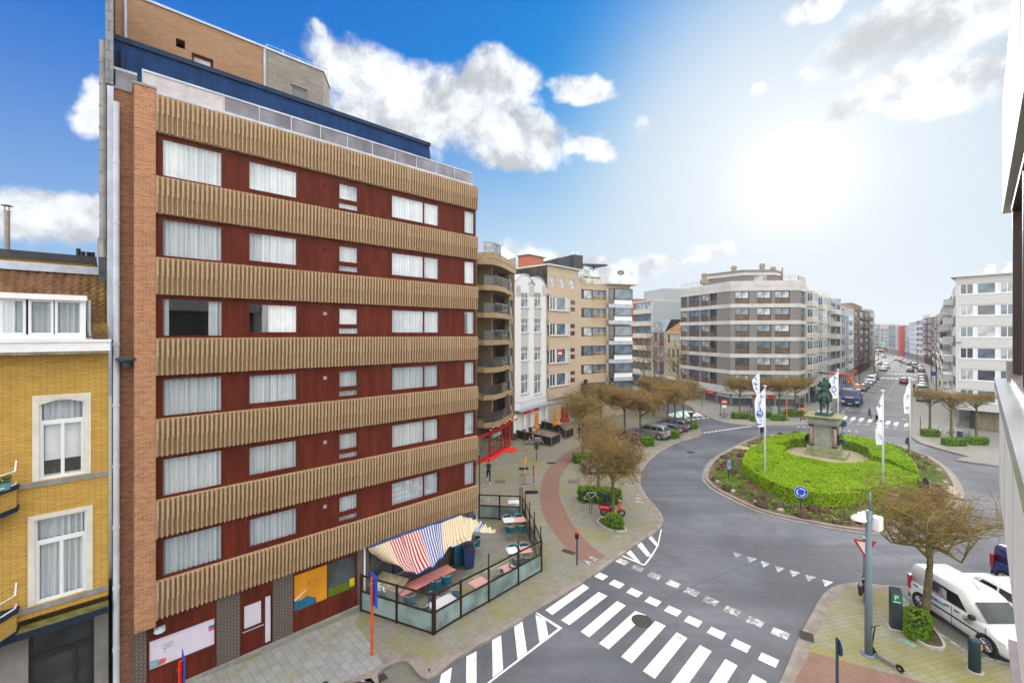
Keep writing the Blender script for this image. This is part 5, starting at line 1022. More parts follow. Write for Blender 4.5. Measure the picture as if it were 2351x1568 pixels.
e, f = street_house('side_street_building', 'distant pale building closing the side street', side(46)+Vector((-16, 0, 0)), side(40)+Vector((-2, 0, 0)), 15.5, 4, [(.06, .24, 'win'), (.3, .48, 'win'), (.54, .72, 'win'), (.78, .95, 'win')], PALE, WHITEF, P3, 3.4, 10, seed=9)
# left row of the main street beyond the corner block
FJ = Fac(at(1850, 76)+STREET*.05, at(1850, 76)+STREET*10)
def row(px0, px1): return FJ.A+FJ.u*FJ.s(px0), FJ.A+FJ.u*(FJ.s(px1)-.06)
a, b = row(1850.3, 1868); street_house('street_house', 'cream house with stacked white framed bay windows next to the corner block', a, b, 20.2, 6, [(.12, .88, 'bay')], CREAMW, WHITEF, (GLASSB, GLASSW), 3.4, seed=10, slabm=CREAMW, bayd=.9)
a, b = row(1868.2, 1875); street_house('low_house', 'low white house with plain gable between taller street blocks', a, b, 11.5, 3, [(.3, .75, 'win')], WHW, WHITEF, P3, 3.4, seed=11, slabm=WHW, cat='house')
a, b = row(1875.2, 1906); e, f = street_house('street_house', 'pale block with slate grey side wall and white railed balconies', a, b, 20.0, 6, [(.08, .42, 'bay'), (.54, .94, 'bal')], CREAMW, WHITEF, P3, 3.4, seed=12, top=(.1, .6, 2.6, 3), bayd=.8)
m = MB(); m.box(-.06, -.02, 0, 11, 11, 20.2); m.box(-.05, f.W*.45, -.03, 0, 13, 20.1); m.build('slate_side', SLG, e)
a, b = row(1906.2, 1930); street_house('street_house', 'brown fronted block with white balcony rails and a stepped roof', a, b, 19.6, 6, [(.05, .45, 'box'), (.52, .95, 'bal')], GRW, BROWNF, P3, 3.4, seed=13, top=(.2, .9, 2.4, 2), slabm=PALE)
a, b = row(1930.2, 1960); e, f = street_house('street_house', 'blue grey block with glass roof terrace and long ribbon windows', a, b, 19.0, 6, [(.06, .32, 'bay'), (.4, .97, 'win')], WHW, WHITEF, (GLASSB, GLASSG, GLASSD), 3.4, seed=14, top=(.0, .35, 2.2, 2), slabm=SLG, band=WHW)
m = MB(); m.box(-.06, -.02, 0, 11, 10, 21); m.build('slate_side', SLG, e)
a, b = row(1960.2, 1973); street_house('street_house', 'brown brick block with wide dark windows', a, b, 19.4, 6, [(.15, .85, 'win')], BRB, BROWNF, (GLASSG, GLASSD), 3.4, seed=15, slabm=BRB)
a, b = row(1973.2, 1997); street_house('street_house', 'dark brown corner block with ribbon balconies and rooftop plants', a, b, 19.8, 6, [(.03, .47, 'bal'), (.53, .97, 'bal')], BRB, BLACKF, P3, 3.4, seed=16, rail=BROWNF, slabm=BRB, top=(.1, .9, 2.4, 2))
a, b = row(1997.2, 2007); street_house('street_house', 'pale grey block at the far left end of the street', a, b, 21.0, 7, [(.1, .45, 'box'), (.55, .9, 'win')], GRW, WHITEF, P3, 3.4, seed=17, slabm=PALE)
# right-hand side of the main street: white brick corner building and the row behind it
LA, LB = at(2194, 57.3), at(2330, 53.4); FL = Fac(LA, LB); eL = FL.emp('white_building', 'white tiled corner building with wide white framed windows on every floor', 'building')
WTI = brick('white_tile', ((.62, .62, .61), (.58, .58, .58), (.53, .53, .53)), (.42, .42, .42), .24, .1, .012, stain=.12, bmp=.25); WL = FL.W+8
rowL = [(100, 212), (322, 432), (540, 652), (760, 872), (980, 1095), (1190, 1330)]; ops = []; tL = FL.sz(2197, q5(0, 35)[1])[1]
wcol = [(.35, .62, 1), (.86, .0, 0)]
bk = [FL.s(q5(x, 0)[0]) for x in (1640, 1785, 1815, 2015, 2045, 2190)]; st = bk[4]-bk[0]
for k, (y0_, y1_) in enumerate(rowL):
 zt_, zb_ = FL.sz(q5(1700, 0)[0], q5(0, y0_)[1])[1], FL.sz(q5(1700, 0)[0], q5(0, y1_)[1])[1]
 if k == 5: zb_ = FL.sz(q5(1900, 0)[0], q5(0, 1330)[1])[1]
 ops.append((bk[0]-.08, WL-.3, zb_-.05, zt_+.05))
 for i in range(3):
  o = st*i*1.02
  window(eL, round(bk[0]+o, 2), round(bk[1]+o, 2), zb_, zt_, .08, WHITEF, (GLASSD, GLASSW, GLASSB)[(k+i) % 3], (.5,), (), .09); window(eL, round(bk[2]+o, 2), round(bk[3]+o, 2), zb_, zt_, .08, WHITEF, (GLASSB, GLASSD, GLASSW)[(k+i) % 3] if k < 5 else GLASSG, (), (), .09)
 m = MB(); m.box(bk[0]-.08, WL-.3, .125, .138, zb_-.05, zt_+.05); m.box(bk[0]-.1, WL-.3, -.05, .1, zb_-.09, zb_-.02); m.build('window_strip', WHITEF, eL)
m = MB(); wall_open(m, WL, 2.6, tL, ops, 0, .14); m.box(0, WL, .16, 14, 2.6, tL-.1); m.build('wall', WTI, eL)
m = MB(); m.box(-.5, WL, -.5, 14.5, tL, tL+.22); m.build('roof_edge', WHW, eL)
m = MB(); m.box(1.6, WL, 1.5, 1.8, 0, 2.6); m.build('shop_shutter', boards('beige_shutter', (.30, .255, .18), .12, 2), eL)
m = MB(); m.box(1.2, 1.75, 1.2, 1.7, 0, 2.6); m.box(0, WL, .6, 2, 2.5, 2.6); m.box(1.6, WL, 1.42, 1.5, 2.25, 2.5); m.build('dark_fascia', BLACKF, eL)
m = MB(); [m.box(.05, .25, .2+2.0*i, .4+2.0*i, 0, 2.6) for i in range(7)]; m.build('arcade_column', GREYM, eL)
m = MB(); zz = FL.sz(q5(1650, 0)[0], q5(0, 705)[1])[1]; m.box(.0, .55, -.22, -.02, zz, zz+.06); m.build('lamp_bracket', GREYM, eL)
# the side of the white building along the street (its own window columns)
side_f = Fac(LA+STREET*13.5, LA); Mx = (Matrix.Translation(FL.A) @ Matrix.Rotation(FL.ang, 4, 'Z')).inverted() @ Matrix.Translation(side_f.A) @ Matrix.Rotation(side_f.ang, 4, 'Z'); dr = side_f.ang-FL.ang
for k in range(6):
 zz = tL-1.0-2.72*k
 for x0, x1 in ((11, 12.6), (6.5, 9.5), (1.5, 4.5)):
  f = window(eL, x0, x1, zz-1.25, zz, -.05, WHITEF, (GLASSD, GLASSB)[k % 2], (.5,), (), .08); f.location = Mx @ f.location; f.rotation_euler = (0, 0, dr)
 m = MB(); m.M = Mx; m.box(1, 6.2, -1.0, -.02, zz-2.3, zz-1.4); m.build('side_balcony', WTI, eL)
for px in (2272, 2320): 
 m = MB(); s_ = FL.s(px, 4); zz = tL+.2; m.lathe([(.75, 0), (.62, .5), (.52, 1.3), (.62, 1.32), (.62, 1.5), (.3, 1.55), (.3, 1.6), (.01, 1.62)], 14, (s_, 4, zz)); m.build('roof_cowl', WHW, eL)
RK = [LA+STREET*13.6, LA+STREET*44, LA+STREET*76, Vector((132, 134, 0)), Vector((158, 163, 0)), Vector((172.3, 182, 0)), Vector((190, 205, 0)), Vector((201.5, 221, 0)), Vector((210, 231, 0)), Vector((214, 236.5, 0)), Vector((226, 254, 0)), Vector((236, 268, 0)), Vector((248, 287, 0)), Vector((262, 310, 0)), Vector((278, 345, 0))]
def krow(i, *a, **k): return street_house(a[0], a[1], RK[i+1]-(RK[i+1]-RK[i]).normalized()*.06, RK[i], *a[2:], **k)
krow(0, 'street_house', 'pale balconied block directly behind the white tiled building', 18.2, 6, [(.04, .22, 'bal'), (.3, .48, 'win'), (.54, .72, 'bal'), (.8, .96, 'win')], GRW, WHITEF, P3, seed=20, slabm=PALE)
krow(1, 'street_house', 'grey block with brown balconies on the right of the street', 18.0, 6, [(.04, .22, 'box'), (.3, .48, 'bay'), (.54, .72, 'box'), (.8, .96, 'bay')], CREAMW, BROWNF, P3, seed=21, slabm=CREAMW, top=(.1, .5, 2.5, 2))
krow(2, 'street_house', 'dark slate fronted block with glass balconies on the right', 19.5, 6, [(.05, .3, 'bal'), (.38, .62, 'win'), (.7, .95, 'bal')], SLG, WHITEF, P3, seed=22, top=(.2, .8, 2.5, 2), rail=STEEL)
krow(3, 'street_house', 'beige stone block with small iron balconies on the right', 18.6, 6, [(.05, .2, 'win'), (.28, .45, 'bal'), (.55, .72, 'bal'), (.8, .95, 'win')], CREAMW, WHITEF, P3, seed=23, rail=BLACKF)
krow(4, 'street_house', 'dark red brick block with red balcony panels on the right', 18.6, 6, [(.06, .32, 'bay'), (.4, .6, 'win'), (.68, .94, 'bay')], M('dark_red_render', (.17, .045, .05), .8, .2, .8), WHITEF, P3, seed=24, slabm=M('rust_red', (.25, .06, .065), .7, .15))
krow(5, 'street_house', 'white block with brown ribbon windows on the right', 18.2, 6, [(.04, .48, 'win'), (.52, .96, 'win')], WHW, BROWNF, P3, seed=25, top=(.1, .9, 2.4, 2))
krow(6, 'street_house', 'white block with narrow paired windows beyond the ribbon windows', 17.8, 6, [(.1, .22, 'win'), (.4, .52, 'win'), (.7, .82, 'win')], WHW, BLACKF, P3, seed=26)
krow(7, 'blue_house', 'narrow bright blue fronted house far down the street', 10.5, 3, [(.2, .8, 'win')], M('bright_blue', (.01, .13, .5), .6, .08), WHITEF, P3, seed=27, slabm=M('bright_blue', ()), cat='house')
krow(8, 'yellow_house', 'small pale yellow house beside the bright blue one', 11.0, 3, [(.2, .8, 'win')], M('pale_yellow', (.6, .5, .2), .7, .08), WHITEF, P3, seed=28, slabm=CREAMW, cat='house')
krow(9, 'scaffolded_building', 'grey building behind red scaffold netting far down the street', 17.0, 5, [(.1, .3, 'win'), (.4, .6, 'win'), (.7, .9, 'win')], SLG, WHITEF, P3, seed=29)
a, b = RK[10], RK[9]; f = Fac(a, b); m = MB(); m.M = Matrix.Translation(f.A) @ Matrix.Rotation(f.ang, 4, 'Z'); m.box(f.W*.3, f.W*.75, -1.4, -1.3, 0, 16.8); m.box(f.W*.3, f.W*.3+.1, -1.3, -.1, 0, 16.8); m.box(f.W*.75-.1, f.W*.75, -1.3, -.1, 0, 16.8)
for i in range(8): m.box(f.W*.3, f.W*.75, -1.44, -1.4, 2*i, 2*i+.12)
tag(m.build('scaffold_netting', M('red_netting', (.55, .05, .04), .7, .25, 1.5)), 'tall red scaffold netting on a far grey building', 'scaffold')
krow(10, 'street_house', 'cream house with yellow shopfront far down the street', 14.5, 4, [(.15, .45, 'win'), (.55, .85, 'win')], CREAMW, WHITEF, P3, seed=30)
krow(11, 'street_house', 'grey green gabled block in the far bend of the street', 17.5, 5, [(.1, .4, 'win'), (.6, .9, 'win')], SLG, WHITEF, P3, seed=31)
krow(12, 'street_house', 'pale block with orange red ground floor in the far bend', 15.5, 5, [(.1, .4, 'bal'), (.6, .9, 'win')], PALE, WHITEF, P3, seed=32, band=M('orange_front', (.5, .12, .05), .6))
krow(13, 'street_house', 'last grey tower house at the end of the street', 19, 6, [(.1, .4, 'win'), (.6, .9, 'bal')], GRW, WHITEF, P3, seed=33)
m = MB(); e = emp('office_block', (330, 470, 0), -.6, 'dark blue grey block on the skyline at the end of the street', 'building'); m.box(-22, 22, 0, 14, 0, 30); m.build('wall', M('skyline_grey', (.1, .13, .17), .8, .1, .1), e); m = MB(); [m.box(-21, 21, -.1, 0, 3+3.2*i, 4.4+3.2*i) for i in range(8)]; m.build('ribbon_windows', GLASSB, e)
m = MB(); RT = random.Random(3)
for i in range(60):
 c = Vector((255+RT.uniform(0, 110), 400+RT.uniform(0, 40), 0)); h = RT.uniform(7, 13); leafball(m, (c.x, c.y, h*.6), h*.5, 70, 1.0, 1.0, RT)
wd = m.build('far_trees', leafy('far_leaf', (.03, .06, .02), (.05, .09, .03), (.03, .05, .02))); wd['kind'] = 'stuff'
# green street lamp sign glowing far away: a pharmacy cross
m = MB(); c = g(2034, 815); p = at(2026.5, 262, zat(787, 262)); m.M = Matrix.Translation(p) @ Matrix.Rotation(-.6, 4, 'Z'); m.box(-.25, .25, -.1, .1, -.8, .8); m.box(-.8, .8, -.099, .099, -.25, .25); m.cyl((0, .15, -.8), (0, .15, -p.z), .08)
tag(m.build('pharmacy_cross', emis('green_light', (.02, .7, .2), 1.0)), 'lit green cross sign far down the street', 'sign')
# ------------------------------------------------------------------ the white wall of our own building at the right edge
rv = Vector((math.cos(TH), -math.sin(TH), 0))      # to the right of the eye
FM = Fac(SU*8.94+rv*.16, SU*-4+rv*.16); eM = FM.emp('own_building', 'white panelled wall with steel sill and brown window frame at the right edge', 'building')
FM.n = -FM.n if FM.n.dot(rv) < 0 else FM.n
PANW = M('white_panel', (.60, .585, .56), .6, .05, 1.0, streak=.12); WM = FM.W; BOT, TOP, UP = H-2.07, H-.63, H+1.63
def mbx(): m = MB(); return m
m = mbx(); m.box(0, WM, 0, .35, BOT, TOP-.03); m.box(0, WM, .03, .4, UP, UP+1.5); m.box(0, WM, .33, .38, BOT-2.8, BOT-1.38); m.box(0, .6, .2, 9, 0, H+9); m.box(0, WM, .42, 9, UP+.02, H+9); m.box(0, WM, .42, 9, 0, BOT-2.83); m.build('white_wall', PANW, eM)
m = mbx(); [m.box(x, x+.012, -.002, .0, BOT+.01, TOP-.04) for x in (.32, 2.1, 3.9, 5.7, 7.5, 9.3)]; [m.box(x, x+.012, .028, .03, UP+.01, UP+1.49) for x in (.5, 2.3, 4.1, 5.9, 7.7, 9.5)]; m.build('panel_joint', M('joint_grey', (.3, .29, .28), .8), eM)
m = mbx(); m.box(-.03, WM, -.045, .36, TOP-.03, TOP+.02); m.box(-.03, WM, -.045, -.03, TOP-.1, TOP-.03); m.build('steel_sill', STEEL, eM)
m = mbx()
for x in (.6, 2.6, 4.6, 6.6, 8.6, 10.6): m.box(x, x+.1, .1, .22, TOP+.02, UP)
for x in (.6, 2.6, 4.6, 6.6, 8.6, 10.6): m.box(x, x+.1, .1, .22, BOT-1.35, BOT)
m.box(.6, WM, .09, .23, TOP+.02, TOP+.13); m.box(.6, WM, .09, .23, UP-.1, UP); m.box(.6, WM, .09, .23, BOT-.1, BOT); m.build('window_frame', M('brown_aluminium', (.055, .028, .02), .35, .12), eM)
m = mbx(); m.box(.7, WM, .15, .16, TOP+.13, UP-.1); m.box(.7, WM, .15, .16, BOT-1.3, BOT-.1); m.build('window_glass', GLASSD, eM)
m = mbx(); m.box(.02, .4, .06, .3, TOP+.022, TOP+.27); m.build('concrete_fin', CONC, eM)
m = mbx(); m.box(1.14, WM, .05, .3, H-3.66, H-3.6); m.build('lower_sill', M('mauve_sill', (.3, .24, .26), .6), eM)
# ------------------------------------------------------------------ trees: clipped limes, bare in early spring
BARK = M('lime_bark', (.13, .115, .06), .9, .4, 6, bmp=.5, bsc=30); LIMB = M('mossy_limb', (.17, .145, .05), .9, .35, 5); TWIG = leafy('twig', (.35, .215, .085), (.21, .13, .05), (.35, .275, .06), 9, 0); TWIGR = leafy('red_twig', (.30, .10, .08), (.22, .11, .06), (.2, .14, .06), 9, 0)
def lime(seed, trunk, rx, ry, z0, z1, nl=9, nb=7, nt=9, tl=.45, shape='dome', tw=.012, lean=.0, tr=.14, red=0.0):
 """returns trunk+limb mesh and twig mesh for one clipped crown; z0..z1 is the crown's height range"""
 r = random.Random(seed); a, b = MB(), MB(); hz_ = z1-z0
 def env(p):
  q = math.hypot(p.x/rx, p.y/ry); u = (p.z-z0)/hz_
  if shape == 'box': return q < 1.0 and 0 < u < 1
  if shape == 'plate': return q < 1 and u < 1 and u > .15+.55*q*.6
  return q*q*.9+max(0, u-.35)**2*2.0 < 1 and u > -.02+.35*max(0, .5-q)
 def pick(top=.45):
  for _ in range(80):
   an = r.uniform(0, 2*PI); q = r.uniform(.12, 1)**.42; u = r.uniform(0, 1) if r.random() > top else r.uniform(.62, 1)
   p = Vector((rx*q*math.cos(an), ry*q*math.sin(an), z0+hz_*u))
   if env(p): return p
  return Vector((0, 0, z0+hz_*.6))
 T = Vector((lean, r.uniform(-.06, .06), trunk)); top_ = Vector((lean*1.3, 0, z0+hz_*.5))
 a.tube([(0, 0, -.05), (0, 0, .12), (lean*.5+.02, .01, trunk*.55), T, top_], [tr*1.25, tr, tr*.86, tr*.75, tr*.38], 9)
 a.cur = 1
 for i in range(nl):
  st = T.lerp(top_, r.uniform(0, .75)); an = 2*PI*(i+r.random()*.7)/nl; q = r.uniform(.62, 1.0)
  end = Vector((rx*q*math.cos(an), ry*q*math.sin(an), z0+hz_*(r.uniform(.45, .8) if shape != 'plate' else r.uniform(.6, .9))))
  md = st.lerp(end, .5)+Vector((r.uniform(-.2, .2), r.uniform(-.2, .2), r.uniform(-.25, .15)*hz_)); pts = [st, st.lerp(md, .6)+Vector((r.uniform(-.1, .1), r.uniform(-.1, .1), .05)), md, md.lerp(end, .5)+Vector((0, 0, .08)), end]
  lr = tr*r.uniform(.3, .46); a.tube(pts, [lr, lr*.85, lr*.65, lr*.45, lr*.22], 6)
  for j in range(nb):
   k = r.uniform(.25, 1.0)*3.99; i0 = int(k); s = pts[i0].lerp(pts[i0+1], k-i0); e = pick()
   e = s+(e-s)*min(1, 2.4/max(.3, (e-s).length)); m_ = s.lerp(e, .5)+Vector((r.uniform(-.12, .12), r.uniform(-.12, .12), r.uniform(-.08, .14)))
   a.tube([s, m_, e], [lr*.34, lr*.24, tw*1.1], 4, False)
   for t_ in range(nt):
    f_ = r.uniform(.25, 1); p0 = s.lerp(m_, f_*2) if f_ < .5 else m_.lerp(e, f_*2-1)
    d = Vector((r.gauss(0, .75), r.gauss(0, .75), r.gauss(.28, .6))).normalized(); p1 = p0+d*tl*r.uniform(.5, 1.2)
    if shape != 'wild' and p1.z > z1: p1.z = z1+r.uniform(-.06, .05)
    if not env(p1) and r.random() < .6: p1 = p0+(Vector((p0.x*.85, p0.y*.85, min(p0.z+.2, z1)))-p0)*.7+Vector((r.gauss(0, .1),)*3)
    pm_ = p0.lerp(p1, .5)+Vector((r.uniform(-.06, .06), r.uniform(-.06, .06), r.uniform(-.03, .06)))
    b.cur = 1 if red and p1.x > rx*.25 and p1.z > z0+hz_*.45 and r.random() < red else 0
    b.tube([p0, pm_, p1], [tw, tw*.8, tw*.45], 3, False)
    if r.random() < .8:
     q_ = pm_.lerp(p1, r.random()); d2 = (d+Vector((r.gauss(0, .7), r.gauss(0, .7), r.gauss(.1, .5)))).normalized(); q2 = q_+d2*tl*r.uniform(.25, .6)
     if q2.z > z1+.05: q2.z = z1
     b.tube([q_, q2], [tw*.7, tw*.4], 3, False)
 return a, b
def plant_tree(p, label, a_b, group=None, rz=0.0, name='lime_tree'):
 e = emp(name, p, rz, label, 'tree', group); a_b[0].build('trunk', [BARK, LIMB], e, True); a_b[1].build('crown', [TWIG, TWIGR], e, True); return e
pt = lambda px, py: g(px, py, PV)
# big umbrella tree by the white van
p = pt(2122, 1428); plant_tree(p, 'large bare umbrella shaped lime tree in the planter beside the white van', lime(5, 2.3, 3.1, 2.8, 2.3, 5.85, 13, 13, 11, .6, 'plate', .0075, .25, .16))
p = pt(1407, 1187); plant_tree(p, 'bare round lime tree growing from the scooter planter', lime(8, 2.2, 2.45, 2.4, 1.9, 6.2, 13, 15, 19, .45, 'dome', .010, .0, .13, .55))
p = pt(1373, 1131); plant_tree(p, 'slim bare lime tree rising from the hedge behind the white bicycle', lime(9, 2.7, 2.2, 2.2, 2.6, 6.6, 10, 12, 14, .45, 'dome', .012, .05, .12))
p = pt(1339, 1051); plant_tree(p, 'bare lime tree beside the far bend of the red cycle path', lime(12, 3.0, 2.8, 2.6, 2.9, 7.1, 12, 13, 16, .45, 'dome', .014, -.05, .14))
v1, v2 = lime(21, 2.6, 3.3, 3.2, 2.9, 6.2, 13, 15, 22, .5, 'dome', .017), lime(22, 2.5, 3.2, 3.3, 2.8, 6.1, 13, 15, 22, .5, 'dome', .017)
G1 = 'bare limes along the parked cars'
t1 = plant_tree(pt(1434, 998), 'bare lime tree with low limbs left of the black saloon car', v1, G1); t2 = plant_tree(pt(1470, 1008), 'bare lime tree in front of the black saloon car', v2, G1)
dup(t1, pt(1533, 985), 2.0, 'bare lime tree between the silver car and the dark blue hatchback'); dup(t2, pt(1550, 966), 1.1, 'bare lime tree at the back of the row behind the dark hatchback'); dup(t1, pt(1569, 966), 4.2, 'outermost bare lime tree by the green bicycle crossing')
dup(t2, pt(1380, 975), 2.9, 'bare lime tree in front of the restaurant terrace'); dup(t1, pt(1500, 955), 5.3, 'bare lime tree farthest back on the plaza')
b1, b2 = lime(31, 2.9, 3.0, 2.6, 3.3, 6.0, 11, 12, 17, .45, 'box', .02), lime(32, 2.9, 3.0, 2.6, 3.3, 6.0, 11, 12, 17, .45, 'box', .02)
G2 = 'box clipped limes in front of the grey corner block'
t3 = plant_tree(pt(1698, 953), 'box clipped lime tree nearest the no entry sign', b1, G2); t4 = plant_tree(pt(1740, 955), 'box clipped lime tree behind the two flagpoles', b2, G2)
dup(t3, pt(1789, 956), 1.7, 'box clipped lime tree beside the orange post'); dup(t4, pt(1826, 950), 2.6, 'box clipped lime tree next to the statue')
c1, c2 = lime(41, 3.0, 2.3, 2.2, 3.3, 5.45, 10, 9, 11, .4, 'plate', .015), lime(42, 3.0, 2.3, 2.2, 3.3, 5.4, 10, 9, 11, .4, 'plate', .015); G3 = 'flat topped limes by the white tiled building'
t5 = plant_tree(pt(2135, 992), 'flat topped lime tree beside the parked cars on the right', c1, G3); dup(plant_tree(pt(2184, 1006), 'flat topped lime tree behind the right hand bicycles', c2, G3), pt(2242, 1006), 2.2, 'flat topped lime tree in front of the beige shutter')
def slim_tree(p, seed, label, h):
 r = random.Random(seed); a, b = MB(), MB(); a.tube([(0, 0, 0), (.1, 0, h*.3), (0, .1, h*.6), (0, 0, h*.95)], [.16, .12, .08, .02], 7)
 for i in range(20):
  z = h*r.uniform(.3, .85); an = r.uniform(0, 6.28); e = Vector((math.cos(an)*h*.2, math.sin(an)*h*.2, z+h*.22)); s = Vector((.03, .05, z)); mm = s.lerp(e, .5)+Vector((0, 0, -.2)); a.tube([s, mm, e], [.05, .035, .012], 4)
  for _ in range(22):
   q = mm.lerp(e, r.uniform(-.6, 1)); d = Vector((r.gauss(0, .5), r.gauss(0, .5), r.gauss(.6, .4))).normalized()*r.uniform(.5, 1.3); b.tube([q, q+d*.5+Vector((r.gauss(0, .08),)*3), q+d], [.018, .014, .008], 3, False)
 plant_tree(p, label, (a, b), 'slender street trees before the old houses', name='street_tree')
slim_tree(at(1478, 84, PV), 51, 'slender bare street tree left of the old houses', 11.5); slim_tree(at(1502, 90, PV), 52, 'slender bare street tree before the glazed balconies', 12.5); slim_tree(at(1557, 82, PV), 53, 'slender bare street tree before the yellow old house', 10.5)
# ------------------------------------------------------------------ hedges on the roundabout
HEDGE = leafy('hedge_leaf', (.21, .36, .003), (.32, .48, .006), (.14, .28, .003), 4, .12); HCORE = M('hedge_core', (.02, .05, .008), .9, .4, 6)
def inside(p, poly):
 c = False; n = len(poly)
 for i in range(n):
  a, b = poly[i], poly[i-1]
  if (a[1] > p[1]) != (b[1] > p[1]) and p[0] < (b[0]-a[0])*(p[1]-a[1])/(b[1]-a[1])+a[0]: c = not c
 return c
def hedge(name, poly, h, label, dens=260, leaf=.075, base=.14, seed=1, mat_=None, rag=.05, cat='hedge', dome=0.0):
 r = random.Random(seed); poly = ccw([tuple(p[:2]) for p in poly]); n = len(poly); m = MB()
 cx, cy = sum(p[0] for p in poly)/n, sum(p[1] for p in poly)/n; e = emp(name, (cx, cy, base), 0, label, cat)
 P = [(p[0]-cx, p[1]-cy) for p in poly]
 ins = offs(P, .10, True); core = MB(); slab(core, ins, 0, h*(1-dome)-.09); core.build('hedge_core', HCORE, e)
 def leaf_(q, nrm):
  nrm = (nrm+Vector((r.gauss(0, .55), r.gauss(0, .55), r.gauss(0, .45)))).normalized(); b = nrm.orthogonal().normalized(); b = Matrix.Rotation(r.uniform(0, 6.28), 3, nrm) @ b; c = nrm.cross(b); k = leaf*r.uniform(.7, 1.25)
  m.add([q-b*k, q-c*k*.6, q+b*k, q+c*k*.6], [(0, 1, 2, 3)])
 x0, x1 = min(p[0] for p in P), max(p[0] for p in P); y0_, y1_ = min(p[1] for p in P), max(p[1] for p in P)
 for _ in range(int((x1-x0)*(y1_-y0_)*dens)):
  q = (r.uniform(x0, x1), r.uniform(y0_, y1_))
  if not inside(q, P): continue
  nz = noise.noise((q[0]*1.3+cx, q[1]*1.3+cy, 0)); nf = noise.noise((q[0]*5, q[1]*5, 3)); 
  if nz < -.52 and r.random() < .85: continue                                # thin spots
  dd = dome*h*min(1, math.hypot((2*q[0]-x0-x1)/(x1-x0), (2*q[1]-y0_-y1_)/(y1_-y0_)))**2
  leaf_(Vector((q[0], q[1], h-dd-.03+rag*nz+rag*.8*nf+r.uniform(-.05, .03))), Vector((0, 0, 1)))
 for i in range(n):
  a, b = Vector((*P[i-1], 0)), Vector((*P[i], 0)); L_ = (b-a).length; t = (b-a).normalized() if L_ > 1e-6 else Vector((1, 0, 0)); nr = Vector((t.y, -t.x, 0))
  for _ in range(int(L_*h*dens*.8)):
   z = r.uniform(.02, h*(1-dome)); q = a.lerp(b, r.random())+nr*(r.uniform(-.10, .02)-.08*max(0, (z-h+.15))/.15+rag*.6*noise.noise((a.x*2+z*4, a.y*2, z*3))); q.z = z; leaf_(q, nr+Vector((0, 0, .35)))
 m.build('foliage', mat_ or HEDGE, e); return e
hp = lambda lst, z=1.05: smooth2([g(*p, z+.14)[:2] for p in lst], 3, True)
front = [q4(1310, 872), q4(1120, 852), q4(990, 885), q4(915, 960), q4(898, 1040), q4(960, 1100), q4(1130, 1205), q4(1300, 1275), q4(1500, 1325), q4(1700, 1350), q4(1900, 1352), q4(2090, 1335), q6(480, 1222), q6(700, 1200), q6(880, 1180), q6(1080, 1140), q6(1188, 1085), q6(1170, 1050), q6(1000, 985), q6(850, 940), q6(720, 920), q6(560, 938), q6(430, 948), q4(1990, 1045), q4(1800, 1040), q4(1600, 1003), q4(1420, 965), q4(1340, 925)]
back = [q4(1085, 842), q4(1100, 812), q4(1160, 783), q4(1300, 757), q4(1450, 747), q4(1650, 748), q6(200, 645), q6(400, 650), q6(600, 672), q6(830, 722), q6(1000, 795), q6(1130, 890), q6(1205, 1000), q6(1215, 1040), q6(1180, 1035), q6(1090, 1000), q6(980, 940), q6(850, 892), q6(740, 866), q6(700, 800), q6(650, 775), q6(560, 735), q6(450, 716), q6(330, 712), q4(1640, 810), q4(1480, 802), q4(1390, 808), q4(1330, 835), q4(1180, 852)]
hedge('clipped_hedge', hp(front), 1.05, 'bright green crescent hedge in front of the statue', 480, .055, seed=3)
hedge('clipped_hedge', hp(back, 1.0), 1.0, 'bright green curved hedge behind the statue', 380, .06, seed=4)
# small clipped hedges and planters
def boxhedge(px, py, w, d, h, ang, label, seed, ht=None):
 c = pt(px, py); ca, sa_ = math.cos(ang), math.sin(ang); q = []
 for x, y in ((-w, -d*.6), (-w*.7, -d), (w*.7, -d), (w, -d*.6), (w, d*.6), (w*.7, d), (-w*.7, d), (-w, d*.6)): q.append((c.x+(x*ca-y*sa_)/2, c.y+(x*sa_+y*ca)/2))
 return hedge('box_hedge', q, h, label, 190, .075, PV, seed, ht or HEDGE2, .09)
HEDGE2 = leafy('laurel_leaf', (.10, .21, .01), (.20, .32, .02), (.06, .14, .01), 4, .25)
boxhedge(1376, 1150, 3.2, 1.1, .95, -.25, 'long box hedge behind the white bicycle', 11); boxhedge(1338, 1060, 2.0, 1.2, .8, .1, 'low box hedge under the lime by the cycle path', 12)
boxhedge(1484, 1022, 1.5, 1.4, 1.0, .4, 'box hedge in front of the black saloon car', 13); boxhedge(1545, 1005, 1.4, 1.2, .9, .4, 'box hedge between the silver car and the blue hatchback', 14); boxhedge(1587, 984, 1.6, 1.2, .9, .4, 'box hedge at the end of the parked car row', 15)
for i, (x, y, w, l) in enumerate(((1699, 961, 2.3, 'box hedge nearest the no entry sign'), (1739, 967, 1.9, 'box hedge left of the flagpoles'), (1758, 958, 1.3, 'narrow box hedge just right of the flagpoles'), (1786, 965, 1.9, 'box hedge left of the orange post'), (1827, 956, 2.5, 'wide box hedge beside the statue pedestal'))): boxhedge(x, y, w, 1.1, .85, -.1, l, 20+i)
for i, (x, y, w, l) in enumerate(((2135, 1001, 1.9, 'box hedge under the first flat topped lime'), (2191, 1022, 2.5, 'box hedge under the middle flat topped lime'), (2244, 1020, 2.0, 'box hedge under the last flat topped lime'))): boxhedge(x, y, w, 1.1, .8, 0, l, 30+i)
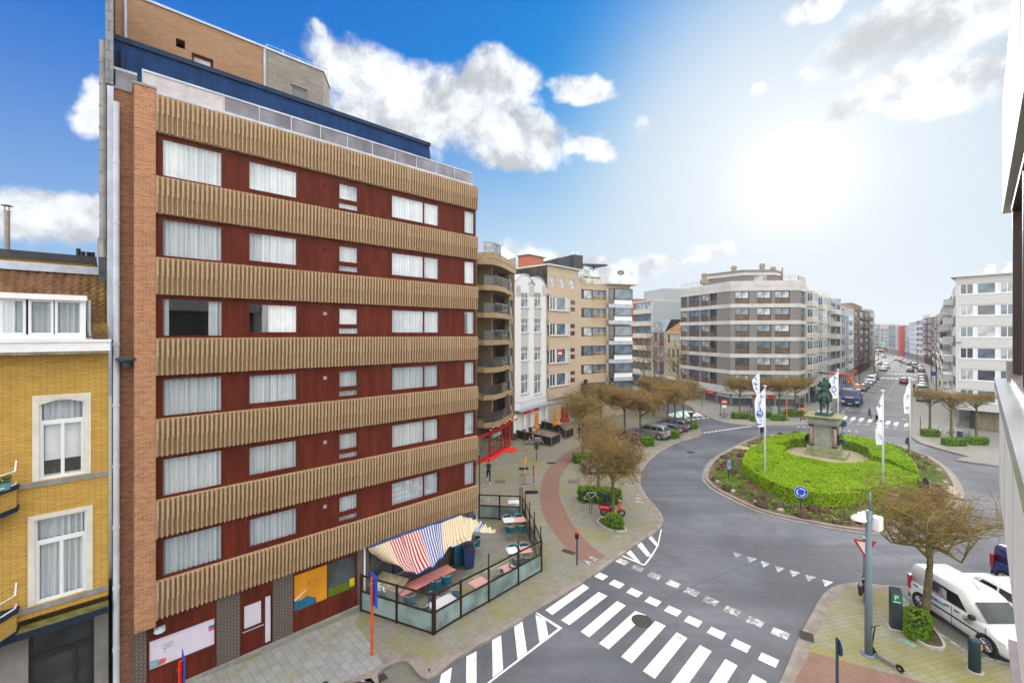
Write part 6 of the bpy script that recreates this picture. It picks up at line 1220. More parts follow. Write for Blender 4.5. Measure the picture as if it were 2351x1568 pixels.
def planter(pts, label, shrub, hl, seed, ht=.75):
 ring = ccw([tuple(g(*p, PV)[:2]) for p in pts]); ring = smooth2(ring, 3, True); m = MB(); ribbon(m, ring, 0, .09, PV, PV+.12, True); ed = m.build('planter_kerb', M('pale_kerb', (.4, .38, .36), .8, .12)); tag(ed, label, 'planter edge')
 m = MB(); slab(m, offs(ring, .08, True), None, PV+.06); s_ = m.build('planter_soil', SOIL); s_['kind'] = 'structure'
 return hedge('shrub', [g(*p, PV+.4)[:2] for p in shrub], ht, hl, 420, .05, PV+.04, seed, HEDGE2, .16, 'shrub', .45)
planter([za(1125, 212), za(1165, 250), za(1240, 285), za(1340, 297), za(1380, 285), za(1350, 255), za(1300, 225), za(1290, 170), za(1210, 160), za(1150, 180)], 'pale kerb ring of the scooter planter', [za(1180, 165), za(1215, 140), za(1270, 140), za(1330, 150), za(1355, 195), za(1335, 225), za(1290, 240), za(1215, 215), za(1185, 195)], 'leafy green shrub at the foot of the scooter planter tree', 41, .8)
planter([zr(1480, 1160), zr(1500, 1210), zr(1570, 1275), zr(1660, 1330), zr(1760, 1348), zr(1785, 1325), zr(1755, 1265), zr(1690, 1180), zr(1640, 1110), zr(1500, 1040), zr(1470, 1090)], 'pale kerb ring round the tree planter beside the van', [zr(1478, 1070), zr(1490, 1040), zr(1590, 1040), zr(1625, 1070), zr(1700, 1150), zr(1690, 1190), zr(1650, 1230), zr(1560, 1215), zr(1500, 1170)], 'bright green shrub in the planter beside the white van', 42, .7)
# ------------------------------------------------------------------ flower bed on the roundabout
MOUND = leafy('dry_mound', (.115, .068, .048), (.075, .045, .035), (.15, .095, .05), 12, 0); COVER = leafy('ground_cover', (.11, .22, .015), (.22, .32, .03), (.06, .13, .012), 10, .2); DRY = leafy('dry_leaves', (.22, .12, .06), (.15, .085, .05), (.27, .16, .08), 10, 0)
mm = []
for k in range(3):
 r = random.Random(60+k); m = MB()
 for _ in range(330):
  d = Vector((r.gauss(0, 1), r.gauss(0, 1), abs(r.gauss(0, .9)))).normalized(); q0 = d*.1; q1_ = Vector((d.x*.42, d.y*.42, d.z*.36))*r.uniform(.75, 1.1); m.tube([q0, q1_], [.012, .007], 3, False)
 m.cur = 0; m.lathe([(.34, 0), (.33, .12), (.2, .25), (.01, .29)], 10); mm.append(m)
proto = [m.build('dry_shrub', MOUND) for m in mm]; used_ = [False]*3
hF, hB = hp(front), hp(back, 1.0); isl_in = offs(island, .55, True); r = random.Random(77); placed = []; tries = 0
while len(placed) < 56 and tries < 9000:
 tries += 1
 an = r.uniform(0, 6.28); k = r.randrange(len(island)); c = Vector((sum(p[0] for p in island)/len(island), sum(p[1] for p in island)/len(island))); e = Vector(isl_in[k]); q = e.lerp(c, abs(r.gauss(0, .12)))
 if not inside(q, isl_in) or inside(q, offs(hF, -.45, True)) or inside(q, offs(hB, -.45, True)) or any((q-o).length < .62 for o in placed) or (q-Vector(STAT[:2])).length < 5.3: continue
 gp1 = g(*q6(1170, 1110)); 
 placed.append(q); k = r.randrange(3); s = r.uniform(.6, 1.2)
 if not used_[k]: o = proto[k]; used_[k] = True
 else: o = proto[k].copy(); COL.objects.link(o)
 o.location = (q.x, q.y, .14); o.scale = (s, s, s*r.uniform(.8, 1.1)); o.rotation_euler = (0, 0, r.uniform(0, 6)); tag(o, 'dry brown mounded shrub in the roundabout flower bed', 'shrub', 'dry brown shrubs in the roundabout bed')
m, m2 = MB(), MB()
n = 0
while n < 19000:
 k = r.randrange(len(island)); e = Vector(isl_in[k]); q = e.lerp(c, abs(r.gauss(0, .18)))+Vector((r.uniform(-.3, .3), r.uniform(-.3, .3)))
 if not inside(q, isl_in) or inside(q, hF) or inside(q, hB) or (q-Vector(STAT[:2])).length < 5.2: n += .02; continue
 n += 1
 v = noise.noise((q.x*.55, q.y*.55, 1.5))+.4*noise.noise((q.x*2, q.y*2, 0)); tgt = m if v > -.22 else m2
 if tgt is m2 and r.random() < .35: continue
 hh = .14+(.28*max(0, v) if tgt is m else .0)+.03; z = r.uniform(.15, hh+.12); nrm = Vector((r.gauss(0, .6), r.gauss(0, .6), 1)).normalized(); b = nrm.orthogonal().normalized(); b = Matrix.Rotation(r.uniform(0, 6.28), 3, nrm) @ b; cc = nrm.cross(b); s = r.uniform(.045, .10); q = Vector((q.x, q.y, z)); tgt.add([q-b*s, q-cc*s*.5, q+b*s, q+cc*s*.5], [(0, 1, 2, 3)])
o = m.build('ground_cover', COVER); o['kind'] = 'stuff'; o = m2.build('dry_leaf_litter', DRY); o['kind'] = 'stuff'
for i in range(22):
 an = 2*PI*i/22+.1; k = int(len(isl_in)*i/22); q = Vector(isl_in[k]).lerp(c, .02); 
 if i in (0,): continue
 m = MB(); rr = random.Random(i); m.loft([[(rr.uniform(.85, 1.1)*w*math.cos(a*PI/4), rr.uniform(.85, 1.1)*w*.7*math.sin(a*PI/4), z) for a in range(8)] for w, z in ((.26, 0), (.27, .12), (.17, .2))])
 o = m.build('edging_stone', CONC, loc=(q.x, q.y, .13), rz=rr.uniform(0, 3)); tag(o, 'rough grey edging stone at the rim of the roundabout bed', 'stone', 'edging stones round the roundabout bed')
# ------------------------------------------------------------------ vehicles
CGLASS = pane('car_glass', (.018, .028, .03), .6); LAMPW = M('headlight', (.6, .62, .65), .12, .05); LAMPR = M('tail_light', (.45, .01, .012), .2, .1); PLATE = M('number_plate', (.62, .62, .6), .4, .04); RIM = M('alloy_rim', (.42, .43, .45), .3, .1, metal=.7); SKIRT = M('bumper_black', (.03, .032, .035), .6, .2)
KINDS = {  # L, half width, H, belt, roof rear x, base rear x, roof front x, base front x, hood z, hood front z
 'hatch': (4.15, .88, 1.47, .94, -1.45, -1.98, .25, 1.05, .95, .72), 'sedan': (4.6, .9, 1.43, .93, -.95, -1.65, .3, 1.15, .93, .70), 'suv': (4.6, .94, 1.65, 1.04, -1.7, -2.15, .25, 1.05, 1.06, .88),
 'wagon': (4.55, .89, 1.47, .93, -1.75, -2.15, .3, 1.15, .93, .70), 'van': (4.25, .92, 1.83, 1.06, -1.95, -2.05, .35, 1.2, 1.08, .86)}
def car(label, p, ang, kind, paint, group=None, name='parked_car', cat='car', detail=True, fine=False):
 L, hw, Hh, bt, xr1, xr0, xf1, xf0, hz0, hz1 = KINDS[kind]; h2 = L/2; e = emp(name, p, ang, label, cat, group)
 def sec(x, w, zb, zs, zt, wt): 
  half = [(w*.86, zb), (w*.97, zb+.1), (w, zb+.26), (w*.995, zs-.05), (w*.97, zs), (wt, zt), (wt*.6, zt+.02)]
  return [(x, y, z) for y, z in half]+[(x, -y, z) for y, z in half[::-1]]
 tail = hz0 if kind == 'sedan' else bt
 st = [(-h2, hw*.84, .36, .66, .70, hw*.7), (-h2+.06, hw*.93, .27, tail-.2, tail-.1, hw*.8), (-h2+.22, hw*.98, .22, tail-.08, tail, hw*.84), (-h2+.9, hw, .19, bt-.06, bt+.01, hw*.88), (0, hw, .18, bt-.06, bt, hw*.88), (xf0-.1, hw, .18, bt-.08, bt-.02, hw*.87), (xf0+.12, hw*.99, .18, hz0-.12, hz0-.03, hw*.84), (h2-.45, hw*.96, .19, hz1-.06, hz1+.06, hw*.78), (h2-.16, hw*.9, .22, hz1-.16, hz1-.07, hw*.7), (h2-.03, hw*.8, .28, hz1-.3, hz1-.22, hw*.6), (h2, hw*.7, .34, .48, .54, hw*.5)]
 m = MB(); m.loft([sec(*q) for q in st])
 def ring(x0, x1, w, z, c): return [(x0, w-c, z), (x0+c, w, z), (x1-c*2, w, z), (x1, w-c*2.5, z), (x1, -w+c*2.5, z), (x1-c*2, -w, z), (x0+c, -w, z), (x0, -w+c, z)]
 wr = hw*.70 if kind != 'van' else hw*.82; wb = hw*.9
 m.loft([ring(xr0, xf0, wb, bt-.02, .08), ring(xr0*.35+xr1*.65-.02, xf0*.3+xf1*.7+.03, wb*.3+wr*.7+.02, bt+(Hh-bt)*.72, .08), ring(xr1, xf1, wr, Hh-.06, .08), ring(xr1+.14, xf1-.12, wr-.1, Hh, .06)])
 b = m.build('body', paint, e, True); 
 # shade the body flat over the sharp creases
 b.data.polygons.foreach_set('use_smooth', [True]*len(b.data.polygons)); md = None
 def lerp(a, c, t): return a+(c-a)*t
 zt_ = bt+(Hh-bt)*.72; xa, xb_ = xr0*.35+xr1*.65-.02, xf0*.3+xf1*.7+.03; wm = wb*.3+wr*.7+.02
 def side(x0f, x1f, y):  # glass on the side: from base to 90 % height
  o = .012; k0, k1 = .08, .93
  P = lambda t, xf: (lerp(lerp(xr0, xf0, xf), lerp(xa, xb_, xf), t), y*(lerp(wb, wm, t)+o), lerp(bt-.02, zt_, t))
  return [P(k0, x0f), P(k0, x1f), P(k1, min(x1f, .97)), P(k1, max(x0f, .03))]
 if kind == 'van': segs = ((.44, .80),)
 elif kind == 'sedan': segs = ((.14, .46), (.5, .86))
 else: segs = ((.05, .28), (.31, .56), (.60, .88))
 for y in (1, -1):
  for a, c in segs: m = MB(); q = side(a, c, y); m.add(q if y < 0 else q[::-1], [(0, 1, 2, 3)]); m.build('side_window', CGLASS, e)
 m = MB(); o = .012; P = lambda t, y: (lerp(xf0, xb_, t)+o+.01, y*lerp(wb, wm, t), lerp(bt-.02, zt_, t)+o*.6); m.add([P(.06, -.86), P(.06, .86), P(.97, .84), P(.97, -.84)], [(0, 1, 2, 3)]); m.build('windscreen', CGLASS, e)
 m = MB(); P = lambda t, y: (lerp(xr0, xa, t)-o, y*lerp(wb, wm, t), lerp(bt-.02, zt_, t)); m.add([P(.14, .8), P(.14, -.8), P(.93, -.8), P(.93, .8)], [(0, 1, 2, 3)]); m.build('rear_window', CGLASS if kind != 'van' or not fine else paint, e)
 R_ = .32 if kind not in ('suv', 'van') else .345; wx = (-h2+.85 if kind != 'van' else -h2+.72, h2-.82)
 for x in wx:
  for y in (1, -1):
   m = MB(); m.cyl((x, y*(hw-.2), R_), (x, y*(hw+.004), R_), R_+.055, n=20); m.build('wheel_arch', SKIRT, e)
   m = MB(); m.tube([(x, y*(hw-.19), R_), (x, y*(hw-.03), R_), (x, y*(hw+.012), R_), (x, y*(hw+.014), R_)], [R_, R_, R_*.95, R_*.72], 22); w_ = m.build('wheel', RUBBER, e)
   if detail:
    m = MB(); m.cyl((x, y*(hw+.008), R_), (x, y*(hw+.018), R_), R_*.70, n=20)
    for k in range(10 if fine else 5): a = 2*PI*k/(10 if fine else 5); m.tube([(x+R_*.1*math.cos(a), y*(hw+.022), R_+R_*.1*math.sin(a)), (x+R_*.66*math.cos(a), y*(hw+.022), R_+R_*.66*math.sin(a))], [.028, .02], 4)
    m.build('rim', RIM, w_)
    m = MB(); [m.tube([(x+R_*.34*math.cos(2*PI*(k+.5)/10), y*(hw+.019), R_+R_*.34*math.sin(2*PI*(k+.5)/10)), (x+R_*.58*math.cos(2*PI*(k+.5)/10), y*(hw+.019), R_+R_*.58*math.sin(2*PI*(k+.5)/10))], [.02, .034], 4) for k in range(10)]; m.build('rim_gap', BLACK, w_)
 for y in (1, -1):
  m = MB(); m.loft([[(h2-.28, y*hw*.60, hz1-.24), (h2-.10, y*hw*.60, hz1-.28), (h2-.2, y*hw*.91, hz1-.22), (h2-.38, y*hw*.965, hz1-.18)], [(h2-.32, y*hw*.60, hz1-.08), (h2-.14, y*hw*.6, hz1-.12), (h2-.24, y*hw*.9, hz1-.1), (h2-.46, y*hw*.965, hz1-.06)]]); m.build('headlight', LAMPW, e)
  m = MB(); tz = bt-.02; tall = .55 if kind == 'van' else (.2 if kind != 'suv' else .16); m.loft([[(-h2-.005, y*hw*(.80 if kind == 'van' else .55), z), (-h2+.02, y*hw*.94, z), (-h2+.24, y*hw*1.003, z), (-h2+.1, y*hw*.7, z)] for z in (tz-tall*.7, tz+tall*.4)] if kind == 'van' else [[(-h2+.02, y*hw*.5, z), (-h2+.03, y*hw*.9, z), (-h2+.25, y*hw*1.004, z), (-h2+.2, y*hw*.6, z)] for z in (tz-tall*1.3, tz-tall*.3)]); m.build('tail_light', LAMPR, e)
  if detail: m = MB(); m.bev(xf0-.42, xf0-.22, y*(hw+.02) if y > 0 else y*(hw+.2), y*(hw+.2) if y > 0 else y*(hw+.02), bt, bt+.15, .03); m.build('mirror', SKIRT, e)
 m = MB(); m.box(-h2-.012, -h2+.05, -.26, .26, .62, .73); m.build('number_plate', PLATE, e); m = MB(); m.box(h2-.03, h2+.012, -.26, .26, .36, .46); m.build('number_plate', PLATE, e)
 m = MB(); m.loft([[(-h2-.006, -hw*.8, z), (-h2+.1, -hw*.965, z), (-h2+.1, hw*.965, z), (-h2-.006, hw*.8, z)] for z in (.26, .44)]); m.loft([[(h2-.06, -hw*.72, z), (h2+.006, -hw*.5, z), (h2+.006, hw*.5, z), (h2-.06, hw*.72, z)] for z in (.22, .44)]); m.build('bumper', SKIRT, e)
 return e
CW = car_paint('car_white', (.75, .76, .77)); CB = car_paint('car_black', (.012, .013, .016)); CDB = car_paint('car_dark_blue', (.018, .026, .055)); CSV = car_paint('car_silver', (.34, .35, .37), .5); CGR = car_paint('car_grey', (.12, .125, .135), .3); CRD = car_paint('car_red', (.32, .012, .015)); CBL = car_paint('car_blue', (.015, .045, .25)); CNV = car_paint('van_navy', (.01, .015, .12)); CLB = car_paint('car_light_blue', (.35, .42, .5))
# the white delivery van
VX, VY = 19.25, 18.15
van = car('white delivery van with dark side stripe parked beside the planter tree', (VX, VY, PV+.01), -PI/2, 'van', CW, name='delivery_van', cat='van', fine=True)
m = MB(); m.box(-1.05, 1.25, -.935, -.915, .60, .66); m.build('side_stripe', SKIRT, van)
m = MB(); m.box(-.02, -.008, -.928, -.916, .3, 1.02); m.box(1.28, 1.29, -.926, -.91, .35, .98); m.build('door_gap', BLACK, van)
m = MB(); q = [(-1.12, -.862, 1.12), (-.28, -.862, 1.12), (-.34, -.80, 1.6), (-1.08, -.80, 1.6)]; m.add(q, [(0, 1, 2, 3)]); pn = m.build('printed_window', M('printed_panel', (.42, .38, .34), .4, .1), van)
m = MB()
for i in range(7): t_ = .16+.1*i; y = -.866+.062*t_; z = 1.58-.055*i; m.box(-1.05, -.62+.05*(i % 2), -.866+.009*i*-1+.055-.06+.0, -.80-.062*(1.6-z)/.48-.004, z-.012, z+.012)
m.build('printed_lines', M('ink_grey', ()), pn)
m = MB(); m.lathe([(.03, 0), (.1, .1), (.07, .22), (.05, .3), (.01, .34)], 8, (-.45, -.83, 1.16)); m.build('printed_figure', M('print_grey', (.28, .29, .33), .6), pn)
m = MB(); [m.box(*q[:2], -.932, -.918, *q[2:]) for q in ((-1.75, -1.5, .92, 1.0),)]; m.build('colour_mark', M('mark_blue', (.1, .3, .5), .4), van)
m = MB(); m.box(-1.22, -.95, -.932, -.918, .86, .96); m.build('colour_mark', M('mark_green', (.12, .45, .05), .4), van); m = MB(); m.box(-.92, -.62, -.932, -.918, .84, .94); m.build('colour_mark', M('mark_purple', (.22, .08, .5), .4), van); m = MB(); m.box(-.6, -.3, -.932, -.918, .82, .92); m.build('colour_mark', M('mark_teal', (.08, .4, .5), .4), van)
m = MB(); m.lathe([(.19, 0), (.19, .012), (.01, .014)], 20); bd = m.build('door_badge', M('badge_beige', (.5, .47, .43), .5), van, loc=(.62, -.916, .86)); bd.rotation_euler = (PI/2, 0, 0); bd.scale = (1.1, .8, 1)
m = MB(); m.tube([(-.12, -.03, 0), (-.02, .02, 0), (.04, .06, 0), (.12, .05, 0)], [.012, .03, .02, .008], 5); m.box(-.1, .1, -.08, -.06, -.01, .01); bi = m.build('bird_emblem', BLACK, bd, loc=(0, 0, .015))
m = MB(); [m.bev(x, x+.2, -.945, -.915, .92, .97, .01) for x in (-.3, .1)]; m.build('door_handle', SKIRT, van)
m = MB(); m.tube([(.2, 0, 1.83), (-.15, 0, 2.15)], [.012, .004], 5); m.build('aerial', BLACK, van)
car('white saloon car parked on the far side of the delivery van', (22.05, 18.75, PV+.01), -PI/2, 'sedan', CW)
car('dark navy van with red tail lights at the right edge', (25.1, 20.0, PV+.01), -PI/2, 'van', CNV, name='parked_van', cat='van')
KD = Vector((-.738, .675, 0)); KA = math.atan2(KD.y, KD.x)
for px, py, kind, col, l in ((1494, 1016, 'sedan', CB, 'black saloon car nearest in the plaza parking row'), (1536, 1004, 'suv', CSV, 'silver grey crossover in the plaza parking row'), (1563, 995, 'hatch', CDB, 'dark blue hatchback in the plaza parking row'), (1581, 986, 'wagon', CGR, 'dark grey estate car at the end of the plaza parking row')):
 p = g(px, py, PV+.3); car(l, Vector((p.x, p.y, PV+.01))+KD*KINDS[kind][0]/2, KA, kind, col, 'cars parked along the plaza')
car('black crossover parked behind the bare lime trees', (8.55, 39.3, PV+.01), PI+.1, 'suv', CB); car('dark grey hatchback half hidden behind the lime row', (10.3, 44.0, PV+.01), PI+.35, 'hatch', CGR)
car('black car whose roof shows at the bottom edge', (-6.05, 12.95, .01), math.atan2(SU.y, SU.x), 'sedan', CB)
GL, GR_ = 'cars parked on the left of the avenue', 'cars parked on the right of the avenue'
def lane(px, py): p = g(px, py); return (p.x, p.y, .01)
for (x, y), k, c, l, up in (((1978, 897), 'hatch', CRD, 'small red car parked behind the yellow toilet', 0), ((1985, 891), 'hatch', CGR, 'dark car between the red and the white car on the left', 0), ((1992.6, 884), 'hatch', CW, 'white hatchback parked third from the skip', 0), ((2000, 878), 'van', CW, 'white people carrier parked behind the white hatchback', 0), ((2008, 872), 'hatch', CB, 'dark car last before the side street on the left', 0), ((2028, 851), 'sedan', CW, 'white saloon with dark grille just beyond the far zebra', 0), ((2034, 845), 'suv', CW, 'white crossover behind the white saloon', 0), ((2019, 838), 'sedan', CGR, 'long dark car parked far up the left side', 0), ((2012, 832), 'hatch', CSV, 'silver car farthest up on the left side', 0)):
 car(l, lane(x, y), SANG+PI, k, c, GL, detail=y > 880)
for (x, y), k, c, l in (((2119, 921), 'sedan', CSV, 'silver saloon parked behind the flat topped limes'), ((2118, 902), 'van', CLB, 'pale blue white van parked on the right of the avenue'), ((2119, 891), 'hatch', CLB, 'pale car right behind the pale blue van'), ((2119, 884), 'hatch', CDB, 'dark blue car second behind the pale blue van'), ((2119, 877), 'hatch', CB, 'black car third behind the pale blue van'), ((2119, 871), 'suv', CB, 'black crossover last before the right hand zebra'), ((2116, 855), 'wagon', CB, 'black estate car first beyond the right hand zebra'), ((2112, 847), 'sedan', CSV, 'silver saloon second beyond the zebra on the right'), ((2101, 844), 'van', CSV, 'silver van parked beyond the zebra on the right'), ((2088, 838), 'sedan', CGR, 'grey saloon beyond the silver van'), ((2078, 835), 'hatch', CSV, 'silver hatchback farther up the right side'), ((2069, 831), 'suv', CRD, 'dark red car far up the right side'), ((2059, 827.5), 'sedan', CSV, 'pale car farthest up the right side')):
 car(l, lane(x, y), SANG+(.0 if y > 845 else .06), k, c, GR_, detail=y > 885)
car('bright red car driving away between the two zebras', lane(2076, 880), SANG, 'hatch', CRD, name='moving_car'); car('dark red car driving away beyond the far zebra', lane(2090, 853.5), SANG, 'sedan', car_paint('car_maroon', (.16, .012, .02)), name='moving_car'); car('bright blue car coming down the far avenue', lane(2029, 822), SANG+PI+.2, 'hatch', CBL, name='moving_car', detail=False)
# yellow and white bus far away
p = g(2014, 813.5); e = emp('city_bus', (p.x, p.y, 0), SANG+PI+.35, 'white and yellow bus at the far end of the avenue', 'bus')
m = MB(); m.bev(-5.5, 5.5, -1.25, 1.25, .35, 3.0, .15); m.build('body', CW, e); m = MB(); m.box(5.5, 5.53, -1.1, 1.1, 1.2, 2.7); m.build('windscreen', CGLASS, e); m = MB(); m.box(-5, 5.2, -1.27, 1.27, .5, 1.1); m.build('yellow_band', M('yellow_card', ()), e); m = MB(); m.box(-5, 5, -1.265, 1.265, 1.5, 2.5); m.build('side_window', CGLASS, e)
for x in (-3.4, 3.4):
 for y in (-1.28, 1.0): m = MB(); m.cyl((x, y, .48), (x, y+.28, .48), .48, n=16); m.build('wheel', RUBBER, e)
# blue crane lorry
TB = car_paint('lorry_blue', (.008, .06, .33)); OR = M('crane_orange', (.72, .13, .02), .45, .1)
p = g(1936, 932); LF = Vector((p.x+.7, p.y-.6, .01))+STREET*3.6; e = emp('crane_lorry', LF, SANG+PI, 'blue lorry with an orange loading crane parked at the kerb', 'lorry')
m = MB(); m.loft([[(x0, -1.25, z), (x1-.1, -1.25, z), (x1, -1.0, z), (x1, 1.0, z), (x1-.1, 1.25, z), (x0, 1.25, z)] for x0, x1, z in ((1.7, 3.6, .55), (1.7, 3.65, 1.5), (1.7, 3.6, 1.75), (1.7, 3.38, 2.75), (1.8, 3.2, 2.95))]); m.build('cab', TB, e)
m = MB(); m.add([(3.63, -1.08, 1.78), (3.63, 1.08, 1.78), (3.44, 1.0, 2.62), (3.44, -1.0, 2.62)], [(0, 1, 2, 3)]); m.build('windscreen', CGLASS, e)
for y in (1.262, -1.262): m = MB(); m.add([(2.2, y, 1.75), (3.4, y, 1.75), (3.25, y, 2.6), (2.2, y, 2.6)], [(0, 1, 2, 3)]); m.build('side_window', CGLASS, e)
m = MB(); [m.box(3.6, 3.68, -.85, .85, z, z+.07) for z in (.95, 1.1, 1.25, 1.4)]; m.build('grille', BLACK, e); m = MB(); m.box(3.5, 3.78, -1.25, 1.25, .4, .85); m.build('bumper', SKIRT, e); m = MB(); m.box(3.66, 3.7, -.62, .42, 1.5, 1.62); m.build('name_strip', WHITE, e); m = MB(); m.box(3.78, 3.79, -.28, .28, .45, .57); m.build('number_plate', PLATE, e)
for y in (-.95, .95): m = MB(); m.bev(3.6, 3.8, y-.25, y+.25, .72, .95, .03); m.build('headlight', LAMPW, e); m = MB(); m.box(3.3, 3.45, y*1.5-.1, y*1.5+.1, 1.7, 2.3); m.build('mirror', BLACK, e)
m = MB(); m.box(-3.8, .9, -1.22, 1.22, 1.05, 1.2); m.box(-3.8, .9, -1.25, -1.2, 1.2, 1.95); m.box(-3.8, .9, 1.2, 1.25, 1.2, 1.95); m.box(.85, .9, -1.2, 1.2, 1.2, 1.95); m.build('loading_bed', TB, e); m = MB(); m.box(-3.8, 3.3, -.45, .45, .6, 1.05); m.build('chassis', SKIRT, e)
for x in (2.55, -1.3, -2.6):
 for y in (1, -1): m = MB(); m.tube([(x, y*.85, .5), (x, y*1.2, .5), (x, y*1.21, .5)], [.5, .5, .3], 18); w_ = m.build('wheel', RUBBER, e); m = MB(); m.cyl((x, y*1.2, .5), (x, y*1.225, .5), .27, n=14); m.build('rim', STEEL, w_)
m = MB(); m.box(1.0, 1.6, -.5, .5, 1.0, 1.9); m.cyl((1.25, .6, 1.5), (1.2, .6, 3.0), .22, n=10); m.build('crane_base', SKIRT, e)
m = MB(); k0, k1 = Vector((1.2, .6, 3.0)), Vector((1.0, -.55, 5.15)); m.tube([k0, k1], [.24, .2], 4); cr = m.build('crane_arm', OR, e); k2 = k1+Vector((0, -4.7, .2)); m = MB(); m.tube([k1+Vector((0, .4, .02)), k1.lerp(k2, .62)], [.22, .2], 4); m.build('crane_boom', M('crane_red', (.5, .06, .03), .45, .1), cr); m = MB(); m.tube([k1.lerp(k2, .6), k2], [.19, .16], 4); m.build('crane_extension', M('crane_dark', (.05, .06, .045), .5, .2), cr)
m = MB(); m.tube([k0+Vector((.15, .2, -.4)), k0.lerp(k1, .5)+Vector((.25, 0, 0))], .07, 8); m.build('crane_piston', STEEL, cr)
# portable toilet, skip, earth heap, excavator
p = g(1965, 908); e = emp('portable_toilet', (p.x, p.y, .01), SANG+PI, 'bright yellow portable toilet with a white domed roof at the kerb', 'portable toilet')
YT = M('toilet_yellow', (.68, .5, .01), .45, .06); m = MB(); m.bev(-.6, .6, -.6, .6, .1, 2.1, .06); m.box(.6, .63, -.45, .45, .15, 2.0); m.build('body', YT, e); m = MB(); m.box(-.62, .62, -.62, .62, 0, .1); m.box(.63, .64, .3, .36, 1.0, 1.15); m.box(.63, .635, -.2, .2, 1.65, 1.8); m.build('trim', GREYM, e)
m = MB(); m.loft([[(-.62, .62*math.cos(a), 2.08+.28*math.sin(a)) for a in [PI*i/8 for i in range(9)]], [(.62, .62*math.cos(a), 2.08+.28*math.sin(a)) for a in [PI*i/8 for i in range(9)]]]); m.build('roof', WHITE, e)
sk = Vector((p.x, p.y, .01))+STREET*3.4+Vector((-.9, .9, 0)); e = emp('skip_container', sk, SANG, 'grey blue steel skip full of brown earth behind the toilet', 'container')
SK = M('skip_grey', (.24, .28, .31), .55, .2, 1.2, metal=.2, streak=.4); m = MB(); m.box(-2.9, 2.9, -1.2, -1.12, .15, 2.3); m.box(-2.9, 2.9, 1.12, 1.2, .15, 2.3); m.box(-2.9, -2.82, -1.12, 1.12, .15, 2.3); m.box(2.82, 2.9, -1.12, 1.12, .15, 2.3); m.box(-2.9, 2.9, -1.2, 1.2, .1, .2)
for i in range(7): m.box(-2.9+.95*i, -2.8+.95*i, -1.26, -1.2, .2, 2.2); m.box(-2.9+.95*i, -2.8+.95*i, 1.2, 1.26, .2, 2.2)
m.build('body', SK, e); m = MB(); [m.box(a, b, c, d, 2.2, 2.34) for a, b, c, d in ((-2.95, 2.95, -1.28, -1.1), (-2.95, 2.95, 1.1, 1.28), (-2.95, -2.8, -1.1, 1.1), (2.8, 2.95, -1.1, 1.1))]; m.build('rim_rail', M('skip_blue', (.03, .14, .4), .5), e)
m = MB(); rr = random.Random(4)
m.loft([[(2.3*w*math.cos(a*PI/8)*rr.uniform(.9, 1.1), 1.0*w*math.sin(a*PI/8)*rr.uniform(.9, 1.1), z+rr.uniform(-.06, .06)) for a in range(16)] for w, z in ((1, 2.0), (.95, 2.35), (.75, 2.75), (.45, 3.05), (.1, 3.15))]); o = m.build('earth_heap', M('brown_earth', (.3, .15, .05), .95, .4, 3, bmp=.6, bsc=10), loc=sk, rz=SANG); tag(o, 'heap of orange brown earth piled in the grey skip', 'earth heap')
p = g(1868, 919, PV); e = emp('excavator', (p.x, p.y, PV), SANG+PI+.25, 'dark green tracked excavator on the pavement behind the statue', 'excavator'); XG = car_paint('excavator_green', (.012, .05, .045))
for y in (-.85, .85):
 m = MB(); m.loft([[(x, y-.22, z) for x, z in pr] if s_ == 0 else [(x, y+.22, z) for x, z in pr] for s_ in (0, 1) for pr in ([(-1.4, .3), (-1.2, .05), (1.2, .05), (1.4, .3), (1.2, .6), (-1.2, .6)],)]); m.build('track', RUBBER, e)
m = MB(); m.box(-.6, .6, -.6, .6, .35, .75); m.bev(-1.5, 1.0, -1.15, 1.15, .75, 1.35, .08); m.bev(-1.5, -.3, -1.15, 1.1, 1.35, 1.75, .1); m.build('body', XG, e); m = MB(); m.loft([[(-.3, .1, z), (x, .1, z), (x, 1.1, z), (-.3, 1.1, z)] for x, z in ((1.05, 1.35), (1.1, 2.0), (.85, 2.75))]); m.build('cab', XG, e)
for q in ([(1.1, .18, 1.5), (1.1, 1.02, 1.5), (.93, 1.02, 2.6), (.93, .18, 2.6)], [(-.2, .085, 1.45), (.95, .085, 1.45), (.8, .085, 2.6), (-.2, .085, 2.6)], [(.95, 1.115, 1.45), (-.2, 1.115, 1.45), (-.2, 1.115, 2.6), (.8, 1.115, 2.6)]): m = MB(); m.add([Vector(a)+Vector((.02 if q[0][0] == 1.1 else 0, 0, 0)) for a in q], [(0, 1, 2, 3)]); m.build('cab_window', pane('green_cab_glass', (.12, .2, .19), .9), e)
m = MB(); m.tube([(.9, -.4, 1.2), (2.3, -.4, 2.7), (3.5, -.4, 2.0)], [.2, .2, .16], 4); m.tube([(3.5, -.4, 2.0), (3.4, -.4, .6)], [.15, .1], 4); m.box(3.1, 3.6, -.8, 0, .1, .6); m.build('digger_arm', XG, e)
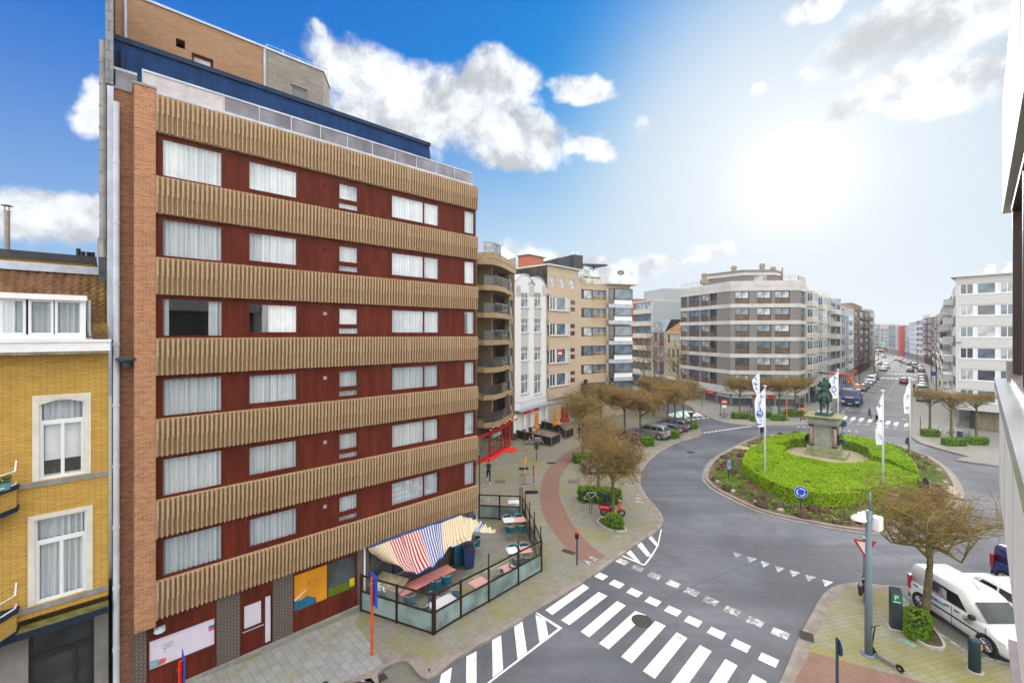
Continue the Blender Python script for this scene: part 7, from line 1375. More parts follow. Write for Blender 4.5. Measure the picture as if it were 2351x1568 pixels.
# ------------------------------------------------------------------ figures grown from jointed skeletons
def skinned(name, pts, edges, root, levels=2):
 # skin data layer has to exist before the radii can be set
 ks = list(pts); me = bpy.data.meshes.new(name); ix = {k: i for i, k in enumerate(ks)}
 me.from_pydata([pts[k][:3] for k in ks], [(ix[a], ix[b]) for a, b in edges], [])
 o = bpy.data.objects.new(name, me); COL.objects.link(o); o.modifiers.new('skin', 'SKIN').use_smooth_shade = True
 if not me.skin_vertices: 
  import bmesh
  bm = bmesh.new(); bm.from_mesh(me); bm.verts.layers.skin.verify(); bm.to_mesh(me); bm.free()
 for k in ks:
  v = me.skin_vertices[0].data[ix[k]]; rr = pts[k][3]; v.radius = rr if isinstance(rr, tuple) else (rr, rr); v.use_root = (k == root)
 sb = o.modifiers.new('subdivision', 'SUBSURF'); sb.levels = levels; sb.render_levels = levels
 dg = bpy.context.evaluated_depsgraph_get(); m2 = bpy.data.meshes.new_from_object(o.evaluated_get(dg)); bpy.data.objects.remove(o); bpy.data.meshes.remove(me); return m2
SKIN_ = M('skin', (.45, .27, .19), .55, .08); SKIND = M('skin_dark', (.3, .17, .11), .55, .08)
def person(p, face, label, top, legs, shoe, hair=(.03, .02, .015), h=1.74, stride=.3, arms=((.1, -.15), (-.1, .15)), phone=False, coat=0.0, sleeve=None, skin_m=None, hat=None):
 """face: heading angle (local +x is forward). arms: (left, right) swing; a right arm at 'ear' holds a phone"""
 k = h/1.74; s = stride; P = {}
 def put_(n, x, y, z, r): P[n] = (x*k, y*k, z*k, r*k if not isinstance(r, tuple) else (r[0]*k, r[1]*k))
 put_('pel', 0, 0, .95, (.125, .155)); put_('wst', .01, 0, 1.1, (.105, .14)); put_('chs', .02, 0, 1.3, (.115, .165)); put_('nkb', .0, 0, 1.46, (.075, .09)); put_('nek', .015, 0, 1.53, .052); put_('jaw', .035, 0, 1.6, (.07, .06)); put_('hed', .02, 0, 1.67, (.085, .074)); put_('crn', .015, 0, 1.72, .05)
 E = [('pel', 'wst'), ('wst', 'chs'), ('chs', 'nkb'), ('nkb', 'nek'), ('nek', 'jaw'), ('jaw', 'hed'), ('hed', 'crn')]
 for sd, sg, fx in (('L', 1, s), ('R', -1, -s)):
  put_('hip'+sd, .0, .09*sg, .88, .09); put_('kne'+sd, fx*.55+(.05 if fx < 0 else .06), .1*sg, .5, .06); put_('ank'+sd, fx*1.0-(.12 if fx < 0 else 0), .1*sg, .09+(.1 if fx < -.2 else 0), .042); put_('hee'+sd, fx-(.15 if fx < 0 else .03), .1*sg, .045+(.08 if fx < -.2 else 0), .04); put_('toe'+sd, fx+.16-(.1 if fx < 0 else 0), .11*sg, .035, .038)
  E += [('pel', 'hip'+sd), ('hip'+sd, 'kne'+sd), ('kne'+sd, 'ank'+sd), ('ank'+sd, 'hee'+sd), ('ank'+sd, 'toe'+sd)]
  put_('sho'+sd, 0, .175*sg, 1.42, .062); a = arms[0 if sd == 'L' else 1]
  if a == 'ear': el, wr, hd = (.2, .27*sg, 1.36), (.13, .13*sg, 1.56), (.08, .11*sg, 1.63)
  elif a == 'fwd': el, wr, hd = (.08, .22*sg, 1.13), (.32, .17*sg, 1.05), (.4, .16*sg, 1.04)
  else: el, wr, hd = (a[0]*.6-.02, .215*sg, 1.14), (a[0]+a[1]*.3+.06, .22*sg, .92), (a[0]+a[1]*.4+.09, .22*sg, .84)
  put_('elb'+sd, *el, .044); put_('wri'+sd, *wr, .03); put_('han'+sd, *hd, (.034, .02)); E += [('chs', 'sho'+sd), ('sho'+sd, 'elb'+sd), ('elb'+sd, 'wri'+sd), ('wri'+sd, 'han'+sd)]
  d = (Vector(hd)-Vector(wr)).normalized(); up = Vector((0, 0, 1)) if abs(d.z) < .8 else Vector((1, 0, 0)); side_ = d.cross(up).normalized()*1.0; f2 = d.cross(side_).normalized()
  for i, (o, ln) in enumerate(((-.024, .062), (-.008, .074), (.008, .07), (.024, .054))):
   q = Vector(hd)+f2*o+d*.03; put_('fa%d%s' % (i, sd), *(q+d*ln*.5), .0085); put_('fb%d%s' % (i, sd), *(q+d*ln+side_*.02*-sg), .007); E += [('han'+sd, 'fa%d%s' % (i, sd)), ('fa%d%s' % (i, sd), 'fb%d%s' % (i, sd))]
  q = Vector(wr).lerp(Vector(hd), .55)+f2*-.035; put_('th'+sd, *(q+d*.035+f2*-.012), .009); E.append(('han'+sd, 'th'+sd))
 me = skinned('person', P, E, 'pel'); sm = skin_m or SKIN_
 for m_ in (top, legs, shoe, sm, sleeve or top): me.materials.append(m_)
 for pl in me.polygons:
  c = Vector((0, 0, 0))
  for v in pl.vertices: c += me.vertices[v].co
  c = c/len(pl.vertices)/k; best, bd = None, 9
  for a, b in E:
   A, B = Vector(P[a][:3])/k, Vector(P[b][:3])/k; t = max(0, min(1, (c-A).dot(B-A)/max(1e-6, (B-A).length_squared))); dd = (c-A.lerp(B, t)).length-(.0 if a[:3] not in ('pel', 'chs') else .03)
   if dd < bd: bd, best = dd, (a[:3], b[:3])
  a, b = best
  if a == 'nek' or b in ('jaw', 'hed', 'crn') or b == 'nek': mi = 3
  elif a == 'han' or b == 'han' or a[:2] in ('fa', 'fb'): mi = 3
  elif b in ('hee', 'toe'): mi = 2
  elif a in ('hip', 'kne') or b == 'hip': mi = 1 if c.z > .12 else 2
  elif a in ('sho', 'elb'): mi = 4
  else: mi = 0 if c.z > .93 else 1
  if coat and .93-coat < c.z <= .93 and mi == 1: mi = 0
  pl.material_index = mi; pl.use_smooth = True
 o = put('person', me, None, (p[0], p[1], p[2])); o.rotation_euler = (0, 0, face); tag(o, label, 'person')
 m = MB(); hm = M('hair_%d' % int(hair[0]*1000), hair, .7, .3); m.loft([[((.018+.1*r_*math.cos(a)-(.018 if z < .06 else 0))*k, .083*r_*math.sin(a)*k, (1.655+z)*k) for a in [i*PI/6 for i in range(12)]] for r_, z in ((.9, -.04), (1.04, .02), (1.04, .07), (.85, .105), (.45, .125), (.05, .13))]); m.build('hair', hm, o, True)
 m = MB(); m.loft([[(.118*k, -.012*k, 1.625*k), (.118*k, .012*k, 1.625*k), (.09*k, .02*k, 1.62*k)], [(.112*k, -.006*k, 1.67*k), (.112*k, .006*k, 1.67*k), (.095*k, .01*k, 1.67*k)]]); m.build('nose', sm, o, True)
 if phone: q = Vector(P['hanR'][:3]); m = MB(); m.bev(q.x-.02, q.x+.05, q.y-.015, q.y+.0, q.z-.06, q.z+.08, .008); m.build('phone', BLACK, o)
 if coat:
  m = MB(); m.loft([[(.03*k+rx*math.cos(a)*k, ry*math.sin(a)*k, z*k) for a in [i*PI/8 for i in range(16)]] for rx, ry, z in ((.20, .22, .93-coat), (.17, .20, .9), (.14, .18, 1.1), (.13, .18, 1.3))], True, False); m.build('coat', top, o, True)
 return o
JK = lambda n, c: M('cloth_'+n, c, .85, .25, 12)
NVY = JK('navy', (.02, .025, .05)); BLK = JK('black', (.012, .012, .014)); GRN = JK('green', (.07, .085, .05)); GRY = JK('grey', (.2, .19, .2)); BRN = JK('brown', (.12, .07, .04)); TEA = JK('teal', (.02, .06, .06)); SKY = JK('sky', (.25, .4, .6)); PNK = JK('pink', (.6, .4, .38)); SHW = M('white_shoe', (.7, .7, .68), .6); SHB = M('dark_shoe', (.03, .025, .02), .6); RDJ = JK('red', (.5, .04, .05)); JEAN = JK('jean', (.09, .12, .2))
p = g(1121.5, 1107, PV+.005); person(p, -PI/2+.1, 'walking man in a dark padded gilet holding a phone to his ear', NVY, BLK, SHW, h=1.83, stride=.3, arms=((.0, .1), 'ear'), phone=True, sleeve=GRY, skin_m=SKIN_)
p = g(1996, 962.5, .007); person(p, .1, 'person in a long dark green coat striding over the far zebra', GRN, BRN, SHB, hair=(.1, .04, .025), h=1.72, stride=.42, arms=((.2, .1), (-.2, .0)), coat=.42)
p = g(2012.5, 965, .007); person(p, .25, 'person in a light blue top bending beside a pushchair on the zebra', SKY, NVY, SHB, hair=(.1, .05, .03), h=1.35, stride=.25, arms=('fwd', 'fwd'))
p = g(2020, 966, .007); person(p, .1, 'person in pale clothes walking at the flagpole on the zebra', PNK, JEAN, SHW, hair=(.3, .2, .1), h=1.7, stride=.3)
# pushchair
c = g(2017, 969, .007); e = emp('pushchair', c, .1, 'small dark pushchair on the far zebra beside the flagpole', 'pushchair')
m = MB(); m.loft([[(-.25, y, .35), (.25, y, .4), (.2, y, .75), (-.3, y, .95)] for y in (-.2, .2)]); m.build('seat', BLK, e); m = MB(); [m.cyl((x, y-.02, .12), (x, y+.02, .12), .12, n=12) for x in (-.3, .35) for y in (-.22, .22)]; m.build('wheels', RUBBER, e); m = MB(); [m.tube([(.35, y, .12), (-.1, y, .7), (-.45, y, 1.0)], .014, 5) for y in (-.21, .21)]; m.cyl((-.45, -.22, 1.0), (-.45, .22, 1.0), .016); m.build('handle', GREYM, e)
for px, py, fa, l, a, b, h, st in ((1726, 944, 2.9, 'person in dark green and black walking past the red shops', TEA, BLK, 1.75, .3), (1733, 948.5, 3.0, 'person in a navy coat walking close behind the flagpole', NVY, NVY, 1.72, .35), (1765, 940.5, 2.8, 'person in a purple patterned jacket by the shop window', JK('purple', (.12, .09, .17)), JEAN, 1.68, .15), (1830, 948.5, -1.9, 'standing person in a dark jacket and pale jeans by the clipped tree', NVY, GRY, 1.76, .04), (1841.5, 950.5, -1.4, 'standing person with dark blue coat and red collar next to the statue', JK('dkblue', (.025, .03, .09)), BLK, 1.78, .05), (2098.5, 899.5, 0.3, 'person in black leaning at the pale blue van', BLK, BLK, 1.78, .12), (2158.5, 888.5, 2.3, 'person in dark clothes walking on the right pavement', BLK, NVY, 1.74, .25), (2069, 843, 2.6, 'tiny dark figure crossing far up the avenue', BLK, NVY, 1.74, .25), (1513, 946, 0.6, 'person in a red jacket near the green bicycle crossing', RDJ, NVY, 1.72, .1), (1524, 949, 2.6, 'person in jeans beside the red jacketed person', GRY, JEAN, 1.7, .2), (1330, 1009, 1.2, 'person in black behind the lime trunk by the terrace', BLK, NVY, 1.7, .2), (2007, 851, 1.0, 'tiny dark figure on the far left pavement', BLK, BLK, 1.72, .2)):
 person(g(px, py, PV if py not in (843,) else .01), fa, l, a, b, SHB, h=h, stride=st, hair=(.05, .03, .02))
# ------------------------------------------------------------------ monument with rider
BRZ = None
def bronze():
 m, nt, bs, t = base('patinated_bronze'); c = oc(nt); n = t.noise(c, 3.2, 6, .65); n2 = t.noise(t.vm('MULTIPLY', c, (2.5, 2.5, .6)), 3.0, 4, .6)
 k = t.mix(t.ss(n, .38, .62), (.018, .035, .034), (.05, .10, .085)); k = t.mix(t.ss(n2, .56, .75, 0.0, .8), k, (.15, .30, .24)); t.put(bs.inputs['Base Color'], k); bs.inputs['Roughness'].default_value = .5; bs.inputs['Metallic'].default_value = .35; bump(t, bs, t.noise(c, 14, 4, .6), .5, .03); return m
BRZ = bronze()
STO = M('pedestal_stone', (.28, .29, .27), .85, .15, 2, bmp=.2, streak=.45); MOS = M('mossy_stone', (.26, .27, .15), .9, .25, 1.5, bmp=.2, streak=.4); GRAN = speckle('pink_granite', (.42, .24, .21), (.52, .33, .29), (.3, .2, .19), 40, .25)
e = emp('monument', (STAT.x, STAT.y, .15), SANG, 'stone monument with pink granite columns and bronze groups on the roundabout', 'monument')
m = MB(); m.box(-1.55, 1.55, -1.9, 1.45, 0, .3); m.box(-1.3, 1.3, -1.35, 1.3, .3, .95); m.build('base', MOS, e)
m = MB(); m.box(-.82, .82, -.82, .82, .95, 3.15); m.build('shaft', STO, e)
m = MB(); m.bev(-1.22, 1.22, -1.22, 1.22, 3.15, 3.75, .04); m.box(-1.3, 1.3, -1.3, 1.3, 3.3, 3.36); m.build('entablature', STO, e); m = MB(); m.loft([[(s_*x, s2*x, z) for s_, s2 in ((-1, -1), (1, -1), (1, 1), (-1, 1))] for x, z in ((1.3, 3.75), (1.52, 3.88), (1.56, 4.0), (1.5, 4.05))]); m.build('cornice', MOS, e)
m = MB(); m.loft([[(x*sx, y, z) for sx, y in ((-1, -.62*q), (1, -.62*q), (1.05, 0), (1, .62*q), (-1, .62*q), (-1.05, 0))] for x, q, z in ((1.05, 1.1, 4.05), (1.0, 1.05, 4.25), (.9, .95, 4.38))]); m.build('bronze_plinth', BRZ, e)
for x in (-1, 1):
 for y in (-1, 1):
  o = (x*.98, y*.98, 0); m = MB(); m.lathe([(.15, 1.1), (.16, 1.8), (.135, 2.9)], 12, o); m.build('column', GRAN, e, True); m = MB(); m.lathe([(.14, 2.88), (.18, 2.95), (.2, 3.05), (.26, 3.14), (.26, 3.16)], 10, o); [m.lathe([(.02, -.07), (.08, -.02), (.08, .03), (.02, .07)], 8, (o[0]+a*.17, o[1]+b*.17, 3.04)) for a in (-1, 1) for b in (-1, 1)]; m.build('capital', BRZ, e, True); m = MB(); m.lathe([(.24, .95), (.24, 1.02), (.18, 1.06), (.2, 1.1), (.15, 1.13)], 12, o); m.build('column_base', BRZ, e)
def seated(y, sgn, ang):
 P = {'pel': (0, 0, .55, .2), 'chs': (.02, 0, 1.0, .2), 'nek': (.0, 0, 1.22, .08), 'hed': (.04, 0, 1.38, .12), 'kn1': (.5, .14, .6, .11), 'kn2': (.48, -.16, .62, .11), 'ft1': (.5, .16, .05, .08), 'ft2': (.42, -.18, .05, .08), 's1': (0, .24, 1.1, .1), 's2': (0, -.24, 1.1, .1), 'e1': (.15, .36, .8, .07), 'e2': (.2, -.34, .85, .07), 'h1': (.4, .3, .75, .06), 'h2': (.35, -.2, 1.15, .05), 'r1': (-.05, 0, .1, .3)}
 me = skinned('bronze_group', P, [('pel', 'chs'), ('chs', 'nek'), ('nek', 'hed'), ('pel', 'kn1'), ('pel', 'kn2'), ('kn1', 'ft1'), ('kn2', 'ft2'), ('chs', 's1'), ('chs', 's2'), ('s1', 'e1'), ('s2', 'e2'), ('e1', 'h1'), ('e2', 'h2'), ('pel', 'r1')], 'pel'); me.materials.append(BRZ); [setattr(pl, 'use_smooth', True) for pl in me.polygons]
 o = put('bronze_figure', me, e, (0, 0, 0)); o.location = y; o.rotation_euler = (0, 0, ang); o.scale = (1.25,)*3
seated((.0, -1.0, .95), 1, -PI/2); seated((.95, 0, .95), 1, 0); seated((0, .95, .95), 1, PI/2)
HS = 1.33
P = {'pel': (-.68, 0, 1.22, (.30, .33)), 'mid': (-.1, 0, 1.17, (.33, .33)), 'chs': (.5, 0, 1.24, (.30, .27)), 'nb': (.74, 0, 1.5, (.24, .17)), 'nk': (.95, 0, 1.82, (.17, .12)), 'pol': (1.12, 0, 2.05, .105), 'fac': (1.3, 0, 1.88, .095), 'muz': (1.45, 0, 1.68, .07), 't0': (-.98, 0, 1.3, .07), 't1': (-1.12, 0, 1.0, .1), 't2': (-1.1, 0, .6, .09), 't3': (-1.06, 0, .35, .04), 'e1': (1.13, .06, 2.2, .025), 'e2': (1.13, -.06, 2.2, .025)}
E = [('pel', 'mid'), ('mid', 'chs'), ('chs', 'nb'), ('nb', 'nk'), ('nk', 'pol'), ('pol', 'fac'), ('fac', 'muz'), ('pel', 't0'), ('t0', 't1'), ('t1', 't2'), ('t2', 't3'), ('pol', 'e1'), ('pol', 'e2')]
for sd, y, lf in (('L', .19, 0), ('R', -.19, 1)):
 q = [('a', .58, 1.0, .14), ('b', .6, .8, .10), ('c', .63, .46, .062), ('d', .61, .14, .05), ('f', .66, .035, .07)] if not lf else [('a', .6, 1.0, .14), ('b', .72, .82, .10), ('c', .98, .66, .062), ('d', .86, .4, .05), ('f', .84, .28, .06)]
 prev = 'chs'
 for n_, x, z, r in q: P['f'+n_+sd] = (x, y, z, r); E.append((prev, 'f'+n_+sd)); prev = 'f'+n_+sd
 sh = .12 if lf else -.08; prev = 'pel'
 for n_, x, z, r in (('a', -.72, 1.0, .2), ('b', -.58, .8, .14), ('c', -.9, .5, .07), ('d', -.84, .15, .05), ('f', -.78, .035, .07)): P['h'+n_+sd] = (x+(sh if n_ in 'cdf' else 0), y*1.1, z, r); E.append((prev, 'h'+n_+sd)); prev = 'h'+n_+sd
me = skinned('bronze_horse', P, E, 'mid'); me.materials.append(BRZ); [setattr(pl, 'use_smooth', True) for pl in me.polygons]
hs = put('bronze_horse', me, e, (0, 0, 4.36)); hs.scale = (HS,)*3; hs.rotation_euler = (0, 0, .12)
P = {'pel': (-.02, 0, 1.62, (.17, .19)), 'wst': (0, 0, 1.85, (.14, .17)), 'chs': (.03, 0, 2.1, (.17, .2)), 'nek': (.03, 0, 2.34, .08), 'hed': (.06, 0, 2.52, .12), 'hat': (.05, 0, 2.64, .1)}
E = [('pel', 'wst'), ('wst', 'chs'), ('chs', 'nek'), ('nek', 'hed'), ('hed', 'hat')]
for sd, y in (('L', 1), ('R', -1)):
 for n_, x, yy, z, r, pr in (('th', .12, .3, 1.5, .12, 'pel'), ('kn', .32, .4, 1.22, .09, 'th'), ('an', .18, .42, .82, .06, 'kn'), ('to', .36, .43, .76, .05, 'an'), ('sh', 0, .26, 2.2, .1, 'chs'), ('el', .1, .38, 1.92, .075, 'sh'), ('wr', .4 if y > 0 else .34, .22, 1.82, .055, 'el')): P[n_+sd] = (x, yy*y, z, r); E.append((pr+(sd if pr not in ('pel', 'chs') else ''), n_+sd))
me = skinned('bronze_rider', P, E, 'pel'); me.materials.append(BRZ); [setattr(pl, 'use_smooth', True) for pl in me.polygons]; put('bronze_rider', me, hs)
m = MB(); m.loft([[(-.9+.7*t-.02*q, y, 1.54-abs(y)**2*1.2-.25*q-.22*(1-t)) for y in (-.36, -.22, 0, .22, .36)] for t, q in ((0, .4), (.35, 0), (1, 0))], False, False); m.build('saddle_cloth', BRZ, hs, True)
# ------------------------------------------------------------------ flagpoles
POLEM = M('pole_white', (.55, .60, .63), .4, .06); FLAGM = M('flag_cloth', (.78, .79, .82), .85, .05, 2); INKB = M('flag_blue', (.015, .07, .42), .7, .1); INKL = M('flag_light_blue', (.3, .5, .7), .7, .1)
def flagpole(px, py, top, label, flabel, f0, f1, w0, w1, seed, h=8.0, chars='KiOT'):
 p = g(px, py, .14); e = emp('flagpole', p, 0, label, 'flagpole', 'flagpoles round the roundabout'); m = MB(); m.tube([(0, 0, 0), (0, 0, h*.5), (0, 0, h)], [.075, .065, .045], 12); m.build('pole', POLEM, e, True); m = MB(); m.lathe([(.04, h-.02), (.13, h), (.14, h+.05), (.06, h+.09), (.01, h+.1)], 14); m.build('cap', POLEM, e); m = MB(); m.tube([(.06+.12*math.sin(a*PI/6), 0, f1-.3+.2*math.cos(a*PI/6)) for a in range(13)], .012, 5); m.build('rope_loop', STEEL, e)
 r = random.Random(seed); rows = 26; m = MB(); grid = []
 def wid(t): return w0*min(1, t*4.2)*(1-.3*max(0, math.sin(t*7+seed)))+(w1-w0)*t
 for i in range(rows+1):
  t = i/rows; z = f0+(f1-f0)*t; w = max(.02, wid(t)); grid.append([(-.05-w*u, .07*math.sin(u*5+t*6+seed)*u*1.3, z-.0*u) for u in (0, .25, .5, .75, 1)])
 for i in range(rows):
  for j in range(4): m.add([grid[i][j], grid[i][j+1], grid[i+1][j+1], grid[i+1][j]], [(0, 3, 2, 1)])
 e2 = m.build('flag', FLAGM, None, True, p); tag(e2, flabel, 'flag', 'banner flags round the roundabout')
 for i, ch in enumerate(chars):
  t = .2+.62*i/max(1, len(chars)-1); z = f0+(f1-f0)*t; w = wid(t); me = text_mesh(ch, min(.8, w*1.0)); me.materials.append(INKB); o = put('lettering', me, e2); y = -.03-.0; o.location = (-.05-w*.5, y+.07*math.sin(2.5+t*6+seed)*.65-.05, z); o.rotation_euler = (PI/2, .35 if i % 2 else -.5, 0)
 return e, e2, p
e, fl, p = flagpole(1756, 1114, 889, 'pale flagpole on the left of the roundabout front', 'white banner flag with blue letters and small pale text on the front left pole', 7.9, 4.75, .72, .78, 1, 8.05, 'KiiO-')
for i, s_ in enumerate(('ATELIER', '45 JAAR')): lettering(s_, .17, INKL, fl, (-.5, -.1, 5.5-.22*i))
m = MB(); m.box(-.75, -.35, -.12, -.11, 4.95, 5.05); m.box(-.7, -.35, -.12, -.11, 5.72, 5.86); m.build('blue_mark', INKB, fl)
flagpole(1743, 1018, 857, 'pale flagpole left behind the roundabout hedge', 'white banner flag with slanted blue letters on the back left pole', 7.9, 4.6, .85, .45, 2.6, 8.0, 'Twsr-')
flagpole(2027, 1141, 902, 'pale flagpole on the right front of the roundabout', 'drooping white banner flag on the right front pole', 7.7, 3.95, .55, .42, 4.4, 8.0, 'KwJ')
flagpole(2089, 1047, 870, 'pale flagpole at the right rim of the roundabout', 'thin hanging white banner flag on the right rim pole', 7.7, 4.3, .42, .6, 5.9, 7.85, 'iTo')
flagpole(1924, 1006, 852, 'pale flagpole standing directly behind the statue', 'white banner flag with large blue ring beside the rider', 7.8, 4.7, 1.0, .9, 7.4, 8.1, 'Ki-OT')
# ------------------------------------------------------------------ traffic signs
BACK = M('sign_back', (.045, .055, .065), .5, .15)
def post(p, h, r=.04, m_=None): m = MB(); m.cyl((0, 0, 0), (0, 0, h), r, n=10); return m
def round_sign(px, py, zc_, d, yaw, label, kind, base_z=.14, h=None, pm=None):
 p = g(px, py, base_z); e = emp('traffic_sign', p, yaw, label, 'traffic sign'); post(p, (h or zc_+d*.3)).build('post', pm or BACK, e)       # local -y is the front
 m = MB(); m.disc((0, -.06, zc_), (0, 1, 0), d/2, .02, 28); bk = m.build('sign_back', BACK, e)
 m = MB(); m.disc((0, -.075, zc_), (0, 1, 0), d/2-.005, .012, 28); fm_ = {'blue': BLUEP, 'red': REDP}[kind]; m.build('sign_face', fm_, e)
 if kind == 'blue':
  m = MB(); rr = d*.3
  for k in range(3):
   a0 = 2*PI*k/3+.3; arc = [(rr*math.cos(a0+1.35*i/8), rr*math.sin(a0+1.35*i/8)) for i in range(9)]
   for i in range(8):
    a_, b_ = Vector((*arc[i], 0)), Vector((*arc[i+1], 0)); q = [(a_*s for s in (.88, 1.12)), ]; m.add([(a_.x*.88, -.085, zc_+a_.y*.88), (a_.x*1.12, -.085, zc_+a_.y*1.12), (b_.x*1.12, -.085, zc_+b_.y*1.12), (b_.x*.88, -.085, zc_+b_.y*.88)], [(0, 3, 2, 1)])
   t_ = a0+1.35; q = [(rr*.7, t_), (rr*1.3, t_), (rr, t_+.42)]; m.add([(r_*math.cos(a), -.0852, zc_+r_*math.sin(a)) for r_, a in q], [(0, 2, 1)]); m.add([(r_*math.cos(a), -.0852, zc_+r_*math.sin(a)) for r_, a in q], [(0, 1, 2)])
  m.build('arrows', WHITE, e); m = MB(); m.tube([((d/2-.012)*math.cos(i*PI/16), -.083, zc_+(d/2-.012)*math.sin(i*PI/16)) for i in range(33)], .01, 4); m.build('sign_rim', WHITE, e)
 if kind == 'red': m = MB(); m.box(-d*.36, d*.36, -.09, -.081, zc_-d*.09, zc_+d*.09); m.build('white_bar', WHITE, e)
 return e
round_sign(1838, 1172, 1.32, .84, -.28, 'blue roundabout arrow sign facing us at the front of the island', 'blue')
round_sign(1672, 1101, 1.3, .84, .75, 'blue roundabout arrow sign turned away at the left of the island', 'blue')
round_sign(2124, 1148, 1.25, .84, 1.32, 'blue sign seen nearly edge on at the right of the island', 'blue')
round_sign(1935, 996, 1.25, .84, PI-.4, 'dark back of a round sign just right of the statue', 'blue'); round_sign(2086, 1040, 1.25, .84, PI+.3, 'dark back of a round sign beside the right rim flagpole', 'blue'); round_sign(1748, 1010, 1.25, .84, PI-1.0, 'dark back of a round sign beside the back left flagpole', 'blue')
e = round_sign(1663, 961, 2.45, .82, -.35, 'red no entry sign in front of the red shops', 'red', PV, 2.95); m = MB(); m.box(-.25, .25, -.08, -.06, 1.6, 1.95); m.build('sub_plate', WHITE, e)
def tri(e, zc_, s, back=False):
 def T(k, y): return [(0, y, zc_-s*.577*k*1.0), (s*.5*k, y, zc_+s*.289*k), (-s*.5*k, y, zc_+s*.289*k)]
 m = MB(); m.loft([T(1, -.06), T(1, -.04)]); m.build('sign_back', BACK, e)
 if not back: m = MB(); m.add(T(1, -.065), [(0, 1, 2)]); m.build('red_border', REDP, e); m = MB(); m.add(T(.68, -.07), [(0, 1, 2)]); m.build('white_field', WHITE, e)
p = g(1984, 1352, PV); e = emp('yield_sign', p, -.35, 'red and white give way triangle just left of the camera pole', 'traffic sign'); post(p, 2.5, .045).build('post', GREYM, e); tri(e, 2.12, .95)
p = g(1587, 988, PV); e = emp('yield_sign', p, PI-.2, 'dark back of a give way triangle at the end of the parked row', 'traffic sign'); post(p, 2.6).build('post', BACK, e); tri(e, 2.05, .85, True)
def plain_post(px, py, h, r, m_, label, name='post', cat='post', bz=PV, seg=None):
 p = g(px, py, bz); e = emp(name, p, 0, label, cat); m = MB(); m.cyl((0, 0, 0), (0, 0, h), r, n=12); m.cyl((0, 0, h), (0, 0, h+.02), r*1.1, n=12); m.build('pole', m_, e, False); return e, p
# red and white works posts with blue signs seen edge on
for px, py, h, l in ((854, 1503, 2.95, 'orange red works post with a blue sign by the café fence'),): 
 e, p = plain_post(px, py, h, .055, M('post_orange', (.62, .09, .03), .5, .12, 3), l, 'sign_post', 'sign post'); e.rotation_euler = (0, 0, .75)
 m = MB(); m.box(.06, .085, -.3, .3, 1.9, 3.1); m.build('blue_sign', BLUEP, e); m = MB(); [m.cyl((0, 0, z), (0, 0, z+.05), .075, n=12) for z in (2.0, 2.75)]; m.build('clamp', STEEL, e)
e = emp('sign_post', at(414.5, 13.0, PV), .75, 'bright red works post with blue sign at the bottom left edge', 'sign post')
m = MB(); m.cyl((0, 0, 0), (0, 0, 2.62), .055, n=12); m.build('pole', M('post_red', (.7, .03, .01), .45, .08), e); m = MB(); m.box(.06, .085, -.3, .3, 1.7, 2.78); m.build('blue_sign', BLUEP, e); m = MB(); [m.cyl((0, 0, z), (0, 0, z+.05), .075, n=12) for z in (1.9, 2.35)]; m.build('clamp', M('post_red', (.7, .03, .01)), e)
# ------------------------------------------------------------------ camera pole and the things on the van corner
p = g(1994, 1502, PV); e = emp('camera_pole', p, 0, 'tall grey steel pole carrying a white traffic camera and cabinet', 'camera pole')
PG_ = M('pole_grey', (.17, .22, .27), .45, .08, metal=.2); m = MB(); m.tube([(0, 0, 0), (0, 0, 2.7), (0, 0, 2.75), (0, 0, 5.55)], [.125, .12, .105, .1], 16); m.cyl((0, 0, 0), (0, 0, .03), .24, n=16); m.cyl((.06, 0, 5.5), (.06, 0, 6.25), .035, n=10); m.build('pole', PG_, e, True); m = MB(); m.box(-.22, .1, -.08, .08, 5.25, 5.52); m.build('bracket', PG_, e)
m = MB(); m.lathe([(.02, .24), (.1, .2), (.22, .1), (.25, .04), (.25, .0), (.02, -.01)], 18, (-.42, -.05, 5.22)); m.box(-.42, -.2, -.12, .02, 5.3, 5.5); m.build('camera_housing', WHITE, e, False); m = MB(); m.lathe([(.12, 0), (.13, -.04), (.1, -.12), (.01, -.15)], 14, (-.42, -.05, 5.21)); m.build('camera_dome', BLACK, e, True); m = MB(); m.M = Matrix.Rotation(.5, 4, 'Z'); m.bev(.1, .46, -.3, .0, 4.82, 5.32, .02); m.build('cabinet', WHITE, e)
p = g(2057, 1442, PV); e = emp('parking_meter', p, -.42, 'dark slim parking ticket machine with a green P panel', 'parking meter'); m = MB(); m.loft([[(-.19, -.1, z), (.19, -.1, z), (.19, y, z2 if False else z), (-.19, y, z)] for z, y in ((0, .16), (1.5, .16))]); m.loft([[(-.19, -.1, 1.5), (.19, -.1, 1.5), (.19, .16, 1.5), (-.19, .16, 1.5)], [(-.19, -.08, 1.52), (.19, -.08, 1.52), (.19, .16, 1.66), (-.19, .16, 1.66)]]); m.build('body', M('meter_dark', (.022, .034, .045), .4, .15), e); m = MB(); m.box(-.17, .17, -.112, -.1, 1.12, 1.48); pn = m.build('green_panel', M('meter_green', (.01, .17, .09), .4, .05), e); lettering('P', .28, WHITE, pn, (-.02, -.116, 1.33)); m = MB(); m.box(-.12, .12, -.116, -.112, 1.15, 1.18); m.build('small_text', WHITE, pn); m = MB(); m.box(-.28, .25, -.2, .25, -.01, .015); m.build('foot', CONC, e)
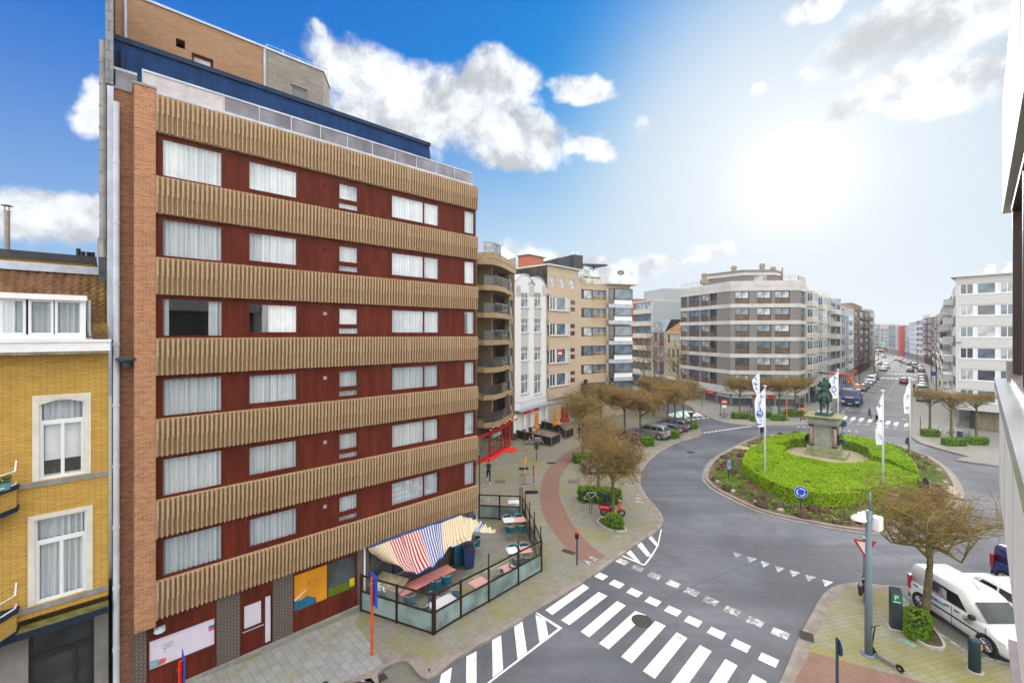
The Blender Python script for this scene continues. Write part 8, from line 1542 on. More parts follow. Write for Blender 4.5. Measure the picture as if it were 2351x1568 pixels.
def bollard(px, py, h, r, label, refl=True):
 p = g(px, py, PV); e = emp('bollard', p, 0, label, 'bollard'); m = MB(); m.lathe([(r, 0), (r, h*.9), (r*1.03, h*.91), (r*.98, h*.95), (r*.7, h*.99), (.01, h)], 20); m.build('body', M('bollard_blue_grey', (.035, .06, .085), .5, .12, 2), e, True)
 if refl: m = MB(); m.box(.07, .11, -r*1.0, -r*.86, h*.72, h*.88); m.build('reflector', M('amber', (.8, .35, .01), .3), e); m = MB(); m.cyl((0, 0, 0), (0, 0, .012), r*1.5, n=20); m.build('foot', CONC, e)
bollard(2237.5, 1538, 1.18, .17, 'thick blue grey bollard with amber reflector in front of the van'); bollard(zb(503, 1260)[0], 1166, 1.1, .16, 'round topped blue grey bollard behind the red scooter', False)
p = Vector((11.2, 15.0, PV)); e = emp('traffic_sign', p, 1.25, 'thin dark post with a blue round sign seen edge on at the bottom', 'traffic sign'); post(p, 1.95, .05).build('post', M('post_blue_grey', (.05, .075, .1), .45, .1), e); m = MB(); m.disc((0, -.07, 1.62), (0, 1, 0), .27, .025, 24); m.build('blue_disc', M('disc_blue', (.01, .15, .42), .4), e); m = MB(); m.disc((0, -.052, 1.62), (0, 1, 0), .27, .012, 24); m.build('sign_back', BACK, e)
# electric kick scooter
a, b = g(*zr(1312, 1390), PV), g(*zr(1425, 1462), PV); ang = math.atan2(a.y-b.y, a.x-b.x); e = emp('kick_scooter', (a+b)/2, ang, 'black electric kick scooter leaning at the foot of the camera pole', 'kick scooter'); hl = .48
m = MB(); m.bev(-hl*.75, hl*.6, -.075, .075, .1, .15, .01); m.build('deck', M('scooter_grey', (.12, .13, .15), .5, .15), e)
for x in (-hl, hl): m = MB(); m.tube([(x, -.03, .11), (x, .03, .11)], .11, 18); w_ = m.build('wheel', RUBBER, e); m = MB(); m.cyl((x, -.034, .11), (x, .034, .11), .05, n=12); m.build('hub', STEEL, w_)
m = MB(); m.tube([(hl*.6, 0, .14), (hl*.85, 0, .26), (hl*.95, 0, .35), (hl*.72, 0, 1.15)], [.03, .03, .025, .022], 8); m.build('stem', BLACK, e); m = MB(); m.tube([(hl*.7, -.25, 1.13), (hl*.72, 0, 1.16), (hl*.7, .25, 1.13)], .016, 7); m.build('handlebar', BLACK, e); m = MB(); m.tube([(-hl-.13, 0, .12), (-hl-.08, 0, .2), (-hl, 0, .235), (-hl*.75, 0, .17)], .03, 6); m.build('mudguard', BLACK, e); m = MB(); m.box(-hl-.15, -hl-.13, -.02, .02, .12, .16); m.build('tail_light', LAMPR, e)
def bicycle(p, ang, label, col, black=True, bags=False, group=None, dark=RUBBER):
 e = emp('bicycle', p, ang, label, 'bicycle', group)
 for x in (-.52, .53):
  m = MB(); m.tube([(x+.33*math.cos(i*PI/12), 0, .34+.33*math.sin(i*PI/12)) for i in range(25)], .02, 6, False); w_ = m.build('wheel', dark, e); m = MB(); [m.cyl((x, 0, .34), (x+.32*math.cos(i*PI/6), 0, .34+.32*math.sin(i*PI/6)), .003, n=3) for i in range(12)]; m.cyl((x, -.04, .34), (x, .04, .34), .02, n=8); m.build('spokes', STEEL, w_)
 m = MB(); B_, S_, H_, R_ = (-.08, 0, .3), (-.22, 0, .82), (.36, 0, .86), (-.52, 0, .34)
 for a, b in ((B_, S_), (S_, (.34, 0, .78)), (B_, (.36, 0, .7)), (B_, R_), (S_, R_)): m.cyl(a, b, .018, n=7)
 m.tube([(.33, 0, .95), (.37, 0, .7), (.46, 0, .5), (.53, 0, .34)], .017, 7); m.build('frame', col, e); m = MB(); m.tube([(.22, -.28, 1.02), (.34, -.2, 1.03), (.34, 0, .99), (.34, .2, 1.03), (.22, .28, 1.02)], .013, 6); m.build('handlebar', BLACK, e); m = MB(); m.cyl(S_, (-.24, 0, .92), .015, n=6); m.loft([[(-.38, y*.09, z) for y in (-1, 1)]+[(-.1, .02, z), (-.1, -.02, z)] for z in (.91, .96)]); m.build('saddle', BLACK, e)
 m = MB(); m.tube([(-.3, 0, .75), (-.55, -.05, .74), (-.75, 0, .72), (-.55, .05, .74), (-.3, 0, .75)], .01, 5); m.tube([(-.65, 0, .72), (-.52, 0, .34)], .01, 5); m.cyl((-.08, -.1, .3), (-.08, .1, .3), .06, n=10); m.build('rack', BLACK, e)
 if bags:
  for y in (-.16, .16): m = MB(); m.loft([[(-.75, y-.07, .35), (-.3, y-.07, .35), (-.3, y+.07, .35), (-.75, y+.07, .35)], [(-.72, y-.09, .55), (-.28, y-.09, .55), (-.28, y+.09, .55), (-.72, y+.09, .55)], [(-.68, y-.05, .76), (-.34, y-.05, .76), (-.34, y+.05, .76), (-.68, y+.05, .76)]]); m.build('pannier_bag', M('bag_black', (.03, .03, .035), .5, .3, 6), e)
 return e
bicycle(g(*zr(1215, 985), PV)+Vector((.15, .15, 0)), .95, 'dark bicycle with black panniers leaning at the give way sign post', BLACK, bags=True)
BW = M('bike_white', (.7, .72, .74), .35, .05)
bicycle(g(*zb(330, 1240), PV)+Vector((0, .25, 0)), -.12, 'white folding bicycle in front of the long box hedge', BW)
GB_ = 'bicycles by the clipped limes'
for px, py, an, c, l in ((1663, 963, -.35, BLACK, 'black bicycle leaning under the no entry sign'), (1712, 955, .3, M('bike_navy', (.02, .03, .08), .4), 'navy bicycle behind the box hedge nearest the no entry sign'), (1727, 957, -.6, BLACK, 'black bicycle left of the back left flagpole'), (1794, 957, 1.0, M('bike_brown', (.12, .06, .04), .4), 'brown bicycle beside the grey cabinet'), (2158, 1000, .5, BW, 'black and white bicycle in front of the flat topped limes'), (2184, 1005, .2, BLACK, 'black bicycle right of the middle flat topped lime'), (2222, 1008, 1.2, BLACK, 'bicycle standing beside the dark bin on the right'), (2012, 861, .2, STEEL, 'grey bicycles row at the far left corner')): bicycle(g(px, py, PV), an, l, c, group=GB_)
# red scooter
p = g(*zb(590, 1390), PV)+Vector((.05, .2, 0)); e = emp('motor_scooter', p, -.12, 'bright red motor scooter parked behind the planter tree', 'scooter'); SR = car_paint('scooter_red', (.55, .012, .014))
for x in (-.6, .62): m = MB(); m.tube([(x, -.05, .23), (x, .05, .23)], .23, 18); w_ = m.build('wheel', RUBBER, e); m = MB(); m.cyl((x, -.055, .23), (x, .055, .23), .13, n=14); m.build('rim', STEEL, w_)
m = MB(); m.loft([[(x, w*math.cos(a), z+h*math.sin(a)) for a in [i*PI/5 for i in range(10)]] for x, w, z, h in ((-.95, .06, .6, .06), (-.85, .17, .55, .18), (-.55, .2, .52, .22), (-.25, .17, .48, .24), (-.1, .12, .4, .16))]); m.box(-.2, .4, -.17, .17, .24, .3); m.loft([[(x, -w, z), (x+.08, -w*.5, z), (x+.08, w*.5, z), (x, w, z)] for x, w, z in ((.36, .2, .26), (.46, .22, .55), (.42, .2, .85), (.36, .08, .98))]); m.loft([[(.5, -.08, .4), (.8, -.07, .42), (.8, .07, .42), (.5, .08, .4)], [(.5, -.06, .5), (.72, -.04, .5), (.72, .04, .5), (.5, .06, .5)]]); m.build('body', SR, e, True); m = MB(); m.loft([[(x, w*math.cos(a), z+.06*math.sin(a)) for a in [i*PI/4 for i in range(8)]] for x, w, z in ((-.88, .08, .76), (-.6, .15, .78), (-.2, .13, .76), (-.1, .05, .74))]); m.build('seat', BLACK, e, True); m = MB(); m.tube([(.3, -.32, 1.02), (.38, -.1, 1.06), (.38, .1, 1.06), (.3, .32, 1.02)], .02, 7); m.build('handlebar', BLACK, e); m = MB(); m.lathe([(.1, -.08), (.12, 0), (.08, .08), (.01, .1)], 12, (.42, 0, 1.02)); m.build('head_cowl', SR, e, True); m = MB(); m.cyl((.5, 0, 1.03), (.54, 0, 1.03), .07, n=14); m.build('headlight', LAMPW, e)
# bicycle stand hoops
c = g(*zb(318, 1345), PV); m = MB(); m.M = Matrix.Translation(c); [m.tube([(x, 0, 0), (x, 0, .85), (x+.0, .08, .9)], .03, 7) for x in (-.06, .08)]; tag(m.build('cycle_stand', M('stand_bronze', (.2, .16, .1), .5, .2, metal=.4)), 'short bronze cycle stand posts in front of the white bicycle', 'cycle stand')
# cabinets, orange works posts, bins around the square
def simple(name, p, ang, parts, label, cat):
 e = emp(name, p, ang, label, cat)
 for n_, m_, f_ in parts: m = MB(); f_(m); m.build(n_, m_, e)
 return e
simple('street_cabinet', g(1777, 950, PV), 0, (('body', M('cabinet_grey', (.4, .44, .46), .5, .08), lambda m: m.bev(-.4, .4, -.2, .2, .05, 1.15, .02)), ('plinth', CONC, lambda m: m.box(-.42, .42, -.22, .22, 0, .05)), ('door_gap', BLACK, lambda m: m.box(-.005, .005, -.203, -.198, .1, 1.1))), 'grey street cabinet beside the clipped limes', 'cabinet')
simple('works_post', g(1806, 964, PV), 0, (('pole', ORANGE, lambda m: m.cyl((0, 0, 0), (0, 0, 3.1), .07, n=10)), ('foot', RUBBER, lambda m: m.bev(-.25, .25, -.2, .2, 0, .1, .02))), 'tall orange works post in front of the shops', 'works post')
simple('litter_bin', g(1801, 963, PV), 0, (('body', DKGREY, lambda m: m.bev(-.2, .2, -.2, .2, .0, 1.0, .03)), ('lid', BLACK, lambda m: m.box(-.21, .21, -.21, .21, 1.0, 1.06))), 'dark square litter bin beside the orange post', 'litter bin')
simple('works_sign', g(1846, 962, PV), .3, (('post', ORANGE, lambda m: m.cyl((0, 0, 0), (0, 0, 1.5), .035)), ('arrow_board', ORANGE, lambda m: m.xzp([(-.5, 1.35), (.3, 1.35), (.55, 1.5), (.3, 1.65), (-.5, 1.65)], -.03, .03)), ('base', RUBBER, lambda m: m.bev(-.4, .4, -.2, .2, 0, .1, .02))), 'orange arrow works sign left of the monument', 'works sign')
simple('motorcycle', g(1815, 951, PV), 0, (('wheels', RUBBER, lambda m: [m.tube([(x, -.06, .3), (x, .06, .3)], .3, 16) for x in (-.65, .65)]), ('body', CB, lambda m: m.loft([[(x, -w, z), (x, w, z), (x, w*.7, z+h), (x, -w*.7, z+h)] for x, w, z, h in ((-.8, .08, .6, .15), (-.3, .16, .4, .4), (.2, .16, .35, .55), (.6, .1, .6, .25))])), ('handlebar', BLACK, lambda m: m.tube([(.4, -.32, 1.05), (.5, 0, 1.0), (.4, .32, 1.05)], .02))), 'dark motorcycle behind the wide box hedge', 'motorcycle')
simple('litter_bin', g(2205, 1009, PV), 0, (('body', M('bin_blue', (.03, .06, .09), .5, .1), lambda m: m.cyl((0, 0, .05), (0, 0, 1.0), .27, n=14)), ('rim', GREYM, lambda m: m.cyl((0, 0, 1.0), (0, 0, 1.05), .29, n=14))), 'round blue grey litter bin among the right hand bicycles', 'litter bin')
simple('steel_post', g(2214, 1015, PV), 0, (('body', STEEL, lambda m: m.bev(-.12, .12, -.1, .1, 0, 1.25, .02)), ('cap', GREYM, lambda m: m.box(-.13, .13, -.11, .11, 1.25, 1.28))), 'square steel post next to the right hand litter bin', 'post')
for px, py, h, m_, l in ((2113, 985, 1.55, M('post_brown', (.1, .05, .045), .5), 'short brown post left of the flat topped limes'), (1612, 935, 3.0, BACK, 'slim dark pole at the side street corner'), (1654, 957, 2.8, BACK, 'slim dark pole left of the no entry sign'), (1101, 1150, 3.4, DKGREY, 'dark slim post with red and white sign at the block corner'), (1838, 968, 1.6, DKGREY, 'dark thin post in front of the wide box hedge')): plain_post(px, py, h, .045, m_, l)
# street lamps along the avenue
def lamp(p, ang, h, label):
 e = emp('street_lamp', p, ang, label, 'street lamp', 'street lamps along the avenue'); m = MB(); m.tube([(0, 0, 0), (0, 0, h*.7), (.25, 0, h*.88), (1.1, 0, h)], [.1, .08, .06, .05], 9); m.build('pole', BLACK, e, True); m = MB(); m.bev(1.0, 1.7, -.12, .12, h-.06, h+.06, .03); m.build('lamp_head', GREYM, e)
for px, py, h, a, l in ((1973, 874, 8.5, -.8, 'black street lamp behind the white parked cars on the left'), (2007.5, 855.5, 8.5, -.8, 'black street lamp at the far left corner'), (2017, 833, 8, -.8, 'black street lamp farthest on the left'), (2149.5, 897, 9, 2.4, 'black curved street lamp nearest on the right pavement'), (2138, 877, 9, 2.4, 'black street lamp second on the right pavement'), (2106, 852, 9, 2.4, 'black street lamp third on the right pavement'), (2169, 899, 5, 2.4, 'dark post lamp close to the white building')): lamp(g(px, py, PV), a, h, l)
simple('works_sign', g(1961.5, 876, PV), -.9, (('post', BACK, lambda m: m.cyl((0, 0, 0), (0, 0, 3.2), .05)), ('red_board', ORANGE, lambda m: m.bev(-.5, .5, -.04, .04, 2.0, 3.1, .05))), 'orange red board on a post behind the skip', 'works sign'); simple('works_sign', g(2142.5, 887, PV), -.7, (('post', ORANGE, lambda m: m.cyl((0, 0, 0), (0, 0, 2.6), .05)), ('blue_board', BLUEP, lambda m: m.bev(-.45, .45, -.04, .04, 2.5, 3.5, .03))), 'blue square sign on an orange post on the right pavement', 'works sign')
# ------------------------------------------------------------------ works barriers and post on the plaza
WF = M('barrier_orange', (.7, .2, .07), .5, .1); AMB = M('amber_lamp', (.8, .4, .02), .3, .1)
p = g(*zc(1115, 490), PV); simple('beacon_stand', p, .1, (('foot', RUBBER, lambda m: m.bev(-.42, .42, -.2, .2, 0, .12, .03)), ('pole', STEEL, lambda m: m.cyl((.2, 0, .1), (.2, 0, 2.0), .03)), ('pennant', M('pennant_red', (.45, .06, .05), .7), lambda m: m.xzp([(.2, 1.6), (.35, 1.7), (.2, 1.9)], -.01, .01)), ('warning_lamp', AMB, lambda m: m.bev(.14, .28, -.06, .06, .75, 1.05, .02))), 'works stand with red pennant and amber lamp on the plaza', 'works stand')
a, b = g(*zc(1140, 590), PV), g(*zc(1140, 770), PV); d = b-a; simple('works_barrier', (a+b)/2, math.atan2(d.y, d.x), (('board', WF, lambda m: (m.box(-d.length/2-.3, d.length/2+.3, -.02, .02, .72, .92), m.box(-d.length/2-.3, d.length/2+.3, -.02, .02, .25, .4))), ('legs', GREYM, lambda m: [(m.cyl((x, 0, .03), (x, 0, .95), .025), m.cyl((x, -.5, .03), (x, .5, .03), .025)) for x in (-d.length/2, d.length/2)]), ('warning_lamp', AMB, lambda m: m.bev(-d.length/2-.1, -d.length/2+.1, -.06, .06, .95, 1.2, .02))), 'orange works barrier seen end on beside the cycle path', 'barrier')
simple('sign_stand', g(*zc(1270, 930), PV), .1, (('foot', RUBBER, lambda m: m.bev(-.5, .45, -.2, .2, 0, .13, .03)), ('pole', STEEL, lambda m: m.cyl((.08, 0, .1), (.08, 0, 2.25), .03)), ('red_sign', M('sign_red', ()), lambda m: m.box(.1, .13, -.3, .3, 1.3, 2.2)), ('blue_sign', BLUEP, lambda m: m.box(.1, .13, -.2, .2, .85, 1.1))), 'works sign on a rubber foot seen edge on by the cycle path', 'works sign')
simple('mail_post', g(*zc(1352, 320), PV), 0, (('pole', DKGREY, lambda m: m.cyl((0, 0, 0), (0, 0, 1.35), .045)), ('box', DKGREY, lambda m: m.bev(-.2, .2, -.14, .14, 1.1, 1.85, .03))), 'dark litter box on a post in front of the cargo bike', 'litter box')
simple('signal_post', g(*za(958, 566), PV), .2, (('pole', M('post_blue_grey', ()), lambda m: m.cyl((0, 0, 0), (0, 0, 1.55), .05, n=10)), ('head', BLACK, lambda m: m.bev(-.1, .08, -.08, .08, 1.4, 1.68, .02)), ('red_cap', REDP, lambda m: m.box(-.1, .09, -.085, .085, 1.68, 1.74))), 'short dark post with red cap beside the cycle path end', 'post')
# ------------------------------------------------------------------ café terrace at the foot of the brown block
FRM = M('fence_brown', (.035, .018, .014), .45, .2); FROST = pane('frosted_glass', (.21, .29, .29), .7); CLEAR = GLASS
def fence(name, pts, label, extra=(), h=1.62, graf=None):
 P = [g(*q, PV) for q in pts]; o = P[0]; e = emp(name, o, 0, label, 'fence')
 for i, q in enumerate(P):
  q = q-o; m = MB(); m.box(q.x-.05, q.x+.05, q.y-.05, q.y+.05, 0, h+(.55 if i in extra else .02)) if i not in extra else (m.box(q.x-.05, q.x+.05, q.y-.05, q.y+.05, 0, h+.02), m.cyl((q.x, q.y, h), (q.x, q.y, h+.62), .03, n=8)); m.build('post', FRM, e)
 for i in range(len(P)-1):
  a, b = P[i]-o, P[i+1]-o; d = (b-a); L_ = d.length; an = math.atan2(d.y, d.x); Mx = Matrix.Translation(a) @ Matrix.Rotation(an, 4, 'Z')
  m = MB(); m.M = Mx; [m.box(.05, L_-.05, -.025, .025, z, z+.07) for z in (.03, .86, h-.06)]; m.build('rail', FRM, e)
  m = MB(); m.M = Mx; m.box(.05, L_-.05, -.006, .006, .1, .86); m.build('frosted_panel', FROST, e); m = MB(); m.M = Mx; m.add([(.05, 0, .93), (L_-.05, 0, .93), (L_-.05, 0, h-.06), (.05, 0, h-.06)], [(0, 1, 2, 3)]); m.build('clear_panel', CLEAR, e)
  if graf == i:
   m = MB(); m.M = Mx; rr = random.Random(8)
   for k in range(13): x = L_*.55+rr.uniform(-.22, .22); z = 1.28+rr.uniform(-.2, .2); m.tube([(x, -.012, z), (x+rr.uniform(-.08, .08), -.012, z+rr.uniform(.03, .1)), (x+rr.uniform(.02, .12), -.012, z+rr.uniform(-.05, .05))], .016, 4)
   m.build('painted_scrawl', M('scrawl_white', (.7, .74, .76), .7), e)
 return e
fence('glass_fence', [(829, 1402), (911, 1429), (994, 1456)], 'near side glass fence of the café terrace with brown posts', graf=0)
fence('glass_fence', [(998, 1455), (1058, 1418), (1122, 1382), (1190, 1342), (1243, 1311)], 'street side glass fence of the café terrace', (0, 2, 3))
fence('glass_fence', [(1241.5, 1305), (1227, 1264), (1216, 1238), (1206, 1210), (1199, 1196)], 'far right glass fence of the café terrace running into the distance', (0, 1, 2, 3, 4))
fence('glass_fence', [(1194, 1194.5), (1147, 1192.5), (1100, 1190)], 'back glass fence of the café terrace nearest the plaza', (0,), graf=1)
# tables
TW = M('table_white', (.66, .66, .70), .4, .04); TP = M('table_pink', (.62, .33, .30), .45, .06); TPD = M('table_rose', (.55, .22, .20), .5, .08)
def table(c, ang, w, d, m_, label, z=.75):
 e = emp('cafe_table', c, ang, label, 'table'); m = MB(); m.bev(-w/2, w/2, -d/2, d/2, z-.03, z, .006); m.build('tabletop', m_, e); n = 1 if w < 1.2 else 3
 for i in range(n): x = 0 if n == 1 else -w/2+.4+(w-.8)*i/(n-1); m = MB(); m.cyl((x, 0, .02), (x, 0, z-.03), .03, n=10); m.box(x-.3, x+.3, -.03, .03, .0, .025); m.box(x-.03, x+.03, -.3, -.03, 0, .025); m.box(x-.03, x+.03, .03, .3, 0, .025); m.build('pedestal', STEEL, e)
 return e
def tq(*p): return g(*zt(*p), PV+.75)-Vector((0, 0, .75))
def ang_(a, b): d = tq(*b)-tq(*a); return math.atan2(d.y, d.x)
table(tq(1762, 443), ang_((1726, 448), (1800, 440)), .72, .72, TW, 'white square table at the far back of the café terrace'); table(tq(1840, 440), ang_((1726, 448), (1800, 440)), .72, .72, TP, 'pink square table at the far back of the café terrace')
table(tq(1795, 650), ang_((1760, 660), (1830, 650)), .72, .72, TW, 'white square table in the middle of the café terrace'); table(tq(1870, 647), ang_((1760, 660), (1830, 650)), .72, .72, TP, 'pink square table in the middle of the café terrace')
table(tq(1563, 876), .75, .8, .8, TP, 'pink square table at the street side fence'); table(tq(1758, 778), .75, .8, .8, TP, 'pink square table by the tall fence post')
a, b = tq(1030, 930), tq(1340, 780); d = b-a; table((a+b)/2, math.atan2(d.y, d.x), d.length+.5, .72, TPD, 'long rose bench table beneath the striped awning'); table(tq(1310, 1010), .75, 1.2, .75, TW, 'white table at the near corner of the café terrace')
# chairs
CH = M('wicker_teal', (.012, .12, .17), .6, .3, 30); ce = emp('cafe_chair', (0, 0, PV), 0, 'teal woven café chair', 'chair', 'teal chairs of the café terrace')
m = MB(); m.bev(-.22, .22, -.21, .21, .43, .46, .01); m.build('seat', CH, ce); m = MB(); m.loft([[(.23*math.cos(a)*k, .21*math.sin(a)*k+.02, z) for a in [PI*.0+PI*i/8 for i in range(9)]] for k, z in ((.95, .5), (1.05, .68), (1.08, .84))], False, False); m.loft([[(.25*math.cos(a)*k, .23*math.sin(a)*k+.02, z) for a in [PI*.0+PI*i/8 for i in range(9)]] for k, z in ((.95, .5), (1.05, .68), (1.08, .84))], False, False); m.build('backrest', CH, ce)
m = MB(); m.tube([(.27*math.cos(PI*i/10), .24*math.sin(PI*i/10)+.02, .86) for i in range(11)], .014, 6); m.tube([(.27, .02, .86), (.27, -.2, .68), (.25, -.22, .66)], .014, 6); m.tube([(-.27, .02, .86), (-.27, -.2, .68), (-.25, -.22, .66)], .014, 6); m.build('arm_frame', STEEL, ce)
for x in (-1, 1):
 for y in (-1, 1): m = MB(); m.cyl((x*.24, y*.22, 0), (x*.21, y*.18, .66 if y < 0 else .44), .013, n=6); m.build('leg', STEEL, ce)
chairs = [((1752, 455), 0, 'behind the white back table'), ((1828, 450), 0, 'behind the pink back table'), ((1770, 520), PI, 'in front of the white back table'), ((1845, 512), PI, 'in front of the pink back table'), ((1790, 670), 0, 'behind the white middle table'), ((1868, 662), 0, 'behind the pink middle table'), ((1818, 745), PI, 'in front of the white middle table'), ((1888, 738), PI, 'in front of the pink middle table'), ((1690, 850), -1.9, 'left of the pink table by the tall post'), ((1800, 800), 2.2, 'beside the pink table at the tall post'), ((1260, 905), PI+.7, 'at the middle of the long rose table'), ((1330, 870), PI+.6, 'at the far end of the long rose table'), ((1080, 1010), PI+.5, 'at the near end of the long rose table'), ((1170, 1085), -2.4, 'at the near side fence corner'), ((1390, 1010), -.9, 'right of the white corner table'), ((1250, 1010), 2.2, 'left of the white corner table'), ((1535, 610), -1.2, 'half hidden by the end of the awning'), ((1510, 455), .4, 'by the back fence beside the wall')]
for i, (q, an, l) in enumerate(chairs):
 c = g(*zt(q[0], q[1]+18), PV+.35); c.z = PV; lab = 'teal café chair '+l
 if i == 0: ce.location = c; ce.rotation_euler = (0, 0, an+.1); ce['label'] = lab
 else: dup(ce, c, an+.1, lab)
# striped awning cloth hanging from the parapet
top_px = [(844, 1258), (880, 1243), (920, 1226), (960, 1213), (1000, 1201), (1030, 1191), (1060, 1180)]
bot = [((868, 1276), 2.05), ((925, 1306), 1.75), ((955, 1318), 1.55), ((992, 1303), 1.65), ((1012, 1283), 1.85), ((1035, 1254), 2.0), ((1082, 1244), 2.15)]
NU, NV = 90, 26; ed = []
def pl(L_, u):
 k = u*(len(L_)-1); i = min(int(k), len(L_)-2); return L_[i], L_[i+1], k-i
va = MB(); uvs = []
T_ = [along(x, 18.95) for x, y in top_px]; T_ = [Vector((v.x, v.y, min(2.85, H-(y-HY)/F*v.y))) for v, (x, y) in zip(T_, top_px)]; B_ = [g(x, y, z) for (x, y), z in bot]
for i in range(NU+1):
 u = i/NU; a, b, t = pl(T_, u); A = a.lerp(b, t); c, d, t2 = pl(B_, u); s_ = t2*t2*(3-2*t2); Bp = c.lerp(d, s_)
 for j in range(NV+1):
  v = j/NV; q = A.lerp(Bp, v); sag = -.22*math.sin(PI*v)*(.6+.4*math.sin(u*9)); fold = .06*math.sin(u*38+v*3)*v+.05*noise.noise((u*9, v*4, 1))+.10*noise.noise((u*4+2, v*3, 5))*math.sin(PI*min(1, v*1.1)); va.v.append(q+Vector((0, 0, sag+fold)))
n1 = NV+1
for i in range(NU):
 for j in range(NV): va.f.append((i*n1+j, i*n1+j+1, (i+1)*n1+j+1, (i+1)*n1+j)); va.mi.append(0)
AWM = stripes('awning_stripes', ((.0, (.70, .50, .16)), (.22, (.55, .03, .06)), (.51, (.02, .10, .45)), (.73, (.70, .52, .18))), 40)
aw = va.build('awning', AWM, None, True); tag(aw, 'sagging awning cloth striped yellow, red and blue below the parapet', 'awning')
ul = aw.data.uv_layers.new(name='UVMap')
for p_ in aw.data.polygons:
 for li in p_.loop_indices: k = aw.data.loops[li].vertex_index; ul.data[li].uv = ((k//n1)/NU, (k % n1)/NV)
# loose end of the cloth fluttering over the terrace
va = MB(); n1 = 9; R0 = [g(1062, 1184, 2.6), g(1085, 1192, 2.4), g(1104, 1199, 2.2), g(1120, 1206, 2.1), g(1139, 1218, 2.0)]; R1 = [g(1060, 1240, 2.1), g(1082, 1243, 2.1), g(1086, 1222, 2.1), g(1108, 1223, 2.0), g(1137, 1221, 1.95)]
for i in range(61):
 u = i/60; a, b, t = pl(R0, u); A = a.lerp(b, t); c, d, t2 = pl(R1, u); Bp = c.lerp(d, t2)
 for j in range(9): v = j/8; va.v.append(A.lerp(Bp, v)+Vector((0, 0, .09*math.sin(u*40)*(1-v)*min(1, u*2)+.06*math.sin(v*6+u*5))))
for i in range(60):
 for j in range(8): va.f.append((i*n1+j, i*n1+j+1, (i+1)*n1+j+1, (i+1)*n1+j)); va.mi.append(0)
AW2 = stripes('awning_end_stripes', ((.0, (.70, .52, .18)), (.5, (.02, .10, .45)), (.68, (.70, .52, .18))), 20); aw2 = va.build('awning_end', AW2, aw, True); ul = aw2.data.uv_layers.new(name='UVMap')
for p_ in aw2.data.polygons:
 for li in p_.loop_indices: k = aw2.data.loops[li].vertex_index; ul.data[li].uv = ((k//n1)/60, (k % n1)/8)
m = MB(); m.tube([v+Vector((0, .02, .03)) for v in T_], .03, 6); m.build('awning_tube', DKGREY, aw); m = MB(); [m.tube([T_[k]+Vector((0, 0, .02)), B_[k]+Vector((0, 0, .05))], .012, 5) for k in (2, 4)]; m.build('awning_arm', GREYM, aw)
# bins, boxes, air conditioner
p = g(*zt(1482, 770), PV); e = emp('wheelie_bin', p, .35, 'dark blue wheelie bin standing on the café terrace', 'bin'); m = MB(); m.loft([[(-w, -d, z), (w, -d, z), (w, d, z), (-w, d, z)] for w, d, z in ((.24, .26, .08), (.29, .34, 1.0))]); m.build('body', car_paint('bin_dark_blue', (.008, .03, .16)), e); m = MB(); m.bev(-.31, .31, -.36, .38, 1.0, 1.07, .02); m.build('lid', M('bin_lid', (.03, .035, .05), .5), e)
for x in (-.27, .27): m = MB(); m.cyl((x-.03, .28, .1), (x+.03, .28, .1), .1, n=14); m.build('wheel', RUBBER, e)
p = g(*zt(1420, 760), PV); simple('storage_box', p, .75, (('body', M('board_blue', (.02, .14, .26), .5, .1), lambda m: m.box(-.35, .35, -.05, .05, .0, 1.5)), ('frame', FRM, lambda m: (m.box(-.37, -.35, -.06, .06, 0, 1.55), m.box(.35, .37, -.06, .06, 0, 1.55)))), 'blue menu board leaning at the wall beside the wheelie bin', 'board')
p = g(*zt(1795, 412), PV); simple('white_bin', p, .1, (('body', WHITE, lambda m: m.loft([[(-w, -w*.8, z), (w, -w*.8, z), (w, w*.8, z), (-w, w*.8, z)] for w, z in ((.33, 0), (.36, .85))])), ('lid', M('lid_white', (.68, .68, .7), .4), lambda m: m.bev(-.38, .38, -.31, .31, .85, .93, .02))), 'white bin by the back fence of the café terrace', 'bin')
p = g(*zt(905, 1060), PV); simple('air_conditioner', p, ang_((840, 1080), (990, 1130)), (('body', M('ac_white', (.52, .55, .57), .5, .08), lambda m: m.bev(-.75, .6, .12, .55, .05, .85, .03)), ('grille', M('ac_grille', (.33, .36, .4), .5), lambda m: [m.box(-.7, -.05, .1, .118, .12+.06*i, .16+.06*i) for i in range(11)]), ('cover', boards('weathered_boards', (.28, .25, .17), .12, 0, .85, .3), lambda m: m.add([(-.8, .02, .9), (.75, .02, .9), (.75, .8, 1.15), (-.8, .8, 1.15), (-.8, .02, .86), (.75, .02, .86), (.75, .8, 1.11), (-.8, .8, 1.11)], [(0, 1, 2, 3), (4, 7, 6, 5), (0, 4, 5, 1), (1, 5, 6, 2), (2, 6, 7, 3), (3, 7, 4, 0)])), ('feet', DKGREY, lambda m: (m.box(-.6, -.5, .15, .5, 0, .05), m.box(.3, .4, .15, .5, 0, .05)))), 'white air conditioning unit under a wooden cover behind the fence', 'air conditioner')
p = g(*zt(935, 990), PV); simple('wooden_bench', p+Vector((-.2, .35, 0)), math.atan2(SU.y, SU.x), (('seat', boards('weathered_boards', ()), lambda m: m.box(-.8, .8, -.2, .2, .42, .47)), ('leg', DKWOOD, lambda m: (m.box(-.7, -.62, -.18, .18, 0, .42), m.box(.62, .7, -.18, .18, 0, .42)))), 'weathered wooden bench by the café window', 'bench')
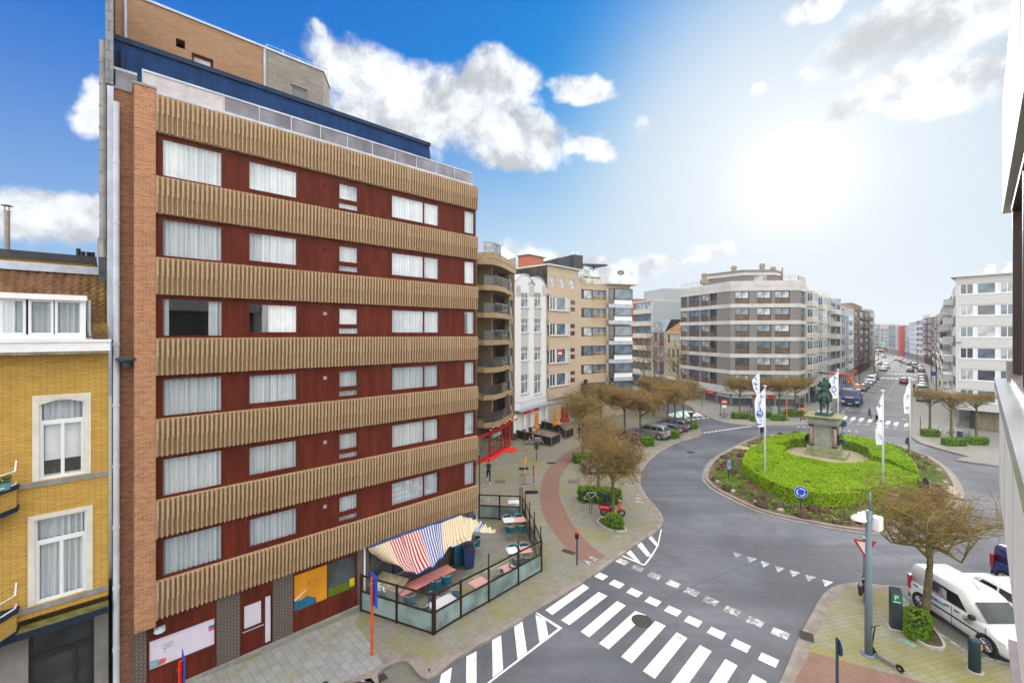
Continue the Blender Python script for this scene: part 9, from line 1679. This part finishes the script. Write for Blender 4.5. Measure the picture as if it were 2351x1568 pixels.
# ------------------------------------------------------------------ restaurant terrace in front of the white house
BSC = M('screen_black', (.022, .022, .024), .8, .2); TIM = M('terrace_timber', (.20, .14, .075), .8, .25, 4)
def screen_fence(pts, label, h=1.05):
 P = [g(*q2(*q), PV) for q in pts]; o = P[0]; e = emp('screen_fence', o, 0, label, 'fence')
 for i in range(len(P)-1):
  a, b = P[i]-o, P[i+1]-o; d = b-a; L_ = d.length; n = max(1, round(L_/1.5)); Mx = Matrix.Translation(a) @ Matrix.Rotation(math.atan2(d.y, d.x), 4, 'Z')
  m = MB(); m.M = Mx; m.box(0, L_, -.02, .02, .15, h-.06); m.build('screen', BSC, e); m = MB(); m.M = Mx; m.box(0, L_, -.04, .04, h-.06, h); m.box(0, L_, -.04, .04, .05, .15); m.build('rail', TIM, e)
  for k in range(n): m = MB(); m.M = Mx; x = L_*k/n; m.box(x-.05, x+.05, -.05, .05, 0, h+.35*(k % 2)); m.build('post', TIM, e)
 m = MB(); q = P[-1]-o; m.box(q.x-.05, q.x+.05, q.y-.05, q.y+.05, 0, h+.3); m.build('post', TIM, e); return e
screen_fence([(650, 1140), (1075, 1240), (1180, 1190)], 'black screened terrace fence in front of the white house'); screen_fence([(1250, 1150), (1345, 1105)], 'short black screened fence before the beige house'); screen_fence([(925, 1010), (1180, 1075), (1250, 1150)], 'back black screened fence between the two restaurant terraces')
q = [g(*q2(*p_), PV) for p_ in ((655, 1120), (1075, 1215), (1175, 1175), (1165, 1095), (930, 1025), (760, 1060))]; m = MB(); slab(m, q, PV, PV+.08); tag(m.build('terrace_deck', boards('deck_boards', (.26, .20, .17), .14, 0, .8, .2)), 'wooden deck of the restaurant terrace', 'deck')
def parasol(px, py, col, label, h=2.9):
 p = g(*q2(px, py), PV+.05); e = emp('closed_parasol', p, 0, label, 'parasol'); m = MB(); m.cyl((0, 0, 0), (0, 0, h), .035, n=8); m.lathe([(.3, 0), (.28, .06), (.05, .08)], 12); m.build('pole', GREYM, e); m = MB(); m.loft([[(r_*(1+.22*(-1)**i)*math.cos(i*PI/8), r_*(1+.22*(-1)**i)*math.sin(i*PI/8), z) for i in range(16)] for r_, z in ((.30, .75), (.33, 1.0), (.17, 1.3), (.2, 1.9), (.15, 2.5), (.05, h-.05))]); m.build('canopy', col, e)
PO, PRD = M('parasol_orange', (.60, .26, .02), .8, .2, 3), M('parasol_red', (.36, .02, .02), .8, .2, 3)
parasol(893, 1095, PO, 'closed orange parasol on the restaurant deck'); parasol(1130, 1055, PO, 'closed orange parasol behind the black screens'); parasol(1215, 1010, PRD, 'closed dark red parasol before the green glazed shop'); parasol(1262, 1000, PRD, 'second closed dark red parasol right of the first'); parasol(1430, 960, PRD, 'closed dark red parasol half hidden by lime twigs')
# cargo bike with a white box
c = g(*q2(870, 1215), PV); e = emp('cargo_bike', c, -.22, 'white framed cargo bike with a grey box before the terrace', 'cargo bike')
for x, r_ in ((-.95, .3), (1.0, .25)): m = MB(); m.tube([(x+r_*math.cos(i*PI/10), 0, r_+r_*math.sin(i*PI/10)) for i in range(21)], .025, 6, False); m.build('wheel', RUBBER, e)
m = MB(); m.tube([(-.95, 0, .3), (-.5, 0, .35), (-.2, 0, .25), (.5, 0, .25), (.75, 0, .6), (1.0, 0, .25)], .035, 7); m.tube([(-.5, 0, .35), (-.6, 0, .9)], .03, 6); m.tube([(-.3, -.28, 1.05), (-.15, 0, 1.0), (-.3, .28, 1.05)], .02, 6); m.tube([(-.2, 0, .25), (-.15, 0, 1.0)], .03, 6); m.build('frame', WHITE, e); m = MB(); m.bev(-.75, -.25+.0, -.22, .22, .5, .55, .02); m.bev(.0, .68, -.3, .3, .3, .8, .03); m.build('cargo_box', M('box_taupe', (.25, .2, .19), .6, .1), e); m = MB(); m.bev(-.72, -.5, -.08, .08, .88, .96, .02); m.build('saddle', BLACK, e)
# floodlight blocks on the island
for px, py, l in ((1742, 1088, 'concrete block with a floodlight at the left of the island'), (2040, 1145, 'concrete block with a floodlight behind the camera pole')):
 p = g(px+10, py, .14); e = emp('floodlight', p, .3, l, 'floodlight'); m = MB(); m.bev(-.35, .35, -.2, .2, 0, .42, .03); m.build('block', CONC, e); m = MB(); m.bev(-.02, .28, -.12, .1, .46, .66, .02); m.build('lamp', BLACK, e); m = MB(); m.cyl((.13, 0, .42), (.13, 0, .5), .02); m.build('bracket', GREYM, e)
# ------------------------------------------------------------------ thin haze over the avenue
m = MB(); m.box(-260, 520, -120, 620, -1, 45); hm = bpy.data.materials.new('thin_haze'); hm.use_nodes = True; nt = hm.node_tree; nt.nodes.clear(); v = nd(nt, 'ShaderNodeVolumePrincipled'); v.inputs['Density'].default_value = .0004; v.inputs['Color'].default_value = (.9, .94, 1, 1); v.inputs['Anisotropy'].default_value = .2
nt.links.new(v.outputs[0], nd(nt, 'ShaderNodeOutputMaterial').inputs['Volume']); hz_box = m.build('haze', hm); hz_box['kind'] = 'stuff'
